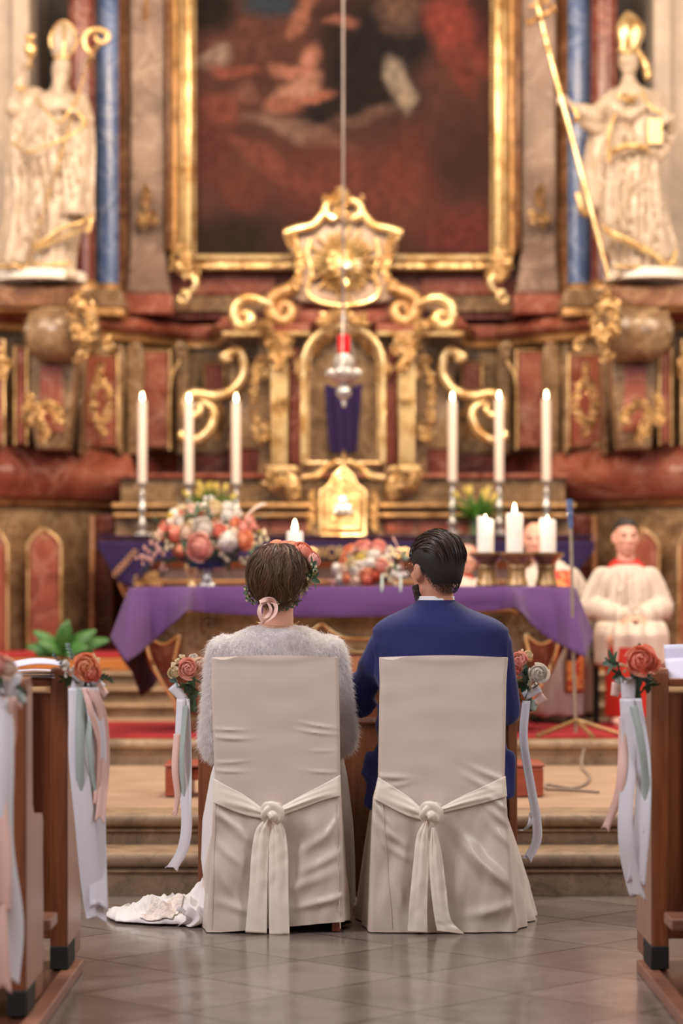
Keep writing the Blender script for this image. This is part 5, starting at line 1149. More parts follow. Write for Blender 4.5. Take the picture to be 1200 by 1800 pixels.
def head(mb, c, s, f, face=True, yaw=0, tilt=0):
    """c centre of skull, s scale (1 = 23 cm tall), f = +1 looks away (+Y), -1 looks at camera"""
    R = Matrix.Rotation(yaw, 3, 'Z') @ Matrix.Rotation(tilt, 3, 'X'); c = Vector(c)
    def L(x, y, z): return c + R @ Vector((x * s, y * s * f, z * s))
    def E(x, y, z, r, rot=(0, 0, 0), **k): mb.ell(L(x, y, z), tuple(q * s for q in r), (tilt + rot[0], rot[1], yaw + rot[2]), **k)
    E(0, -.012, .028, (.077, .095, .088), seg=20, rings=14); E(0, .015, -.02, (.070, .075, .085), seg=18, rings=12)
    E(0, .035, -.065, (.052, .052, .045)); E(0, .062, -.095, (.026, .022, .018)); mb.cap(L(-.045, .0, -.065), .022 * s, L(-.015, .055, -.095), .016 * s); mb.cap(L(.045, .0, -.065), .022 * s, L(.015, .055, -.095), .016 * s)
    mb.cap(L(0, .085, .005), .009 * s, L(0, .105, -.028), .012 * s); E(0, .098, -.033, (.019, .013, .010))
    E(0, .078, .02, (.052, .014, .012)); E(-.034, .068, -.02, (.022, .02, .02)); E(.034, .068, -.02, (.022, .02, .02))
    E(0, .087, -.058, (.024, .010, .006)); E(0, .085, -.068, (.021, .010, .007))
    for sg in (-1, 1):
        E(sg * .080, -.005, -.005, (.010, .020, .033), (0, 0, -sg * .3)); E(sg * .078, -.0, -.03, (.008, .012, .012)); E(sg * .027, .077, .004, (.013, .008, .008))
    return L
def seated(name, label, X, Yp, f, seat, H_=1.0, sh=.20, hip=.16, arms=None, headc=None, hs=1.0, skin='skin', lean=0, yaw=0, tilt=0, knee=.12, thigh=.44, vox=.0075, feet=None, floor=0, neck_r=.052):
    """seated figure; returns root, key points. X,Yp pelvis; f direction of the knees in Y"""
    t = thing(name, label, 'person', (X, Yp, floor))
    mb = MB(); V = Vector
    pel = V((X, Yp, seat + .09)); ch = V((X, Yp + lean * f * .6, seat + .36 * H_)); nk = V((X, Yp + lean * f, seat + .56 * H_))
    hc = V(headc) if headc else nk + V((0, 0, .17))
    mb.ell(pel, (hip + .02, .13, .11)); mb.loft([[(p.x + a * math.cos(q), p.y + b * math.sin(q), p.z) for q in np.linspace(0, 2 * PI, 25)[:-1]] for p, a, b in ((pel, hip, .12), (pel.lerp(ch, .5), hip * .86, .105), (ch, sh * .82, .125), (ch.lerp(nk, .55), sh * .80, .115), (ch.lerp(nk, .85), sh * .55, .075))])
    mb.cap(nk - V((0, 0, .06)), neck_r + .012, hc - V((0, .01 * f, .07)), neck_r)
    L = head(mb, hc, hs, f, yaw=yaw, tilt=tilt); kp = dict(pel=pel, ch=ch, nk=nk, hc=hc, L=L, arms=[], legs=[])
    for i, sg in enumerate((-1, 1)):
        s0 = V((X + sg * sh * .92, ch.y, seat + .462 * H_)); el, wr = [V(a) for a in arms[i][:2]]
        mb.cap(nk - V((0, 0, .07)), .045, s0, .048); mb.cap(s0, .050, el, .042); mb.cap(el, .042, wr, .027)
        hd = arms[i][2] if len(arms[i]) > 2 else tuple(wr - el); hn = arms[i][3] if len(arms[i]) > 3 else (0, 0, -1)
        hand(mb, wr + V(hd).normalized() * .01, hd, hn, .98, .45, -sg * (1 if f > 0 else -1)); kp['arms'].append((s0, el, wr))
        hp = V((X + sg * hip * .55, Yp, seat + .07)); kn = V((X + sg * knee, Yp + f * thigh, seat + .05)); an = V((X + sg * knee * .9, Yp + f * (.44 if not feet else feet), floor + .10))
        mb.cap(hp, .085, kn, .06); mb.cap(kn, .058, an, .036); mb.cap(an, .036, an + V((0, f * -.03, -.055)), .034); mb.cap(an + V((0, 0, -.06)), .036, an + V((0, f * .13, -.073)), .025); kp['legs'].append((hp, kn, an))
    me = fuse(mb, vox, 3); place('body', me, M[skin], t)
    return t, kp
def mapw(me, fn):
    c = co(me); n = no(me); setco(me, np.array([fn(Vector(a), Vector(b)) for a, b in zip(c, n)])); return me

# ---- altar server seated on the right, facing us
def hairpatch(name, L, m, parent, back=True):
    pass
def server(X, Y, seat, label, headp, yaw, full=True, hair='hairg', skin='skin', collar='redc', stole=None, hs=1.0):
    f = -1; lap = seat + .20
    arms = [((X - .225, Y - .02, seat + .26), (X - .045, Y - .36, lap + .0), (.9, -.5, -.15), (0, 0, -1)), ((X + .225, Y - .02, seat + .26), (X + .055, Y - .36, lap + .0), (-.9, -.5, -.15), (0, 0, -1))]
    t, kp = seated('person', label, X, Y, f, seat, 1.0, .165, .15, arms, headc=headp, hs=hs, skin=skin, floor=.468 if full else .468, vox=.009, knee=.13, yaw=yaw, tilt=0)
    V = Vector; L = kp['L']
    # alb: loose gown with wide sleeves
    mb = MB(); ch, nk = kp['ch'], kp['nk']
    mb.loft([[(X + a * math.cos(q), Y + dy + b * math.sin(q), z) for q in np.linspace(0, 2 * PI, 33)[:-1]] for a, b, dy, z in ((.19, .16, 0, seat + .0), (.19, .165, 0, seat + .12), (.175, .155, 0, seat + .25), (.18, .14, 0, seat + .36), (.18, .12, 0, seat + .44), (.135, .10, 0, seat + .50), (.08, .08, -.005, seat + .54))])
    for i, (s0, el, wr) in enumerate(kp['arms']):
        mb.cap(s0 - V((0, 0, .0)), .062, el, .068); mb.cap(el, .068, wr - (wr - el) * .10, .058)
    mb.loft([[(X + a * math.cos(q), y + b * math.sin(q), z) for q in np.linspace(0, 2 * PI, 33)[:-1]] for a, b, y, z in ((.20, .28, Y - .22, seat + .16), (.215, .32, Y - .26, seat + .10), (.215, .31, Y - .28, seat + .0), (.22, .29, Y - .30, seat - .09))])
    me = fuse(mb, .012, 4)
    def fn(p, n):
        a = math.atan2(p.x - X, -(p.y - Y)); k_ = .020 * (1 - abs(noise.noise(Vector((a * 7, p.z * 1.6, 2)))) * 4); return p + n * k_ * min(1, max(0, (seat + .52 - p.z) / .12))
    mapw(me, fn); place('alb', me, M['alb'], t)
    mb = MB(); kn = (kp['legs'][0][1] + kp['legs'][1][1]) / 2
    mb.loft([[(X + a * math.cos(q), y + b * math.sin(q) * (1), z) for q in np.linspace(0, 2 * PI, 49)[:-1]] for a, b, y, z in ((.17, .13, kn.y, seat + .02), (.18, .15, kn.y, seat - .1), (.18, .155, kn.y - .01, seat - .25), (.185, .16, kn.y - .01, .55), (.185, .16, kn.y - .01, .535))])
    me = mb.mesh(); mapw(me, lambda p, n: p + Vector((0, -.02 * math.cos((p.x - X) * 60) * min(1, max(0, seat - p.z) * 3), 0))); place('cassock_skirt' if full else 'cassock_skirt', me, M['redc'] if not stole else M['alb'], t)
    mb = MB(); r = []
    for a, b, z in ((.125, .105, seat + .515), (.10, .095, seat + .545), (.072, .074, seat + .572), (.064, .066, seat + .572), (.09, .085, seat + .54), (.11, .09, seat + .51)): r.append([(X + a * math.cos(q) , Y - .004 + b * math.sin(q) * 1.0, z - (.05 if z < seat + .56 else .02) * max(0, -math.sin(q))) for q in np.linspace(0, 2 * PI, 33)[:-1]])
    mb.loft(r, cap=False); place('collar', mb.mesh(), M[collar], t)
    # face details
    mb = MB()
    for sg in (-1, 1): mb.ell(L(sg * .029, .083, .004), (.010 * hs, .006, .004))
    mb.build('eyes', M['hairbb'], t)
    mb = MB()
    for sg in (-1, 1): mb.tube([L(sg * .014, .093, .020), L(sg * .03, .093, .026), L(sg * .046, .080, .020)], [.002, .004, .002], 6, n=8)
    mb.build('eyebrows', M['hairbb'], t)
    mb = MB(); mb.tube([L(-.024, .088, -.061), L(0, .099, -.063), L(.024, .088, -.061)], [.002, .0045, .002], 6, n=8); mb.build('lips', M['salmon'], t)
    if hair:
        mb = MB()
        def hf(u, v):
            a = u * 2 * PI; d = abs((a + PI / 2 + PI) % (2 * PI) - PI); lim = interp([0, 1.2, 1.7, 2.3, PI], [.66, .60, .46, .34, .30], d); th = v * PI * lim
            return L(.083 * math.sin(th) * math.cos(a), -.012 + .101 * math.sin(th) * math.sin(a), .030 + .094 * math.cos(th))
        mb.grid(hf, 40, 16); mb.build('hair', M[hair], t, solid=.006)
    mb = MB()
    for i, (hp, kk, an) in enumerate(kp['legs']):
        mb.cap(an + V((0, .03, -.058)), .042, an + V((0, -.14, -.068)), .034)
    mb.mesh(); place('shoes', fuse(mb, .012, 2), M['black'] if not full else M['pinkr'], t)
    return t, kp
sY = 15.35
ts, ks = server(P(1100, 0, sY).x, sY, .468 + .47, 'seated altar server at the right, white alb over red cassock, hands folded in the lap', P(1099, 945, sY), 0.12, True, 'hairgb')
tag_chair = []
def side_chair(X, Y, label, fl=.468, sd=1):
    t = thing('chair', label, 'chair', (X, Y, fl))
    MB().box(X - .24, X + .24, Y - .25, Y + .22, fl + .42, fl + .455).build('seat', M['black'], t, bevel=.01)
    MB().box(X - .24, X + .24, Y + .20, Y + .24, fl + .50, fl + .86).build('backrest', M['black'], t, bevel=.01)
    for a, b in ((-1, -1), (1, -1), (-1, 1), (1, 1)): MB().box(X + a * .21 - .018, X + a * .21 + .018, Y + b * .21 - .018, Y + b * .21 + .018, fl + .01, fl + (.42 if b < 0 else .86)).build('leg', M['black'], t, bevel=.004)
side_chair(P(1100, 0, sY).x, sY + .02, 'dark chair under the seated server in white and red')
# priest
pY = 15.72
pX = P(962, 0, pY).x
tp, kpp = server(pX, pY, .468 + .47, 'bald person in cream robe with red and gold stole, half hidden behind the pillar candles', P(940, 950, pY), -.1, False, None, 'skin', 'alb', True)
seat = .468 + .47
mb = MB()   # chasuble: broad cream mantle falling to the shins
mb.loft([[(pX + .02 + a * math.cos(q), pY + dy + b * math.sin(q), z) for q in np.linspace(0, 2 * PI, 41)[:-1]] for a, b, dy, z in ((.075, .075, 0, seat + .55), (.17, .12, 0, seat + .49), (.23, .18, -.02, seat + .36), (.26, .25, -.06, seat + .22), (.26, .36, -.18, seat + .12), (.25, .40, -.24, seat - .05), (.24, .40, -.26, seat - .25), (.24, .40, -.27, .53))])
me = fuse(mb, .014, 3)
mapw(me, lambda p, n: p + n * .016 * (1 - 3 * abs(noise.noise(Vector((p.x * 9, p.z * 1.2, 4)))))); place('chasuble', me, M['alb'], tp)
t_or = NT('embroidered_stole'); f_ = t_or.noise(14, 3, 2); t_or.l(t_or.ramp(f_, [(.3, hexc('B8241C')), (.48, hexc('C83020')), (.56, hexc('E89A40')), (.7, hexc('D8B090'))]), t_or.b.inputs['Base Color']); t_or.set(Roughness=.6)
def stole(dx, y1, w_):
    def fn(u, v):
        z = seat + .50 + (y1 - seat - .50) * v; d = interp([.53, seat - .25, seat - .05, seat + .12, seat + .22, seat + .36, seat + .5], [.70, .70, .68, .58, .34, .22, .14], z)
        x = pX + .02 + dx * min(1, .5 + v) + (u - .5) * w_; d *= math.sqrt(max(.3, 1 - ((x - pX - .02) / .33) ** 2)); return Vector((x, pY - d - .012, z))
    return MB().grid(fn, 6, 40)
stole(-.09, seat + .05, .09).build('stole', t_or.m, tp, solid=.008); stole(.10, .60 + .08, .12).build('stole', t_or.m, tp, solid=.008)
side_chair(pX, pY + .05, 'dark chair under the bald person behind the altar')
qY = 15.78
server(P(800, 0, qY).x, qY, .468 + .40, 'seated person with dark hair and red collar, mostly hidden behind the blue-suited man', P(818, 978, qY), .0, False, 'hairgb', 'skin', 'redc', False)
side_chair(P(800, 0, qY).x, qY + .05, 'dark chair under the dark-haired server hidden behind the altar', .40)
# ---------------------------------------------------------------- pews
def pew(Y, s, xe, label, shelf_paper=False):
    """s = -1 left of the aisle, +1 right; xe aisle-side face X"""
    t = thing('pew', label, 'pew', (xe, Y + .2, .04))
    a, b = sorted((xe, xe - s * -.055 if False else xe + s * .055))
    prof = [(Y, .045), (Y, 1.03), (Y + .015, 1.045), (Y + .14, 1.045), (Y + .15, 1.03), (Y + .16, .66), (Y + .20, .625), (Y + .40, .61), (Y + .42, .58), (Y + .41, .50), (Y + .43, .3), (Y + .42, .045)]
    MB().prism_yz(prof, a, b).build('end_board', M['oak'], t, bevel=.006)
    a2, b2 = sorted((xe - s * .003, xe - s * .001 + s * .004)); MB().prism_yz([(y + (.012 if y < Y + .1 else -.012), min(max(z, .12), 1.02)) for y, z in prof], a2, b2).build('lit_end_facing', M['oakl'], t)  # thin paler sheet: light on the aisle side put into the colour
    x0, x1 = sorted((xe + s * .055, xe + s * 2.2))
    MB().box(x0, x1, Y + .03, Y + .055, .14, .96).build('back_panel', M['oak'], t)
    MB().box(x0, x1, Y + .0, Y + .15, .985, 1.01).build('book_shelf', M['oak'], t, bevel=.004)
    xm = xe + s * .12; MB().box(min(xm, xm + s * .06), max(xm, xm + s * .06), Y + .005, Y + .03, .1, .985).build('stile', M['oakd'], t, bevel=.004)
    MB().box(x0, x1, Y + .08, Y + .46, .44, .47).build('seat', M['oak'], t, bevel=.006)
    MB().box(min(a, xe - s * .006), max(b, xe - s * .006), Y - .006, Y + .2, .042, .12).build('foot', M['black'], t, bevel=.004)
    return t
pew(7.15, -1, -.935, 'nearest pew on the left, cut by the frame, with a big blurred ribbon bow')
pew(8.05, -1, -.915, 'front pew on the left with folded papers and an orange rose posy on its end')
pew(8.05, 1, 1.035, 'front pew on the right with a coral rose posy and pale booklets on its shelf')
pew(7.15, 1, 1.075, 'nearest pew on the right, mere sliver at the right edge behind the front one')
for s, xe, lb in ((-1, -.885, 'left'), (1, 1.01, 'right')):
    x0, x1 = sorted((xe, xe + s * 2.6))
    t = thing('pew_platform', f'low wooden floor platform with pale worn edge under the {lb} pews', 'platform', (xe, 7, 0))
    MB().box(x0, x1, 5.2, 8.27, .001, .036).build('boards', M['oakd'], t, smooth=False)
    a, b = sorted((xe, xe + s * .05)); MB().box(a - .001, b + .001, 5.2, 8.275, .001, .0405).build('lit_edge_strip', M['oakh'], t, bevel=.004)  # lit edge of the platform painted in by paler wood
    xx0, xx1 = sorted((xe + s * .035, xe + s * 2.0))
    k_ = thing('kneeling_board', f'narrow wooden kneeling board low between the two {lb} pews', 'kneeler', (xe + s * .1, 7.72, .04))
    MB().box(xx0, xx1, 7.66, 7.84, .225, .262).build('board', M['oakh'], k_, bevel=.005)
    MB().box(*sorted((xe + s * .10, xe + s * .14)), 7.70, 7.80, .042, .225).build('leg', M['oak'], k_, bevel=.004)
def sheet(name, label, c, w_, d, rz, tilt, m='paper', curve=.01):
    R = Matrix.Rotation(rz, 3, 'Z') @ Matrix.Rotation(tilt, 3, 'X')
    o = MB().grid(lambda u, v: Vector(c) + R @ Vector(((u - .5) * w_, (v - .5) * d, curve * math.sin(u * PI))), 8, 6).build(name, M[m], solid=.0015); tag(o, label, 'paper')
p = P(72, 1183, 8.1)
for i in range(3): sheet('folded_paper', ['bottom folded white paper on the shelf of the left front pew', 'middle folded white paper on the shelf of the left front pew', 'top folded white paper on the shelf of the left front pew'][i], (p.x - .01 * i, 8.12, 1.014 + .010 * i), .12, .16, .1 * i - .1, 0, curve=.003)
sheet('song_sheet', 'loose white sheet slanting up from the left front pew shelf beside the ribbon bow', (P(62, 0, 7.9).x, 8.0, P(0, 1168, 8).z), .17, .12, .2, .12, curve=.012)
MB_ = MB()
p = P(1185, 1165, 8.3)
for i, (dy, lb) in enumerate(((0, 'standing pale lilac booklet with faint ruled lines on the right pew shelf'), (-.06, 'second pale booklet lying open before the standing one on the right pew shelf'))):
    R = Matrix.Rotation(.1, 3, 'Z') @ Matrix.Rotation(1.25 - i * .5, 3, 'X')
    o = MB().grid(lambda u, v: Vector((1.175 + i * .0, 8.20 + dy, 1.012 + (.055 if not i else .022))) + R @ Vector(((u - .5) * .16, (v - .5) * .11, .006 * math.sin(u * PI))), 8, 6).build('song_booklet', M['paper'], solid=.004); tag(o, lb, 'booklet')

# ---------------------------------------------------------------- kneelers
kn = thing('prie_dieu', 'wide brown wooden kneeling desk standing in front of the bridal couple', 'kneeler', (P(628, 0, 10).x, 10.0, 0))
KY = 9.98
for x0, x1 in ((348, 374), (893, 909)):
    MB().box(P(x0, 0, KY).x, P(x1, 0, KY).x, KY, KY + .09, .002, P(0, 1182, KY).z).build('post', M['oak'], kn, bevel=.006)
X0, X1 = P(374, 0, KY).x, P(893, 0, KY).x
MB().box(X0, X1, KY + .02, KY + .05, .06, P(0, 1272, KY).z).build('front_panel', M['oak'], kn)
MB().box(X0, X1, KY + .05, KY + .07, P(0, 1262, KY).z, P(0, 1188, KY).z).build('upper_panel', M['oak'], kn)
MB().box(X0, X1, KY - .01, KY + .2, P(0, 1270, KY).z, P(0, 1263, KY).z).build('shelf', M['oakl'], kn, bevel=.003)
MB().prism_yz([(KY - .03, P(0, 1190, KY).z), (KY + .22, P(0, 1190, KY).z + .06), (KY + .22, P(0, 1190, KY).z + .08), (KY - .03, P(0, 1190, KY).z + .02)], X0 - .02, X1 + .02).build('desk_top', M['oak'], kn, bevel=.004)
bY = 11.5; kb_ = thing('kneeling_bench', 'low red-brown wooden kneeling bench on the upper floor beyond the couple', 'bench', (P(622, 0, bY).x, bY, .323))
for x0, x1 in ((290, 336), (906, 955)): MB().box(P(x0, 0, bY).x, P(x1, 0, bY).x, bY, bY + .30, .325, .462).build('end_block', M['redwood'], kb_, bevel=.006)
MB().box(P(336, 0, bY).x, P(906, 0, bY).x, bY + .04, bY + .28, .40, .455).build('rail', M['redwood'], kb_, bevel=.006)
MB().box(P(288, 0, bY).x, P(957, 0, bY).x, bY - .01, bY + .31, .464, .482).build('padded_top', M['redwood'], kb_, bevel=.008)

# ---------------------------------------------------------------- covered chairs
def crease_field(creases):
    arr = [(x, y, math.cos(math.radians(a)), math.sin(math.radians(a)), L, w_, am) for x, y, a, L, w_, am in creases]
    def fn(px, py):
        d = 0
        for x, y, c, s, L, w_, am in arr:
            dx, dy = px - x, py - y; t = dx * c + dy * s; n = -dx * s + dy * c + .0012 * t * t * (1 if am > 0 else -1)
            if abs(t) < 2.2 * L and abs(n) < 3 * w_: d += am * math.exp(-(t / L) ** 2 - (n / w_) ** 2)
        return d
    return fn
def chair(label, rows, front, creases, hem, sash, seedv):
    """rows: (py, xl, xr) outline of the back face; front: (xl, xr) of the front floor corners at Y 9.68"""
    YB = 9.2; cf = crease_field(creases); ys = [r[0] for r in rows]
    t = thing('covered_chair', label, 'chair', ((P(front[0], 0, 9.68).x + P(front[1], 0, 9.68).x) / 2, 9.44, 0))
    def surf(px, py, u=None):
        if u is None:
            xl = interp(ys, [r[1] for r in rows], py); xr = interp(ys, [r[2] for r in rows], py); u = max(0, min(1, (px - xl) / (xr - xl)))
        e = min(u, 1 - u); y = YB + .012 * (1 - min(1, e / .03)) ** 2 - cf(px, py) * (1 + .5 * (py > 1400)) - .006 * math.sin(u * PI) * max(0, min(1, (1480 - py) / 80))
        kk = max(0, min(1, (py - 1385) / 70)); 
        y -= kk * (.018 * noise.noise(Vector((px * .018 + py * .004, py * .012, seedv))) + .006 * noise.noise(Vector((px * .05, py * .02, seedv + 5))))
        return y - (1 - kk) * .0035 * noise.noise(Vector((px * .012, py * .03, seedv)))
    NB, NS, NR = 120, 36, 210; rings = []; top = rows[0][0]; bot = 1641
    zs = P(0, 1400, YB).z
    for j in range(NR + 1):
        v = j / NR; py = top + (bot - top) * v
        xl = interp(ys, [r[1] for r in rows], py); xr = interp(ys, [r[2] for r in rows], py); z = P(0, py, YB).z
        dep = .055 if py < 1392 else (.055 + (.47 - .055) * min(1, (py - 1392) / 14)); k_ = max(0, min(1, (py - 1400) / 235))
        XL, XR = P(xl, 0, YB).x, P(xr, 0, YB).x
        FXL = XL + .01 + (P(front[0], 0, 9.68).x - XL - .01) * k_ if py > 1400 else XL + .004; FXR = XR - .01 + (P(front[1], 0, 9.68).x - XR + .01) * k_ if py > 1400 else XR - .004
        ring = []
        for i in range(NB + 1):
            u = i / NB; px = xl + (xr - xl) * u; hz = interp([0, 1], hem, u)
            zz = z + (hz * (max(0, (py - 1450) / 190)) ** 1.0)
            if py < 1180: zz += (.010 * math.sin(u * PI) - .012 * math.exp(-((u - .10) / .08) ** 2)) * (1180 - py) / 26
            y = surf(px, py, u)
            ring.append((XL + (XR - XL) * u, y, zz))
        for i in range(1, NS):
            u = i / NS; w_ = k_ * .016 * math.sin(u * 17 + seedv) * min(1, 3 * u) * min(1, 3 * (1 - u)); zz = z + hem[1] * max(0, (py - 1450) / 190) * (1 - u)
            ring.append((XR + (FXR - XR) * u + w_ + .010 * k_ * noise.noise(Vector((u * 5, py * .02, seedv))), YB + dep * u + .012, zz))
        for i in range(NS):
            u = i / NS; ring.append((FXR + (FXL - FXR) * u, YB + dep + .012 + .01 * k_ * math.sin(u * 30), z))
        for i in range(NS):
            u = 1 - i / NS; w_ = k_ * .012 * math.sin(u * 15 + seedv)
            ring.append((XL + (FXL - XL) * u - w_ * u, YB + dep * u + .012 * (1 if u > 0 else 0) + .0, z + hem[0] * max(0, (py - 1450) / 190) * (1 - u)))
        rings.append([(x, y, max(z_, .004)) for x, y, z_ in ring])
    n = len(rings[0]); mb = MB().loft(rings, cap=False); mb.f.append(tuple(range(n)))
    mb.build('fabric_cover', M['cover'], t)
    def yb(px, py): return surf(px, py) - .002
    # seams
    for fr in sash['seams']:
        pts = []
        for j in range(24):
            py = 1410 + (1632 - 1410) * j / 23; xl = interp(ys, [r[1] for r in rows], py); xr = interp(ys, [r[2] for r in rows], py)
            px = (fr[0] + (fr[1] - fr[0]) * j / 23); pts.append(P(px, py, yb(px, py) + .001))
        MB().tube(pts, .0022, 6).build('seam', M['cover'], t)
    # chair legs under the cover
    XL0, XR0 = P(rows[3][1], 0, YB).x, P(rows[3][2], 0, YB).x
    for x, y in ((XL0 + .03, 9.25), (XR0 - .02, 9.25), (XL0 + .03, 9.60), (XR0 - .03, 9.60)):
        MB().box(x - .017, x + .017, y - .017, y + .017, .002, .45).build('leg', M['redwood'], t, bevel=.003)
    # sash round the back with its knot and tails
    sg = thing('sash', 'x', 'sash', (P(sash['knot'][0], 0, YB).x, YB - .02, P(0, 1640, YB).z)); tag(sg, sash['label'], 'sash', 'ivory sashes tied round the chair backs')
    kx, ky = sash['knot']
    def bandsurf(up, lo, nm, lift=.012, twist=0):
        U = catmull([(x, y) for x, y in up], 40); Lw = catmull([(x, y) for x, y in lo], 40)
        def fn(u, v):
            k_ = min(int(u * 40), 39); f = u * 40 - k_; a = U[k_] * (1 - f) + U[k_ + 1] * f; b = Lw[k_] * (1 - f) + Lw[k_ + 1] * f
            p_ = a * (1 - v) + b * v; e = math.sin(v * PI); pl = .003 + .003 * math.sin(v * 9 + 2 * u * 2) * u + .0025 * math.sin(v * 17 + u * 6) * u
            return P(p_[0], p_[1], yb(p_[0], p_[1]) - lift * .5 - .010 * e * (.35 + .65 * u) - pl)
        MB().grid(fn, 60, 18).build(nm, M['sash'], sg, solid=.0016)
    bandsurf(sash['lu'], sash['ll'], 'band'); bandsurf(sash['ru'], sash['rl'], 'band')
    for up, lo in sash['tails']:
        U = catmull(up, 40); Lw = catmull(lo, 40); sd = up[0][0]
        def fn(u, v):
            k_ = min(int(v * 40), 39); f = v * 40 - k_; a = U[k_] * (1 - f) + U[k_ + 1] * f; b = Lw[k_] * (1 - f) + Lw[k_ + 1] * f; p_ = a * (1 - u) + b * u
            f1 = (1 - v) ** 1.6; y = YB - .034 - .014 * math.sin(u * PI) * f1 - .010 * f1 * abs(math.sin(u * 2 * PI + 1)) - .004 * noise.noise(Vector((u * 2, v * 9, sd))) - .004 * (1 - abs(2 * u - 1)) 
            return P(p_[0], p_[1], y)
        MB().grid(fn, 24, 90).build('tail', M['sash'], sg, solid=.0016)
    mb = MB().ell(P(kx, ky, YB - .045), (13 / 462, .024, 13 / 462))
    for pts, r in (([(kx - 15, ky - 6, -.040), (kx - 8, ky - 13, -.056), (kx + 4, ky - 12, -.066), (kx + 13, ky - 3, -.066), (kx + 10, ky + 9, -.058), (kx + 2, ky + 16, -.042)], [7, 9, 10, 10, 9, 7]),
                   ([(kx + 16, ky - 10, -.040), (kx + 8, ky - 13, -.054), (kx - 4, ky - 8, -.064), (kx - 13, ky + 2, -.060), (kx - 10, ky + 14, -.042)], [6, 8, 8, 8, 6]),
                   ([(kx - 6, ky - 2, -.066), (kx + 1, ky + 4, -.072), (kx + 6, ky + 12, -.058)], [5, 8, 6])):
        mb.tube_px(pts, YB, r, 12, 30, flat=.6)
    me = fuse(mb, .0028, 2); place('knot', me, M['sash'], sg)
    return t
r1 = [(1156, 372, 594), (1200, 371, 596), (1370, 377, 598), (1405, 375, 600), (1500, 370, 602), (1641, 362, 606)]
cr1 = [(402, 1283, 2, 26, 3, .006), (406, 1298, 3, 28, 3.5, .008), (405, 1340, -3, 26, 3, .005), (402, 1356, 2, 26, 3, .006), (560, 1276, 9, 26, 3, .006), (556, 1288, 7, 28, 3, .006), (566, 1357, 3, 24, 3, .005), (566, 1320, 0, 20, 3, .003),
       (420, 1462, 40, 40, 9, .008), (400, 1500, 45, 30, 8, .007), (560, 1480, -35, 40, 10, .008), (570, 1520, -30, 45, 10, .009), (395, 1440, 35, 30, 6, .006), (540, 1560, -20, 50, 12, .008), (570, 1598, -12, 50, 8, .010), (420, 1600, 20, 40, 9, .008), (400, 1560, 60, 40, 8, .006), (585, 1450, -60, 20, 5, .006), (480, 1163, 0, 90, 6, .004)]
chair('cream satin covered chair with side wrinkles, under the woman in the fluffy white jacket', r1, (344, 619), cr1, (0, .045),
      dict(seams=[(379, 372), (590, 598)], knot=(478, 1430), label='ivory satin sash tied round the bride\'s chair, both tails hanging straight down',
           lu=[(375, 1368), (400, 1382), (430, 1398), (466, 1424)], ll=[(375, 1411), (405, 1424), (435, 1434), (468, 1440)], ru=[(598, 1362), (565, 1380), (530, 1398), (490, 1420)], rl=[(599, 1399), (570, 1406), (540, 1417), (490, 1436)],
           tails=[([(468, 1438), (450, 1458), (442, 1500), (438, 1560), (431, 1639)], [(474, 1440), (473, 1470), (471, 1520), (470, 1570), (469, 1641)]), ([(476, 1440), (474, 1470), (472, 1520), (472, 1580), (473, 1643)], [(486, 1438), (500, 1458), (506, 1500), (507, 1560), (509, 1643)])]), 3.3)
r2 = [(1156, 666, 893), (1200, 667, 890), (1370, 664, 887), (1405, 655, 890), (1500, 652, 897), (1641, 648, 907)]
cr2 = [(690, 1366, 3, 26, 5, .010), (860, 1362, 22, 34, 6, .010), (840, 1376, 28, 30, 6, .007), (700, 1380, -12, 24, 5, .005), (835, 1500, 48, 60, 13, .014), (860, 1530, 40, 50, 10, .013), (880, 1470, 45, 30, 8, .009), (880, 1440, 40, 28, 6, .007), (690, 1470, 40, 26, 7, .008), (670, 1430, 55, 26, 5, .007), (700, 1500, 30, 30, 7, .006), (870, 1600, -14, 46, 10, .010), (660, 1450, 70, 30, 5, .006), (700, 1570, 70, 40, 10, .007), (880, 1416, 35, 26, 5, .006), (780, 1163, 0, 90, 6, .004)]
chair('cream satin covered chair under the man in the blue suit', r2, (624, 944), cr2, (0, 0),
      dict(seams=[(672, 689)], knot=(757, 1430), label='ivory satin sash tied round the groom\'s chair, its right tail kicking out on the floor',
           lu=[(664, 1366), (690, 1382), (720, 1402), (744, 1424)], ll=[(656, 1404), (690, 1422), (720, 1436), (745, 1442)], ru=[(888, 1364), (850, 1382), (810, 1400), (772, 1421)], rl=[(891, 1400), (855, 1410), (815, 1420), (772, 1430)],
           tails=[([(746, 1442), (732, 1470), (726, 1520), (720, 1580), (716, 1638)], [(754, 1444), (754, 1480), (753, 1530), (751, 1580), (751, 1640)]), ([(758, 1455), (754, 1500), (757, 1560), (763, 1610), (768, 1636)], [(766, 1455), (776, 1500), (784, 1560), (792, 1615), (816, 1642)])]), 8.1)

# ---------------------------------------------------------------- posies with ribbons
def ribbon(pts, w_, m, Y, parent, notch=True, tw=0, name='ribbon_tail'):
    C_ = catmull([(p[0], p[1], p[2] if len(p) > 2 else 0) for p in pts], 40); k_ = Y / F; sd = rnd.uniform(0, 9)
    def fn(u, v):
        i = min(int(v * 40), 39); f = v * 40 - i; c = C_[i] * (1 - f) + C_[i + 1] * f
        ww = (w_[0] + (w_[1] - w_[0]) * v) if hasattr(w_, '__len__') else w_
        s = u - .5; y = c[1] + (-10 * (1 - abs(2 * s)) * (v > .97) * (1 if notch else 0)) + (6 * s if v > .97 else 0)
        p = P(c[0] + s * ww * math.cos(tw * v), y, Y); p.y += c[2] + s * ww * k_ * math.sin(tw * v) + .006 * math.sin(u * 2 * PI * .6 + sd) * (1 - v * .4) + .012 * math.sin(v * 6 + sd)
        return p
    return MB().grid(fn, 10, 60).build(name, M[m], parent, solid=.0012)
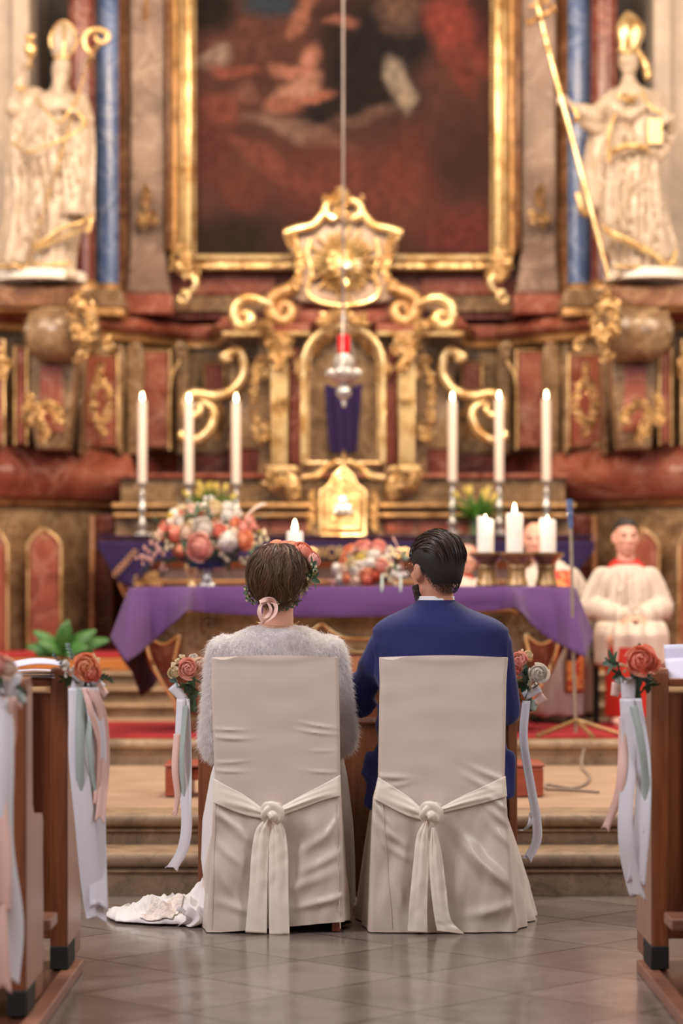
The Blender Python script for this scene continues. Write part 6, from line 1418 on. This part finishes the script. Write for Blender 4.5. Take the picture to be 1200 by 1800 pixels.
def loop(cx, cy, w_, h, m, Y, parent, ang=0, dy=0):
    """a rolled bow loop: an open tube of ribbon, axis tilted"""
    k_ = Y / F; ca, sa = math.cos(ang), math.sin(ang)
    def fn(u, v):
        a = 2 * PI * u; r = .5 * w_; x = (math.cos(a) * r * .9 * (1 - .25 * v)); z = (v - .5) * h; d = math.sin(a) * r * .62 * k_
        p = P(cx + x * ca - z * sa, cy + x * sa + z * ca, Y); p.y += dy - d; return p
    return MB().grid(fn, 24, 6).build('bow_loop', M[m], parent, solid=.0012)
def posy(label, cx, cy, Y, blooms, greens, loops, tails, zb, tie=(100, 1200, 8.06)):
    t = thing('ribbon_posy', label, 'posy', P(cx, cy, Y + .04)); k_ = Y / F; c = P(cx, cy + 12, Y + .10)
    for kd, m, x, y, r, f in blooms:
        p = P(x, y, Y - f); d = p - c; d.y -= .10; bloom(kd, m, p, r * k_, d, t)
    for kd, m, x, y, s, dx, dz in greens: bloom(kd, m, P(x, y, Y - .01), s * k_, (dx, -.45, dz), t)
    MB().tube([P(cx, cy + 10, Y), P(tie[0], tie[1], tie[2])], .004, 6).build('wire_tie', M['leaf'], t)
    MB().tube([P(cx, cy, Y + .02), P(cx + 3, cy + 40, Y + .03), P(cx + 5, cy + 70, Y + .035)], [.02, .013, .016], 8, n=12).build('stems', M['leaf'], t)
    for a in loops: loop(*a[:5], Y, t, *(a[5:]))
    for a in tails: ribbon(a[0], a[1], a[2], Y - .03, t, **(a[3] if len(a) > 3 else {}))
    return t
posy('orange rose posy with white, sage and blush ribbons on the left front pew', 150, 1172, 7.98,
     [('rose', 'orange', 152, 1172, 24, .05), ('rose', 'coral', 160, 1184, 17, .06), ('wax', 'creamf', 166, 1160, 8, .02), ('ruffle', 'whitef', 114, 1168, 9, .02), ('wax', 'whitef', 120, 1180, 9, .03), ('bud', 'creamf', 170, 1170, 7, .02)],
     [('eucalyptus', 'euc', 128, 1165, 16, -.3, 1), ('eucalyptus', 'euc', 120, 1172, 14, -.9, .5), ('eucalyptus', 'leaf', 168, 1185, 14, .9, -.1), ('broad', 'leaf', 160, 1195, 22, .8, -.5), ('broad', 'leaf', 128, 1190, 22, -.4, -.6), ('fern', 'leaf', 172, 1180, 8, 1, .4)],
     [(138, 1192, 30, 40, 'white', .15), (170, 1203, 26, 26, 'white', -.9), (172, 1216, 22, 30, 'sage', -1.2, .01), (178, 1214, 22, 24, 'pinkr', -.8, -.01)],
     [([(140, 1208), (138, 1320), (150, 1450), (160, 1560), (170, 1622)], (34, 36), 'white'), ([(130, 1210), (134, 1320), (145, 1440), (158, 1590)], (22, 24), 'white'), ([(144, 1208, -.01), (141, 1300, -.01), (143, 1400, -.01), (154, 1492, -.01)], (18, 13), 'sage', dict(notch=False)), ([(160, 1208), (172, 1300), (170, 1450), (174, 1600)], (26, 32), 'white'),
      ([(164, 1212, -.01), (180, 1260, -.01), (184, 1350, -.01), (176, 1446, -.01)], (18, 16), 'pinkr'), ([(150, 1210, -.02), (160, 1245, -.02), (172, 1300, -.02), (168, 1420, -.02)], (12, 10), 'pinkr'), ([(156, 1210, -.015), (158, 1300, -.015), (166, 1400, -.015)], (12, 10), 'sage')], 0)
posy('large out-of-focus posy with white bow and long blush ribbons at the left edge of view', 6, 1185, 6.95,
     [('rose', 'salmon', -4, 1170, 22, .04), ('rose', 'peach', 14, 1176, 18, .04), ('rose', 'orange', -20, 1190, 20, .03)],
     [('eucalyptus', 'euc', 28, 1200, 14, .6, -.6), ('broad', 'leaf', -10, 1200, 24, -.3, -.6)],
     [(20, 1206, 36, 44, 'white', .1), (36, 1228, 22, 22, 'sage', -.6), (30, 1236, 22, 20, 'pinkr', -1.2), (-6, 1220, 30, 30, 'white', .8)],
     [([(6, 1225), (10, 1330), (8, 1480), (24, 1620), (16, 1730)], (30, 34), 'white'), ([(18, 1225, -.01), (6, 1290, -.01), (0, 1400, -.01), (8, 1500, -.01), (4, 1600, -.01)], (26, 30), 'pinkr'), ([(-6, 1225), (-12, 1400), (-2, 1600), (6, 1745)], (30, 30), 'pinkr'), ([(24, 1230), (22, 1290), (14, 1360)], (14, 8), 'pinkr', dict(notch=False))], 0, (40, 1230, 7.155))
posy('salmon rose posy with a rolled white ribbon on the left post of the kneeling desk', 335, 1180, 9.86,
     [('rose', 'salmon', 331, 1176, 19, .05), ('rose', 'peach', 352, 1168, 12, .03), ('rose', 'creamf', 306, 1182, 11, .02), ('rose', 'whitef', 340, 1158, 9, .01), ('wax', 'creamf', 318, 1160, 8, .02), ('bud', 'creamf', 322, 1154, 6, 0), ('bud', 'whitef', 342, 1152, 6, 0), ('wax', 'creamf', 310, 1170, 8, .02)],
     [('eucalyptus', 'leaf', 360, 1178, 12, .8, .3), ('eucalyptus', 'leaf', 352, 1190, 13, .6, -.5), ('broad', 'leaf', 330, 1200, 20, -.1, -.8), ('broad', 'euc', 312, 1195, 16, -.8, -.4), ('eucalyptus', 'euc', 330, 1200, 12, .1, -1), ('fern', 'leaf', 300, 1190, 6, -1, 0), ('broad', 'leaf', 345, 1215, 14, .3, -.9), ('fern', 'euc', 362, 1165, 7, 1, .8)],
     [(314, 1218, 22, 34, 'white', -.7)],
     [([(318, 1228), (316, 1330), (328, 1430), (322, 1490), (300, 1530)], (16, 22), 'white', dict(tw=.2)), ([(326, 1228), (330, 1330), (330, 1420), (326, 1480)], (14, 14), 'white'), ([(312, 1290, -.01), (308, 1350, -.01), (312, 1400, -.01), (306, 1436, -.01)], (14, 8), 'pinkr'), ([(326, 1240, -.015), (320, 1330, -.015), (322, 1420, -.015)], (10, 8), 'sage', dict(notch=False))], 0, (352, 1200, 9.985))
posy('salmon and white rose posy with pale ribbons on the right post of the kneeling desk', 925, 1180, 9.90,
     [('rose', 'salmon', 912, 1162, 16, .03), ('rose', 'coral', 906, 1178, 12, .03), ('rose', 'whitef', 945, 1184, 19, .04), ('wax', 'creamf', 914, 1150, 7, .02), ('rose', 'creamf', 928, 1152, 8, .01), ('wax', 'creamf', 934, 1205, 8, .03)],
     [('eucalyptus', 'euc', 925, 1190, 13, -.1, 1), ('broad', 'euc', 922, 1180, 18, .2, -.2), ('broad', 'leaf', 918, 1200, 20, -.3, -.6), ('broad', 'leaf', 930, 1210, 18, .5, -.6), ('broad', 'leaf', 908, 1215, 18, -.6, -.8), ('fern', 'leaf', 912, 1205, 8, -.5, -.9)],
     [(934, 1216, 22, 32, 'white', 1.0), (948, 1230, 18, 22, 'pinkr', .9), (938, 1240, 16, 18, 'sage', .3)],
     [([(925, 1232), (920, 1300), (932, 1380), (942, 1440), (942, 1480), (924, 1515)], (14, 18), 'white'), ([(914, 1460), (922, 1458), (930, 1448), (934, 1430)], (6, 8), 'white', dict(notch=False))], 0, (905, 1200, 9.985))
posy('coral rose posy with blue-green leaves and long white ribbons on the right front pew', 1115, 1170, 7.98,
     [('rose', 'coral', 1124, 1162, 28, .05), ('rose', 'coral', 1142, 1166, 18, .04), ('wax', 'creamf', 1098, 1174, 9, .03), ('bud', 'leaf', 1123, 1134, 7, 0)],
     [('broad', 'leaf', 1082, 1165, 22, -.9, .2), ('eucalyptus', 'leaf', 1095, 1170, 14, -.8, .1), ('broad', 'euc', 1122, 1186, 26, .1, -.7), ('broad', 'leaf', 1092, 1184, 18, -.6, -.4), ('broad', 'leaf', 1135, 1200, 22, .5, -.9), ('fern', 'leaf', 1145, 1172, 8, 1, .1)],
     [(1103, 1210, 34, 38, 'white', -.05), (1082, 1212, 20, 24, 'pinkr', .2), (1090, 1196, 20, 16, 'sage', .8)],
     [([(1102, 1228), (1106, 1330), (1098, 1440), (1104, 1510), (1122, 1582)], (24, 28), 'white'), ([(1116, 1228), (1130, 1330), (1128, 1430), (1118, 1556)], (22, 32), 'white'), ([(1098, 1260, .01), (1094, 1340, .01), (1086, 1400, .01), (1064, 1462, .01)], (18, 14), 'pinkr'), ([(1112, 1240, -.015), (1126, 1310, -.015), (1134, 1380, -.015), (1132, 1470, -.015)], (14, 12), 'sage')], 0, (1152, 1195, 8.06))
# ---------------------------------------------------------------- bride
BX = P(486, 0, 9.45).x
hb = P(490, 1023, 9.44)
bride, kb1 = seated('person', 'seated woman with short brown hair, flower crown and white fluffy jacket', BX, 9.46, 1, .50, H_=1.20, sh=.205, hip=.17,
    arms=[(P(388, 1300, 9.50), P(440, 1290, 9.72), (.6, .6, -.1), (0, 0, -1)), (P(590, 1290, 9.50), P(545, 1290, 9.72), (-.6, .6, -.1), (0, 0, -1))], headc=hb, hs=1.12, knee=.11, neck_r=.056, feet=.32, thigh=.37, yaw=-.12)
# fluffy jacket
V = Vector; mb = MB(); k1 = kb1
def prof_ring(y, xl, xr, Yc, d, n=40, e=1.0):
    a, b = P(xl, y, Yc), P(xr, y, Yc); cx = (a.x + b.x) / 2; rx = (b.x - a.x) / 2
    return [(cx + rx * abs(math.cos(q)) ** e * (1 if math.cos(q) > 0 else -1), Yc + d * math.sin(q), a.z) for q in np.linspace(0, 2 * PI, n + 1)[:-1]]
mb.loft([prof_ring(1102, 444, 532, 9.46, .062), prof_ring(1110, 424, 552, 9.46, .09), prof_ring(1124, 400, 575, 9.46, .115), prof_ring(1145, 384, 590, 9.46, .125), prof_ring(1200, 380, 594, 9.46, .13), prof_ring(1270, 395, 580, 9.47, .13), prof_ring(1330, 400, 575, 9.48, .13)])
for i, sg in enumerate((-1, 1)):
    s0, el, wr = k1['arms'][i]; s0 = P(396 if sg < 0 else 576, 1146, 9.46)
    mb.cap(s0, .068, el + V((sg * .0, 0, .0)), .082); mb.cap(el, .082, el.lerp(wr, .8), .065)
me = fuse(mb, .010, 6)
fp, fn_, R = sample(me, 90000, 5, keep=lambda c, n: (n[:, 1] < .45).astype(float) * (c[:, 2] > .55) * np.where(c[:, 2] > .98, 1.0, .8) * np.where(n[:, 1] < -.97, .9, 1))
fj = place('fluffy_jacket', me, M['furb'], bride)
L_ = .014 * (0.5 + R.rand(len(fp), 1)); drift = np.stack([R.randn(len(fp)) * .45, R.randn(len(fp)) * .2, -0.75 + R.randn(len(fp)) * .35], 1)
d0 = fn_ * .9 + drift * .4; d1 = fn_ * .3 + drift; 
pth = np.stack([fp - fn_ * .002, fp + d0 * L_ * .4, fp + d0 * L_ * .5 + d1 * L_ * .45, fp + d0 * L_ * .45 + d1 * L_ * .9], 1)
raw('fur_pile', strands(pth, .0022), M['fur'], fj)['kind'] = 'stuff'
# dress
mb = MB(); dr = []
for y, xl, xr, Yc, d in ((1290, 392, 590, 9.56, .16), (1330, 378, 602, 9.60, .22), (1370, 366, 610, 9.66, .30), (1450, 352, 619, 9.68, .34), (1520, 350, 622, 9.69, .36), (1600, 360, 622, 9.70, .38)):
    a, b = P(xl, y, 9.5), P(xr, y, 9.5); cx, rx = (a.x + b.x) / 2, (b.x - a.x) / 2; t_ = (y - 1290) / 310
    dr.append([(cx + rx * math.cos(q) * (1 + .03 * t_ * math.sin(q * 17)), Yc + d * math.sin(q) * (1 + .04 * t_ * math.sin(q * 13)), max(P(0, y, 9.5).z, .004)) for q in np.linspace(0, 2 * PI, 97)[:-1]])
mb.loft(dr); M['tulle'] = plain('white_chiffon', 'E6E0E0', .75, var=.03, Sheen_Weight=.3)
mb.build('chiffon_skirt', M['tulle'], bride)
M['lace'] = plain('lace', 'DCCEC6', .8, var=.22, ns=70, bump=.8, bscale=90, bdist=.006)
def train(u, v):
    x = -.935 + .435 * u; yf = interp([0, .12, .35, .6, .8, 1], [9.62, 9.47, 9.42, 9.39, 9.38, 9.38], u); yb_ = interp([0, .2, 1], [9.70, 9.80, 9.86], u); y = yf + (yb_ - yf) * v
    h = interp([0, .06, .2, .38, .55, .75, .9, 1], [.012, .035, .045, .085, .09, .10, .16, .20], u) * math.sin(PI * min(1, v * 1.25 + .0)) ** .6 if v < .8 else interp([0, 1], [.02, .12], u) * (1 - v) * 5
    rid = abs(noise.noise(Vector((x * 9 + y * 5, y * 9 - x * 6, 1)))) * .9 + .5 * abs(noise.noise(Vector((x * 22, y * 18, 4))))
    return Vector((x, y - .02 * rid, max(.006, h * (1.05 - 1.1 * rid) + .010)))
MB().grid(train, 150, 70).build('train', M['tulle'], bride, solid=.003)
MB().grid(lambda u, v: train(.34 + .30 * u + .12 * v, .02 + .34 * v) + Vector((0, -.006, .006)), 60, 30).build('lace_trim', M['lace'], bride, solid=.002)
# puddled hem on the right part of the train
MB().grid(lambda u, v: Vector((-.64 + .10 * u + .04 * math.sin(v * 3), 9.36 + .03 * math.sin(u * 9) * v, .006 + .06 * (1 - v) * (1 + .3 * math.sin(u * 16)))), 30, 8).build('train_fold', M['tulle'], bride, solid=.002)
# shoes
mb = MB()
for hp, kk, an in k1['legs']: mb.cap(an + V((0, 0, -.06)), .042, an + V((0, .14, -.075)), .028)
place('shoes', fuse(mb, .012, 2), M['white'], bride)
# hair: cap plus combed strands
HS = 1.12; yawb = -.12
def hp_(Lf, th, ph, off=0, rx=.079, ry=.099, rz=.092):
    sn = math.sin(th) if th < PI / 2 else max(0, math.sin(th)) ** .6; cz = math.cos(th) * (1 if th < PI / 2 else 1.35)
    return Lf((rx + off) * sn * math.cos(ph), -.012 + (ry + off) * sn * math.sin(ph), .026 + (rz + off) * cz)
Lb = k1['L']
def hair_line(ph):          # how far down (polar angle) the hair reaches; ph = -pi/2 is the back of the head
    d = abs((ph + PI / 2 + PI) % (2 * PI) - PI)         # 0 back .. pi front
    return interp([0, .5, .9, 1.25, 1.7, 2.3, PI], [2.66, 2.60, 2.38, 2.05, 1.75, 1.35, 1.2], d)
mb = MB()
def shell_b(th): return .022 * math.sin(min(PI, th * 1.05)) ** .5 * interp([0, 1.7, 2.1, 2.6], [1, 1.0, .62, .12], th) + .002
mb.grid(lambda u, v: hp_(Lb, .02 + v * (hair_line(u * 2 * PI) - .02), u * 2 * PI, shell_b(v * hair_line(u * 2 * PI))), 72, 30)
hairo = mb.build('hair', M['hairbb'], bride)
R = np.random.RandomState(11); paths = []; tone = []
N_ = 9000
for i in range(N_):
    ph = R.uniform(-PI, PI) if i % 3 else R.normal(-PI / 2, .8); ph0 = -PI / 2 + R.normal(0, .5) ; hl = hair_line(ph) 
    th1 = hl * (R.uniform(.75, 1.02) if i % 4 else R.uniform(.4, .9)); th0 = R.uniform(.02, .5) if i % 4 < 2 else R.uniform(.3, 1.3); 
    if th1 - th0 < .35: th1 = th0 + .5
    lift = R.rand() ** 1.5 * .006 + .004 * math.sin(ph * 15 + (i % 5) * 1.3); wv = R.normal(0, .10); row = []; clump = math.sin(ph * 22 + 1.3 * math.sin(ph * 5)) ; 
    for k_ in range(9):
        f = k_ / 8; th = th0 + (th1 - th0) * f; p_ = ph + wv * f * f + .05 * clump * f + .55 * f * noise.noise(Vector((math.cos(ph) * 3, math.sin(ph) * 3, th * 2.2))) + .25 * (1 - f)
        row.append(hp_(Lb, th, p_, shell_b(th) + .0015 + lift * (.4 + .6 * f) + .0025 * math.sin(ph * 40) * f + (.006 * f ** 4 * R.rand())))
    paths.append(row); tone.append(np.clip(.45 + .25 * clump + R.normal(0, .22), 0, 1))
raw('hair_strands', strands(np.array(paths), .0026, np.array(tone)), M['hairb'], hairo)['kind'] = 'stuff'
# necklace
MB().tube([P(450, 1093, 9.40), P(470, 1099, 9.385), P(492, 1101, 9.38), P(515, 1098, 9.385), P(526, 1092, 9.40)], .0016, 6, n=20).build('necklace', M['gold'], bride)
# flower crown
fc = bpy.data.objects.new('flower_crown', None); scene.collection.objects.link(fc); fc.parent = bride; fc.location = P(490, 1030, 9.44) - wloc(bride)
def band_pt(a, off=.0):   # a: 0 right side, -pi/2 back, +pi/2 front; tilted: low behind, high in front
    c = hb + V((0, -.005, 0)); rx, ry = .108, (.135 if math.sin(a) > 0 else .118); x, y = (rx + off) * math.cos(a), (ry + off) * math.sin(a)
    z = -.010 + .068 * math.sin(a) + .020 * math.cos(a)
    return c + V((x, y, z))
MB().tube([band_pt(2 * PI * i / 48) for i in range(49)], .004, 6).build('wreath_band', M['leaf'], fc)
R = random.Random(3)
for i in range(64):
    a = R.uniform(-PI, PI)
    if abs(a + PI / 2) < 1.15 and i % 3: continue
    if abs(abs(a) - PI) < .6 and i % 2: continue
    p = band_pt(a, .003); d = V((math.cos(a), math.sin(a), R.uniform(-.9, .9))); back = abs(a + PI / 2) < .75
    k_ = R.choice(['wax', 'broad', 'fern', 'broad']) if not back else R.choice(['broad', 'fern', 'wax'])
    if k_ == 'wax': bloom('wax', R.choice(['whitef', 'creamf', 'creamf']), p, .007 if back else .012, d, fc)
    else: bloom(k_, R.choice(['leaf', 'euc', 'leaf']), p, (.012 if back else .022) * (1 if k_ == 'broad' else .5), d, fc)
for m, x, y, r, dy in (('coral', 532, 970, 15, .0), ('orange', 514, 963, 12, .05), ('salmon', 549, 984, 13, .0), ('orange', 486, 961, 13, .10), ('coral', 500, 960, 10, .09), ('peach', 468, 964, 8, .10), ('coral', 538, 978, 9, .04), ('yellowf', 547, 1010, 9, .0)):
    p = P(x, y, 9.42 + dy); bloom('ranunculus', m, p, r * 1.25 / 452, (p - hb) + V((0, -.07, 0)), fc)
for x, y, r in ((548, 1000, 9), (542, 1022, 9), (536, 1030, 8), (530, 1038, 8), (539, 1014, 9), (525, 1046, 7), (436, 1042, 8), (440, 1052, 7), (447, 1056, 6), (508, 1058, 6), (496, 1064, 5), (535, 1008, 8), (532, 1024, 7)):
    p = P(x, y, 9.38); bloom('wax', 'creamf', p, r / 452, (p - hb) + V((0, -.05, 0)), fc)
for x, y, r, dx, dz in ((545, 995, 11, 1, .3), (548, 1018, 12, 1, 0), (541, 1005, 11, .8, -.5), (436, 1038, 8, -1, .2), (439, 1048, 8, -1, -.4), (505, 1062, 9, .2, -.8), (518, 1056, 8, .6, -.6), (488, 1066, 9, -.2, -.8), (445, 1054, 7, -.6, -.6)):
    p = P(x, y, 9.37); bloom('broad', 'leaf', p, r * 1.3 / 452, (dx, -.5, dz), fc)
def bowloop(pts, w_, m='pinkr'):
    C_ = catmull([np.array(P(x, y, 9.275 + (z if True else 0))) for x, y, z in pts], 36)
    def fn(u, v):
        i = min(int(v * 36), 35); f = v * 36 - i; c = C_[i] * (1 - f) + C_[i + 1] * f; tg = C_[i + 1] - C_[i]; s = np.cross(tg, np.array((0, 1, 0.))); s /= np.linalg.norm(s) + 1e-9
        ww = w_ / 452 * (.7 + .5 * math.sin(v * PI)); sd = s * .62 + np.array((0, .75, 0)) * math.cos(v * 5); return Vector(c + sd * ww * (u - .5))
    MB().grid(fn, 6, 60).build('ribbon_loop', M[m], fc, solid=.001)
bowloop([(472, 1058, 0), (460, 1062, -.01), (455, 1076, -.015), (460, 1092, -.01), (456, 1097, .01)], 9)
bowloop([(470, 1056, 0), (484, 1062, -.015), (483, 1078, -.02), (470, 1090, -.015), (456, 1098, .0)], 9)
bowloop([(456, 1058, .0), (468, 1054, -.02), (480, 1056, -.015), (484, 1066, -.01)], 12)
bowloop([(470, 1057, -.01), (476, 1072, -.02), (468, 1084, -.015), (458, 1080, -.01), (458, 1064, -.01)], 8)

# ---------------------------------------------------------------- groom
GX = P(776, 0, 9.45).x; hg = P(766, 1002, 9.45); GS = 1.14; GY = .58
groom, kg = seated('person', 'seated dark-haired bearded man in a royal blue suit and glasses', GX, 9.46, 1, .50, H_=1.26, sh=.245, hip=.17,
    arms=[(P(634, 1218, 9.58), P(622, 1215, 9.78), (-.5, .8, -.1), (0, 0, -1)), (P(888, 1250, 9.54), P(860, 1262, 9.74), (-.4, .8, -.1), (0, 0, -1))], headc=hg, hs=GS, knee=.13, neck_r=.062, feet=.33, thigh=.39, yaw=GY, skin='skinp')
mb = MB()
mb.loft([prof_ring(1052, 738, 795, 9.455, .066), prof_ring(1059, 728, 806, 9.455, .076), prof_ring(1067, 716, 822, 9.455, .088), prof_ring(1076, 696, 846, 9.455, .10), prof_ring(1086, 675, 870, 9.455, .115), prof_ring(1096, 661, 885, 9.455, .125), prof_ring(1108, 654, 893, 9.455, .13), prof_ring(1150, 656, 888, 9.455, .135), prof_ring(1230, 665, 886, 9.465, .14), prof_ring(1300, 662, 890, 9.47, .15),
         prof_ring(1340, 652, 896, 9.44, .13), prof_ring(1390, 642, 901, 9.40, .10), prof_ring(1404, 640, 902, 9.40, .09)])
for i, sg in enumerate((-1, 1)):
    s0, el, wr = kg['arms'][i]; s0 = P(676 if sg < 0 else 872, 1130, 9.455)
    mb.cap(s0, .062, el, .064); mb.cap(el, .062, el.lerp(wr, .93), .046)
mb.cap(P(655, 1340, 9.42), .04, P(651, 1412, 9.40), .030); mb.cap(P(893, 1330, 9.42), .03, P(896, 1392, 9.40), .022); mb.cap(P(640, 1235, 9.6), .05, P(627, 1243, 9.62), .048)
me = fuse(mb, .0085, 4)
def jfold(p, n):
    d = 0; z = p.z; x = p.x
    d += .004 * noise.noise(V((x * 7, z * 11, 1))) + .003 * noise.noise(V((x * 3 + z * 9, z * 4, 6)))
    lx, lz = (x - P(640, 0, 9.5).x), z - P(0, 1190, 9.5).z
    if x < P(680, 0, 9.5).x: d += .009 * (1 - 3 * abs(noise.noise(V((x * 5, z * 13 + x * 10, 3))))) * min(1, max(0, (1.12 - z) * 5))
    px = x / p.y * F + CX
    for xs in (interp([.95, 1.05, 1.16], [664, 661, 656], z), interp([.95, 1.05, 1.16], [884, 889, 891], z)):
        if n.y < .4 and z > .98: d += .0035 * math.exp(-((px - xs) / 2.2) ** 2) - .0012 * math.exp(-((px - xs - (3.6 if xs < 700 else -3.6) * -1) / 2.2) ** 2)
    return p + n * d
mapw(me, jfold); place('jacket', me, M['suit'], groom)
# collar, shoulder seams, back seam
nc = P(766, 1062, 9.455)
def ringat(y, rx, ry, dip, n=48, c=nc): return [(c.x + rx * math.cos(q), c.y + ry * math.sin(q), P(0, y, 9.45).z - dip * max(0, math.sin(q)) + 0) for q in np.linspace(0, 2 * PI, n + 1)[:-1]]
MB().loft([ringat(1060, .0725, .0745, .03), ringat(1053, .0725, .0745, .03), ringat(1048, .0715, .073, .03), ringat(1049, .069, .071, .03), ringat(1060, .068, .070, .03)], cap=False).build('shirt_collar', M['shirt'], groom)
MB().loft([ringat(1074, .094, .092, .06), ringat(1066, .086, .086, .05), ringat(1059, .080, .081, .04), ringat(1055, .078, .0795, .035), ringat(1057, .0745, .0765, .035), ringat(1068, .072, .074, .03)], cap=False).build('jacket_collar', M['suit'], groom)
for s, pts in ((0, [(657, 1106), (655, 1120), (660, 1150), (664, 1190)]), (1, [(889, 1104), (893, 1124), (890, 1160), (888, 1200)])):
    pass
mb = MB()
for i, (hp2, kk, an) in enumerate(kg['legs']): mb.cap(hp2, .10, kk, .078); mb.cap(kk, .076, an + V((0, 0, -.02)), .055)
mb.ell(kg['pel'], (.19, .15, .12)); place('trousers', fuse(mb, .012, 3), M['suit'], groom)
mb = MB()
for hp2, kk, an in kg['legs']: mb.cap(an + V((0, -.01, -.058)), .045, an + V((0, .17, -.068)), .034)
place('shoes', fuse(mb, .012, 2), M['black'], groom)
Lg = kg['L']
def hlg(ph):
    d = abs((ph + PI / 2 + PI) % (2 * PI) - PI); return interp([0, .5, .95, 1.2, 1.5, 1.8, 2.3, PI], [2.42, 2.38, 2.2, 1.85, 1.62, 1.62, 1.2, 1.02], d)
def shg(th): return interp([0, .5, 1.2, 1.6, 1.9, 2.3], [.020, .018, .013, .008, .0045, .0008], th)
hairg_o = MB().grid(lambda u, v: hp_(Lg, .02 + v * (min(hlg(u * 2 * PI), 2.22) - .02), u * 2 * PI, shg(v * hlg(u * 2 * PI)), .078, .097, .090), 72, 30).build('hair', M['hairgb'], groom)
R = np.random.RandomState(21); paths = []; tone = []
for i in range(5200):        # combed back from the forehead over the crown and down
    sx = R.uniform(-1, 1); a0 = R.uniform(-.35, 1.9) if i % 3 else R.uniform(.5, 1.9); ln = R.uniform(.5, .95); row = []; li = R.rand() ** 2 * .005; cl = math.sin(sx * 30 + math.sin(sx * 9) * 2)
    for k_ in range(9):
        f = k_ / 8; b = a0 - .9 + 0; ang = (a0 - 1.1) + ln * f                # angle over the head in the sagittal plane: 0 top, + back/down
        sxx = sx * (1 - .12 * f) + .10 * f + .02 * cl * f
        x = sxx * .9; hx = math.asin(max(-1, min(1, x)))
        dirv = V((math.sin(hx), -math.cos(hx) * math.sin(ang), math.cos(hx) * math.cos(ang)))
        th = math.acos(max(-1, min(1, dirv.z))); ph = math.atan2(dirv.y, dirv.x)
        lim = hlg(ph)
        if th > lim: th = lim
        row.append(hp_(Lg, th, ph, shg(th) + .001 + li * (1 - f * .4) + .0015 * cl, .078, .097, .090))
    paths.append(row); tone.append(np.clip(.35 + .3 * cl + R.normal(0, .2), 0, 1))
raw('hair_strands', strands(np.array(paths), .0028, np.array(tone)), M['hairg'], hairg_o)['kind'] = 'stuff'
paths = []; 
for i in range(30000):       # clipped sides and nape, thinning out towards the hairline
    ph = R.uniform(-PI, PI); hl = hlg(ph); f = R.rand(); th = 1.25 + (hl + .22 - 1.25) * f
    if R.rand() < max(0, (th - hl + .12)) * 2.4: continue
    l = interp([1.25, 1.7, 2.3], [.012, .008, .0035], th); p0 = hp_(Lg, th, ph, .000, .0785, .0965, .0905); p1 = hp_(Lg, th + l * 5, ph + R.normal(0, .02), l * .45 + .0008, .0785, .0965, .0905)
    paths.append([p0, (p0 + p1) / 2, p1])
raw('clipped_hair', strands(np.array(paths), .0018), M['hairgb'], hairg_o)['kind'] = 'stuff'
# beard
mb = MB()
def jaw(u, v): 
    a = PI * (u - .0); x = .066 * math.cos(a); y = .012 + .072 * math.sin(a); z = -.048 - .052 * v - .012 * math.sin(a); return Lg(x * (1.02 - .22 * v), y * (1.03 - .12 * v), z)
mb.grid(jaw, 30, 8).build('beard', M['hairgb'], groom, solid=.010)
me = groom and None
paths = []
for i in range(3000):
    u, v = R.rand(), R.rand(); p0 = jaw(u, v); a = PI * u; n = (p0 - Lg(0, .0, -.05)).normalized(); p1 = p0 + n * .008 + V((0, 0, -.007)); paths.append([p0, (p0 + p1) / 2 + n * .001, p1])
raw('beard_hair', strands(np.array(paths), .0016), M['hairg'], groom)['kind'] = 'stuff'
gl = bpy.data.objects.new('glasses', None); scene.collection.objects.link(gl); gl.parent = groom; gl.location = hg - wloc(groom)
for sg in (-1, 1):
    MB().tube([Lg(sg * .082, -.012, .012), Lg(sg * .083, .02, .016), Lg(sg * .060, .092, .012)], .0016, 6, n=12).build('temple', M['lens'], gl)
    MB().tube([Lg(sg * .034 + .024 * math.cos(a), .097, .004 + .020 * math.sin(a)) for a in np.linspace(0, 2 * PI, 25)], .0012, 6).build('rim', M['lens'], gl)
MB().tube([Lg(-.010, .099, .010), Lg(.010, .099, .010)], .0018, 6).build('bridge', M['lens'], gl)
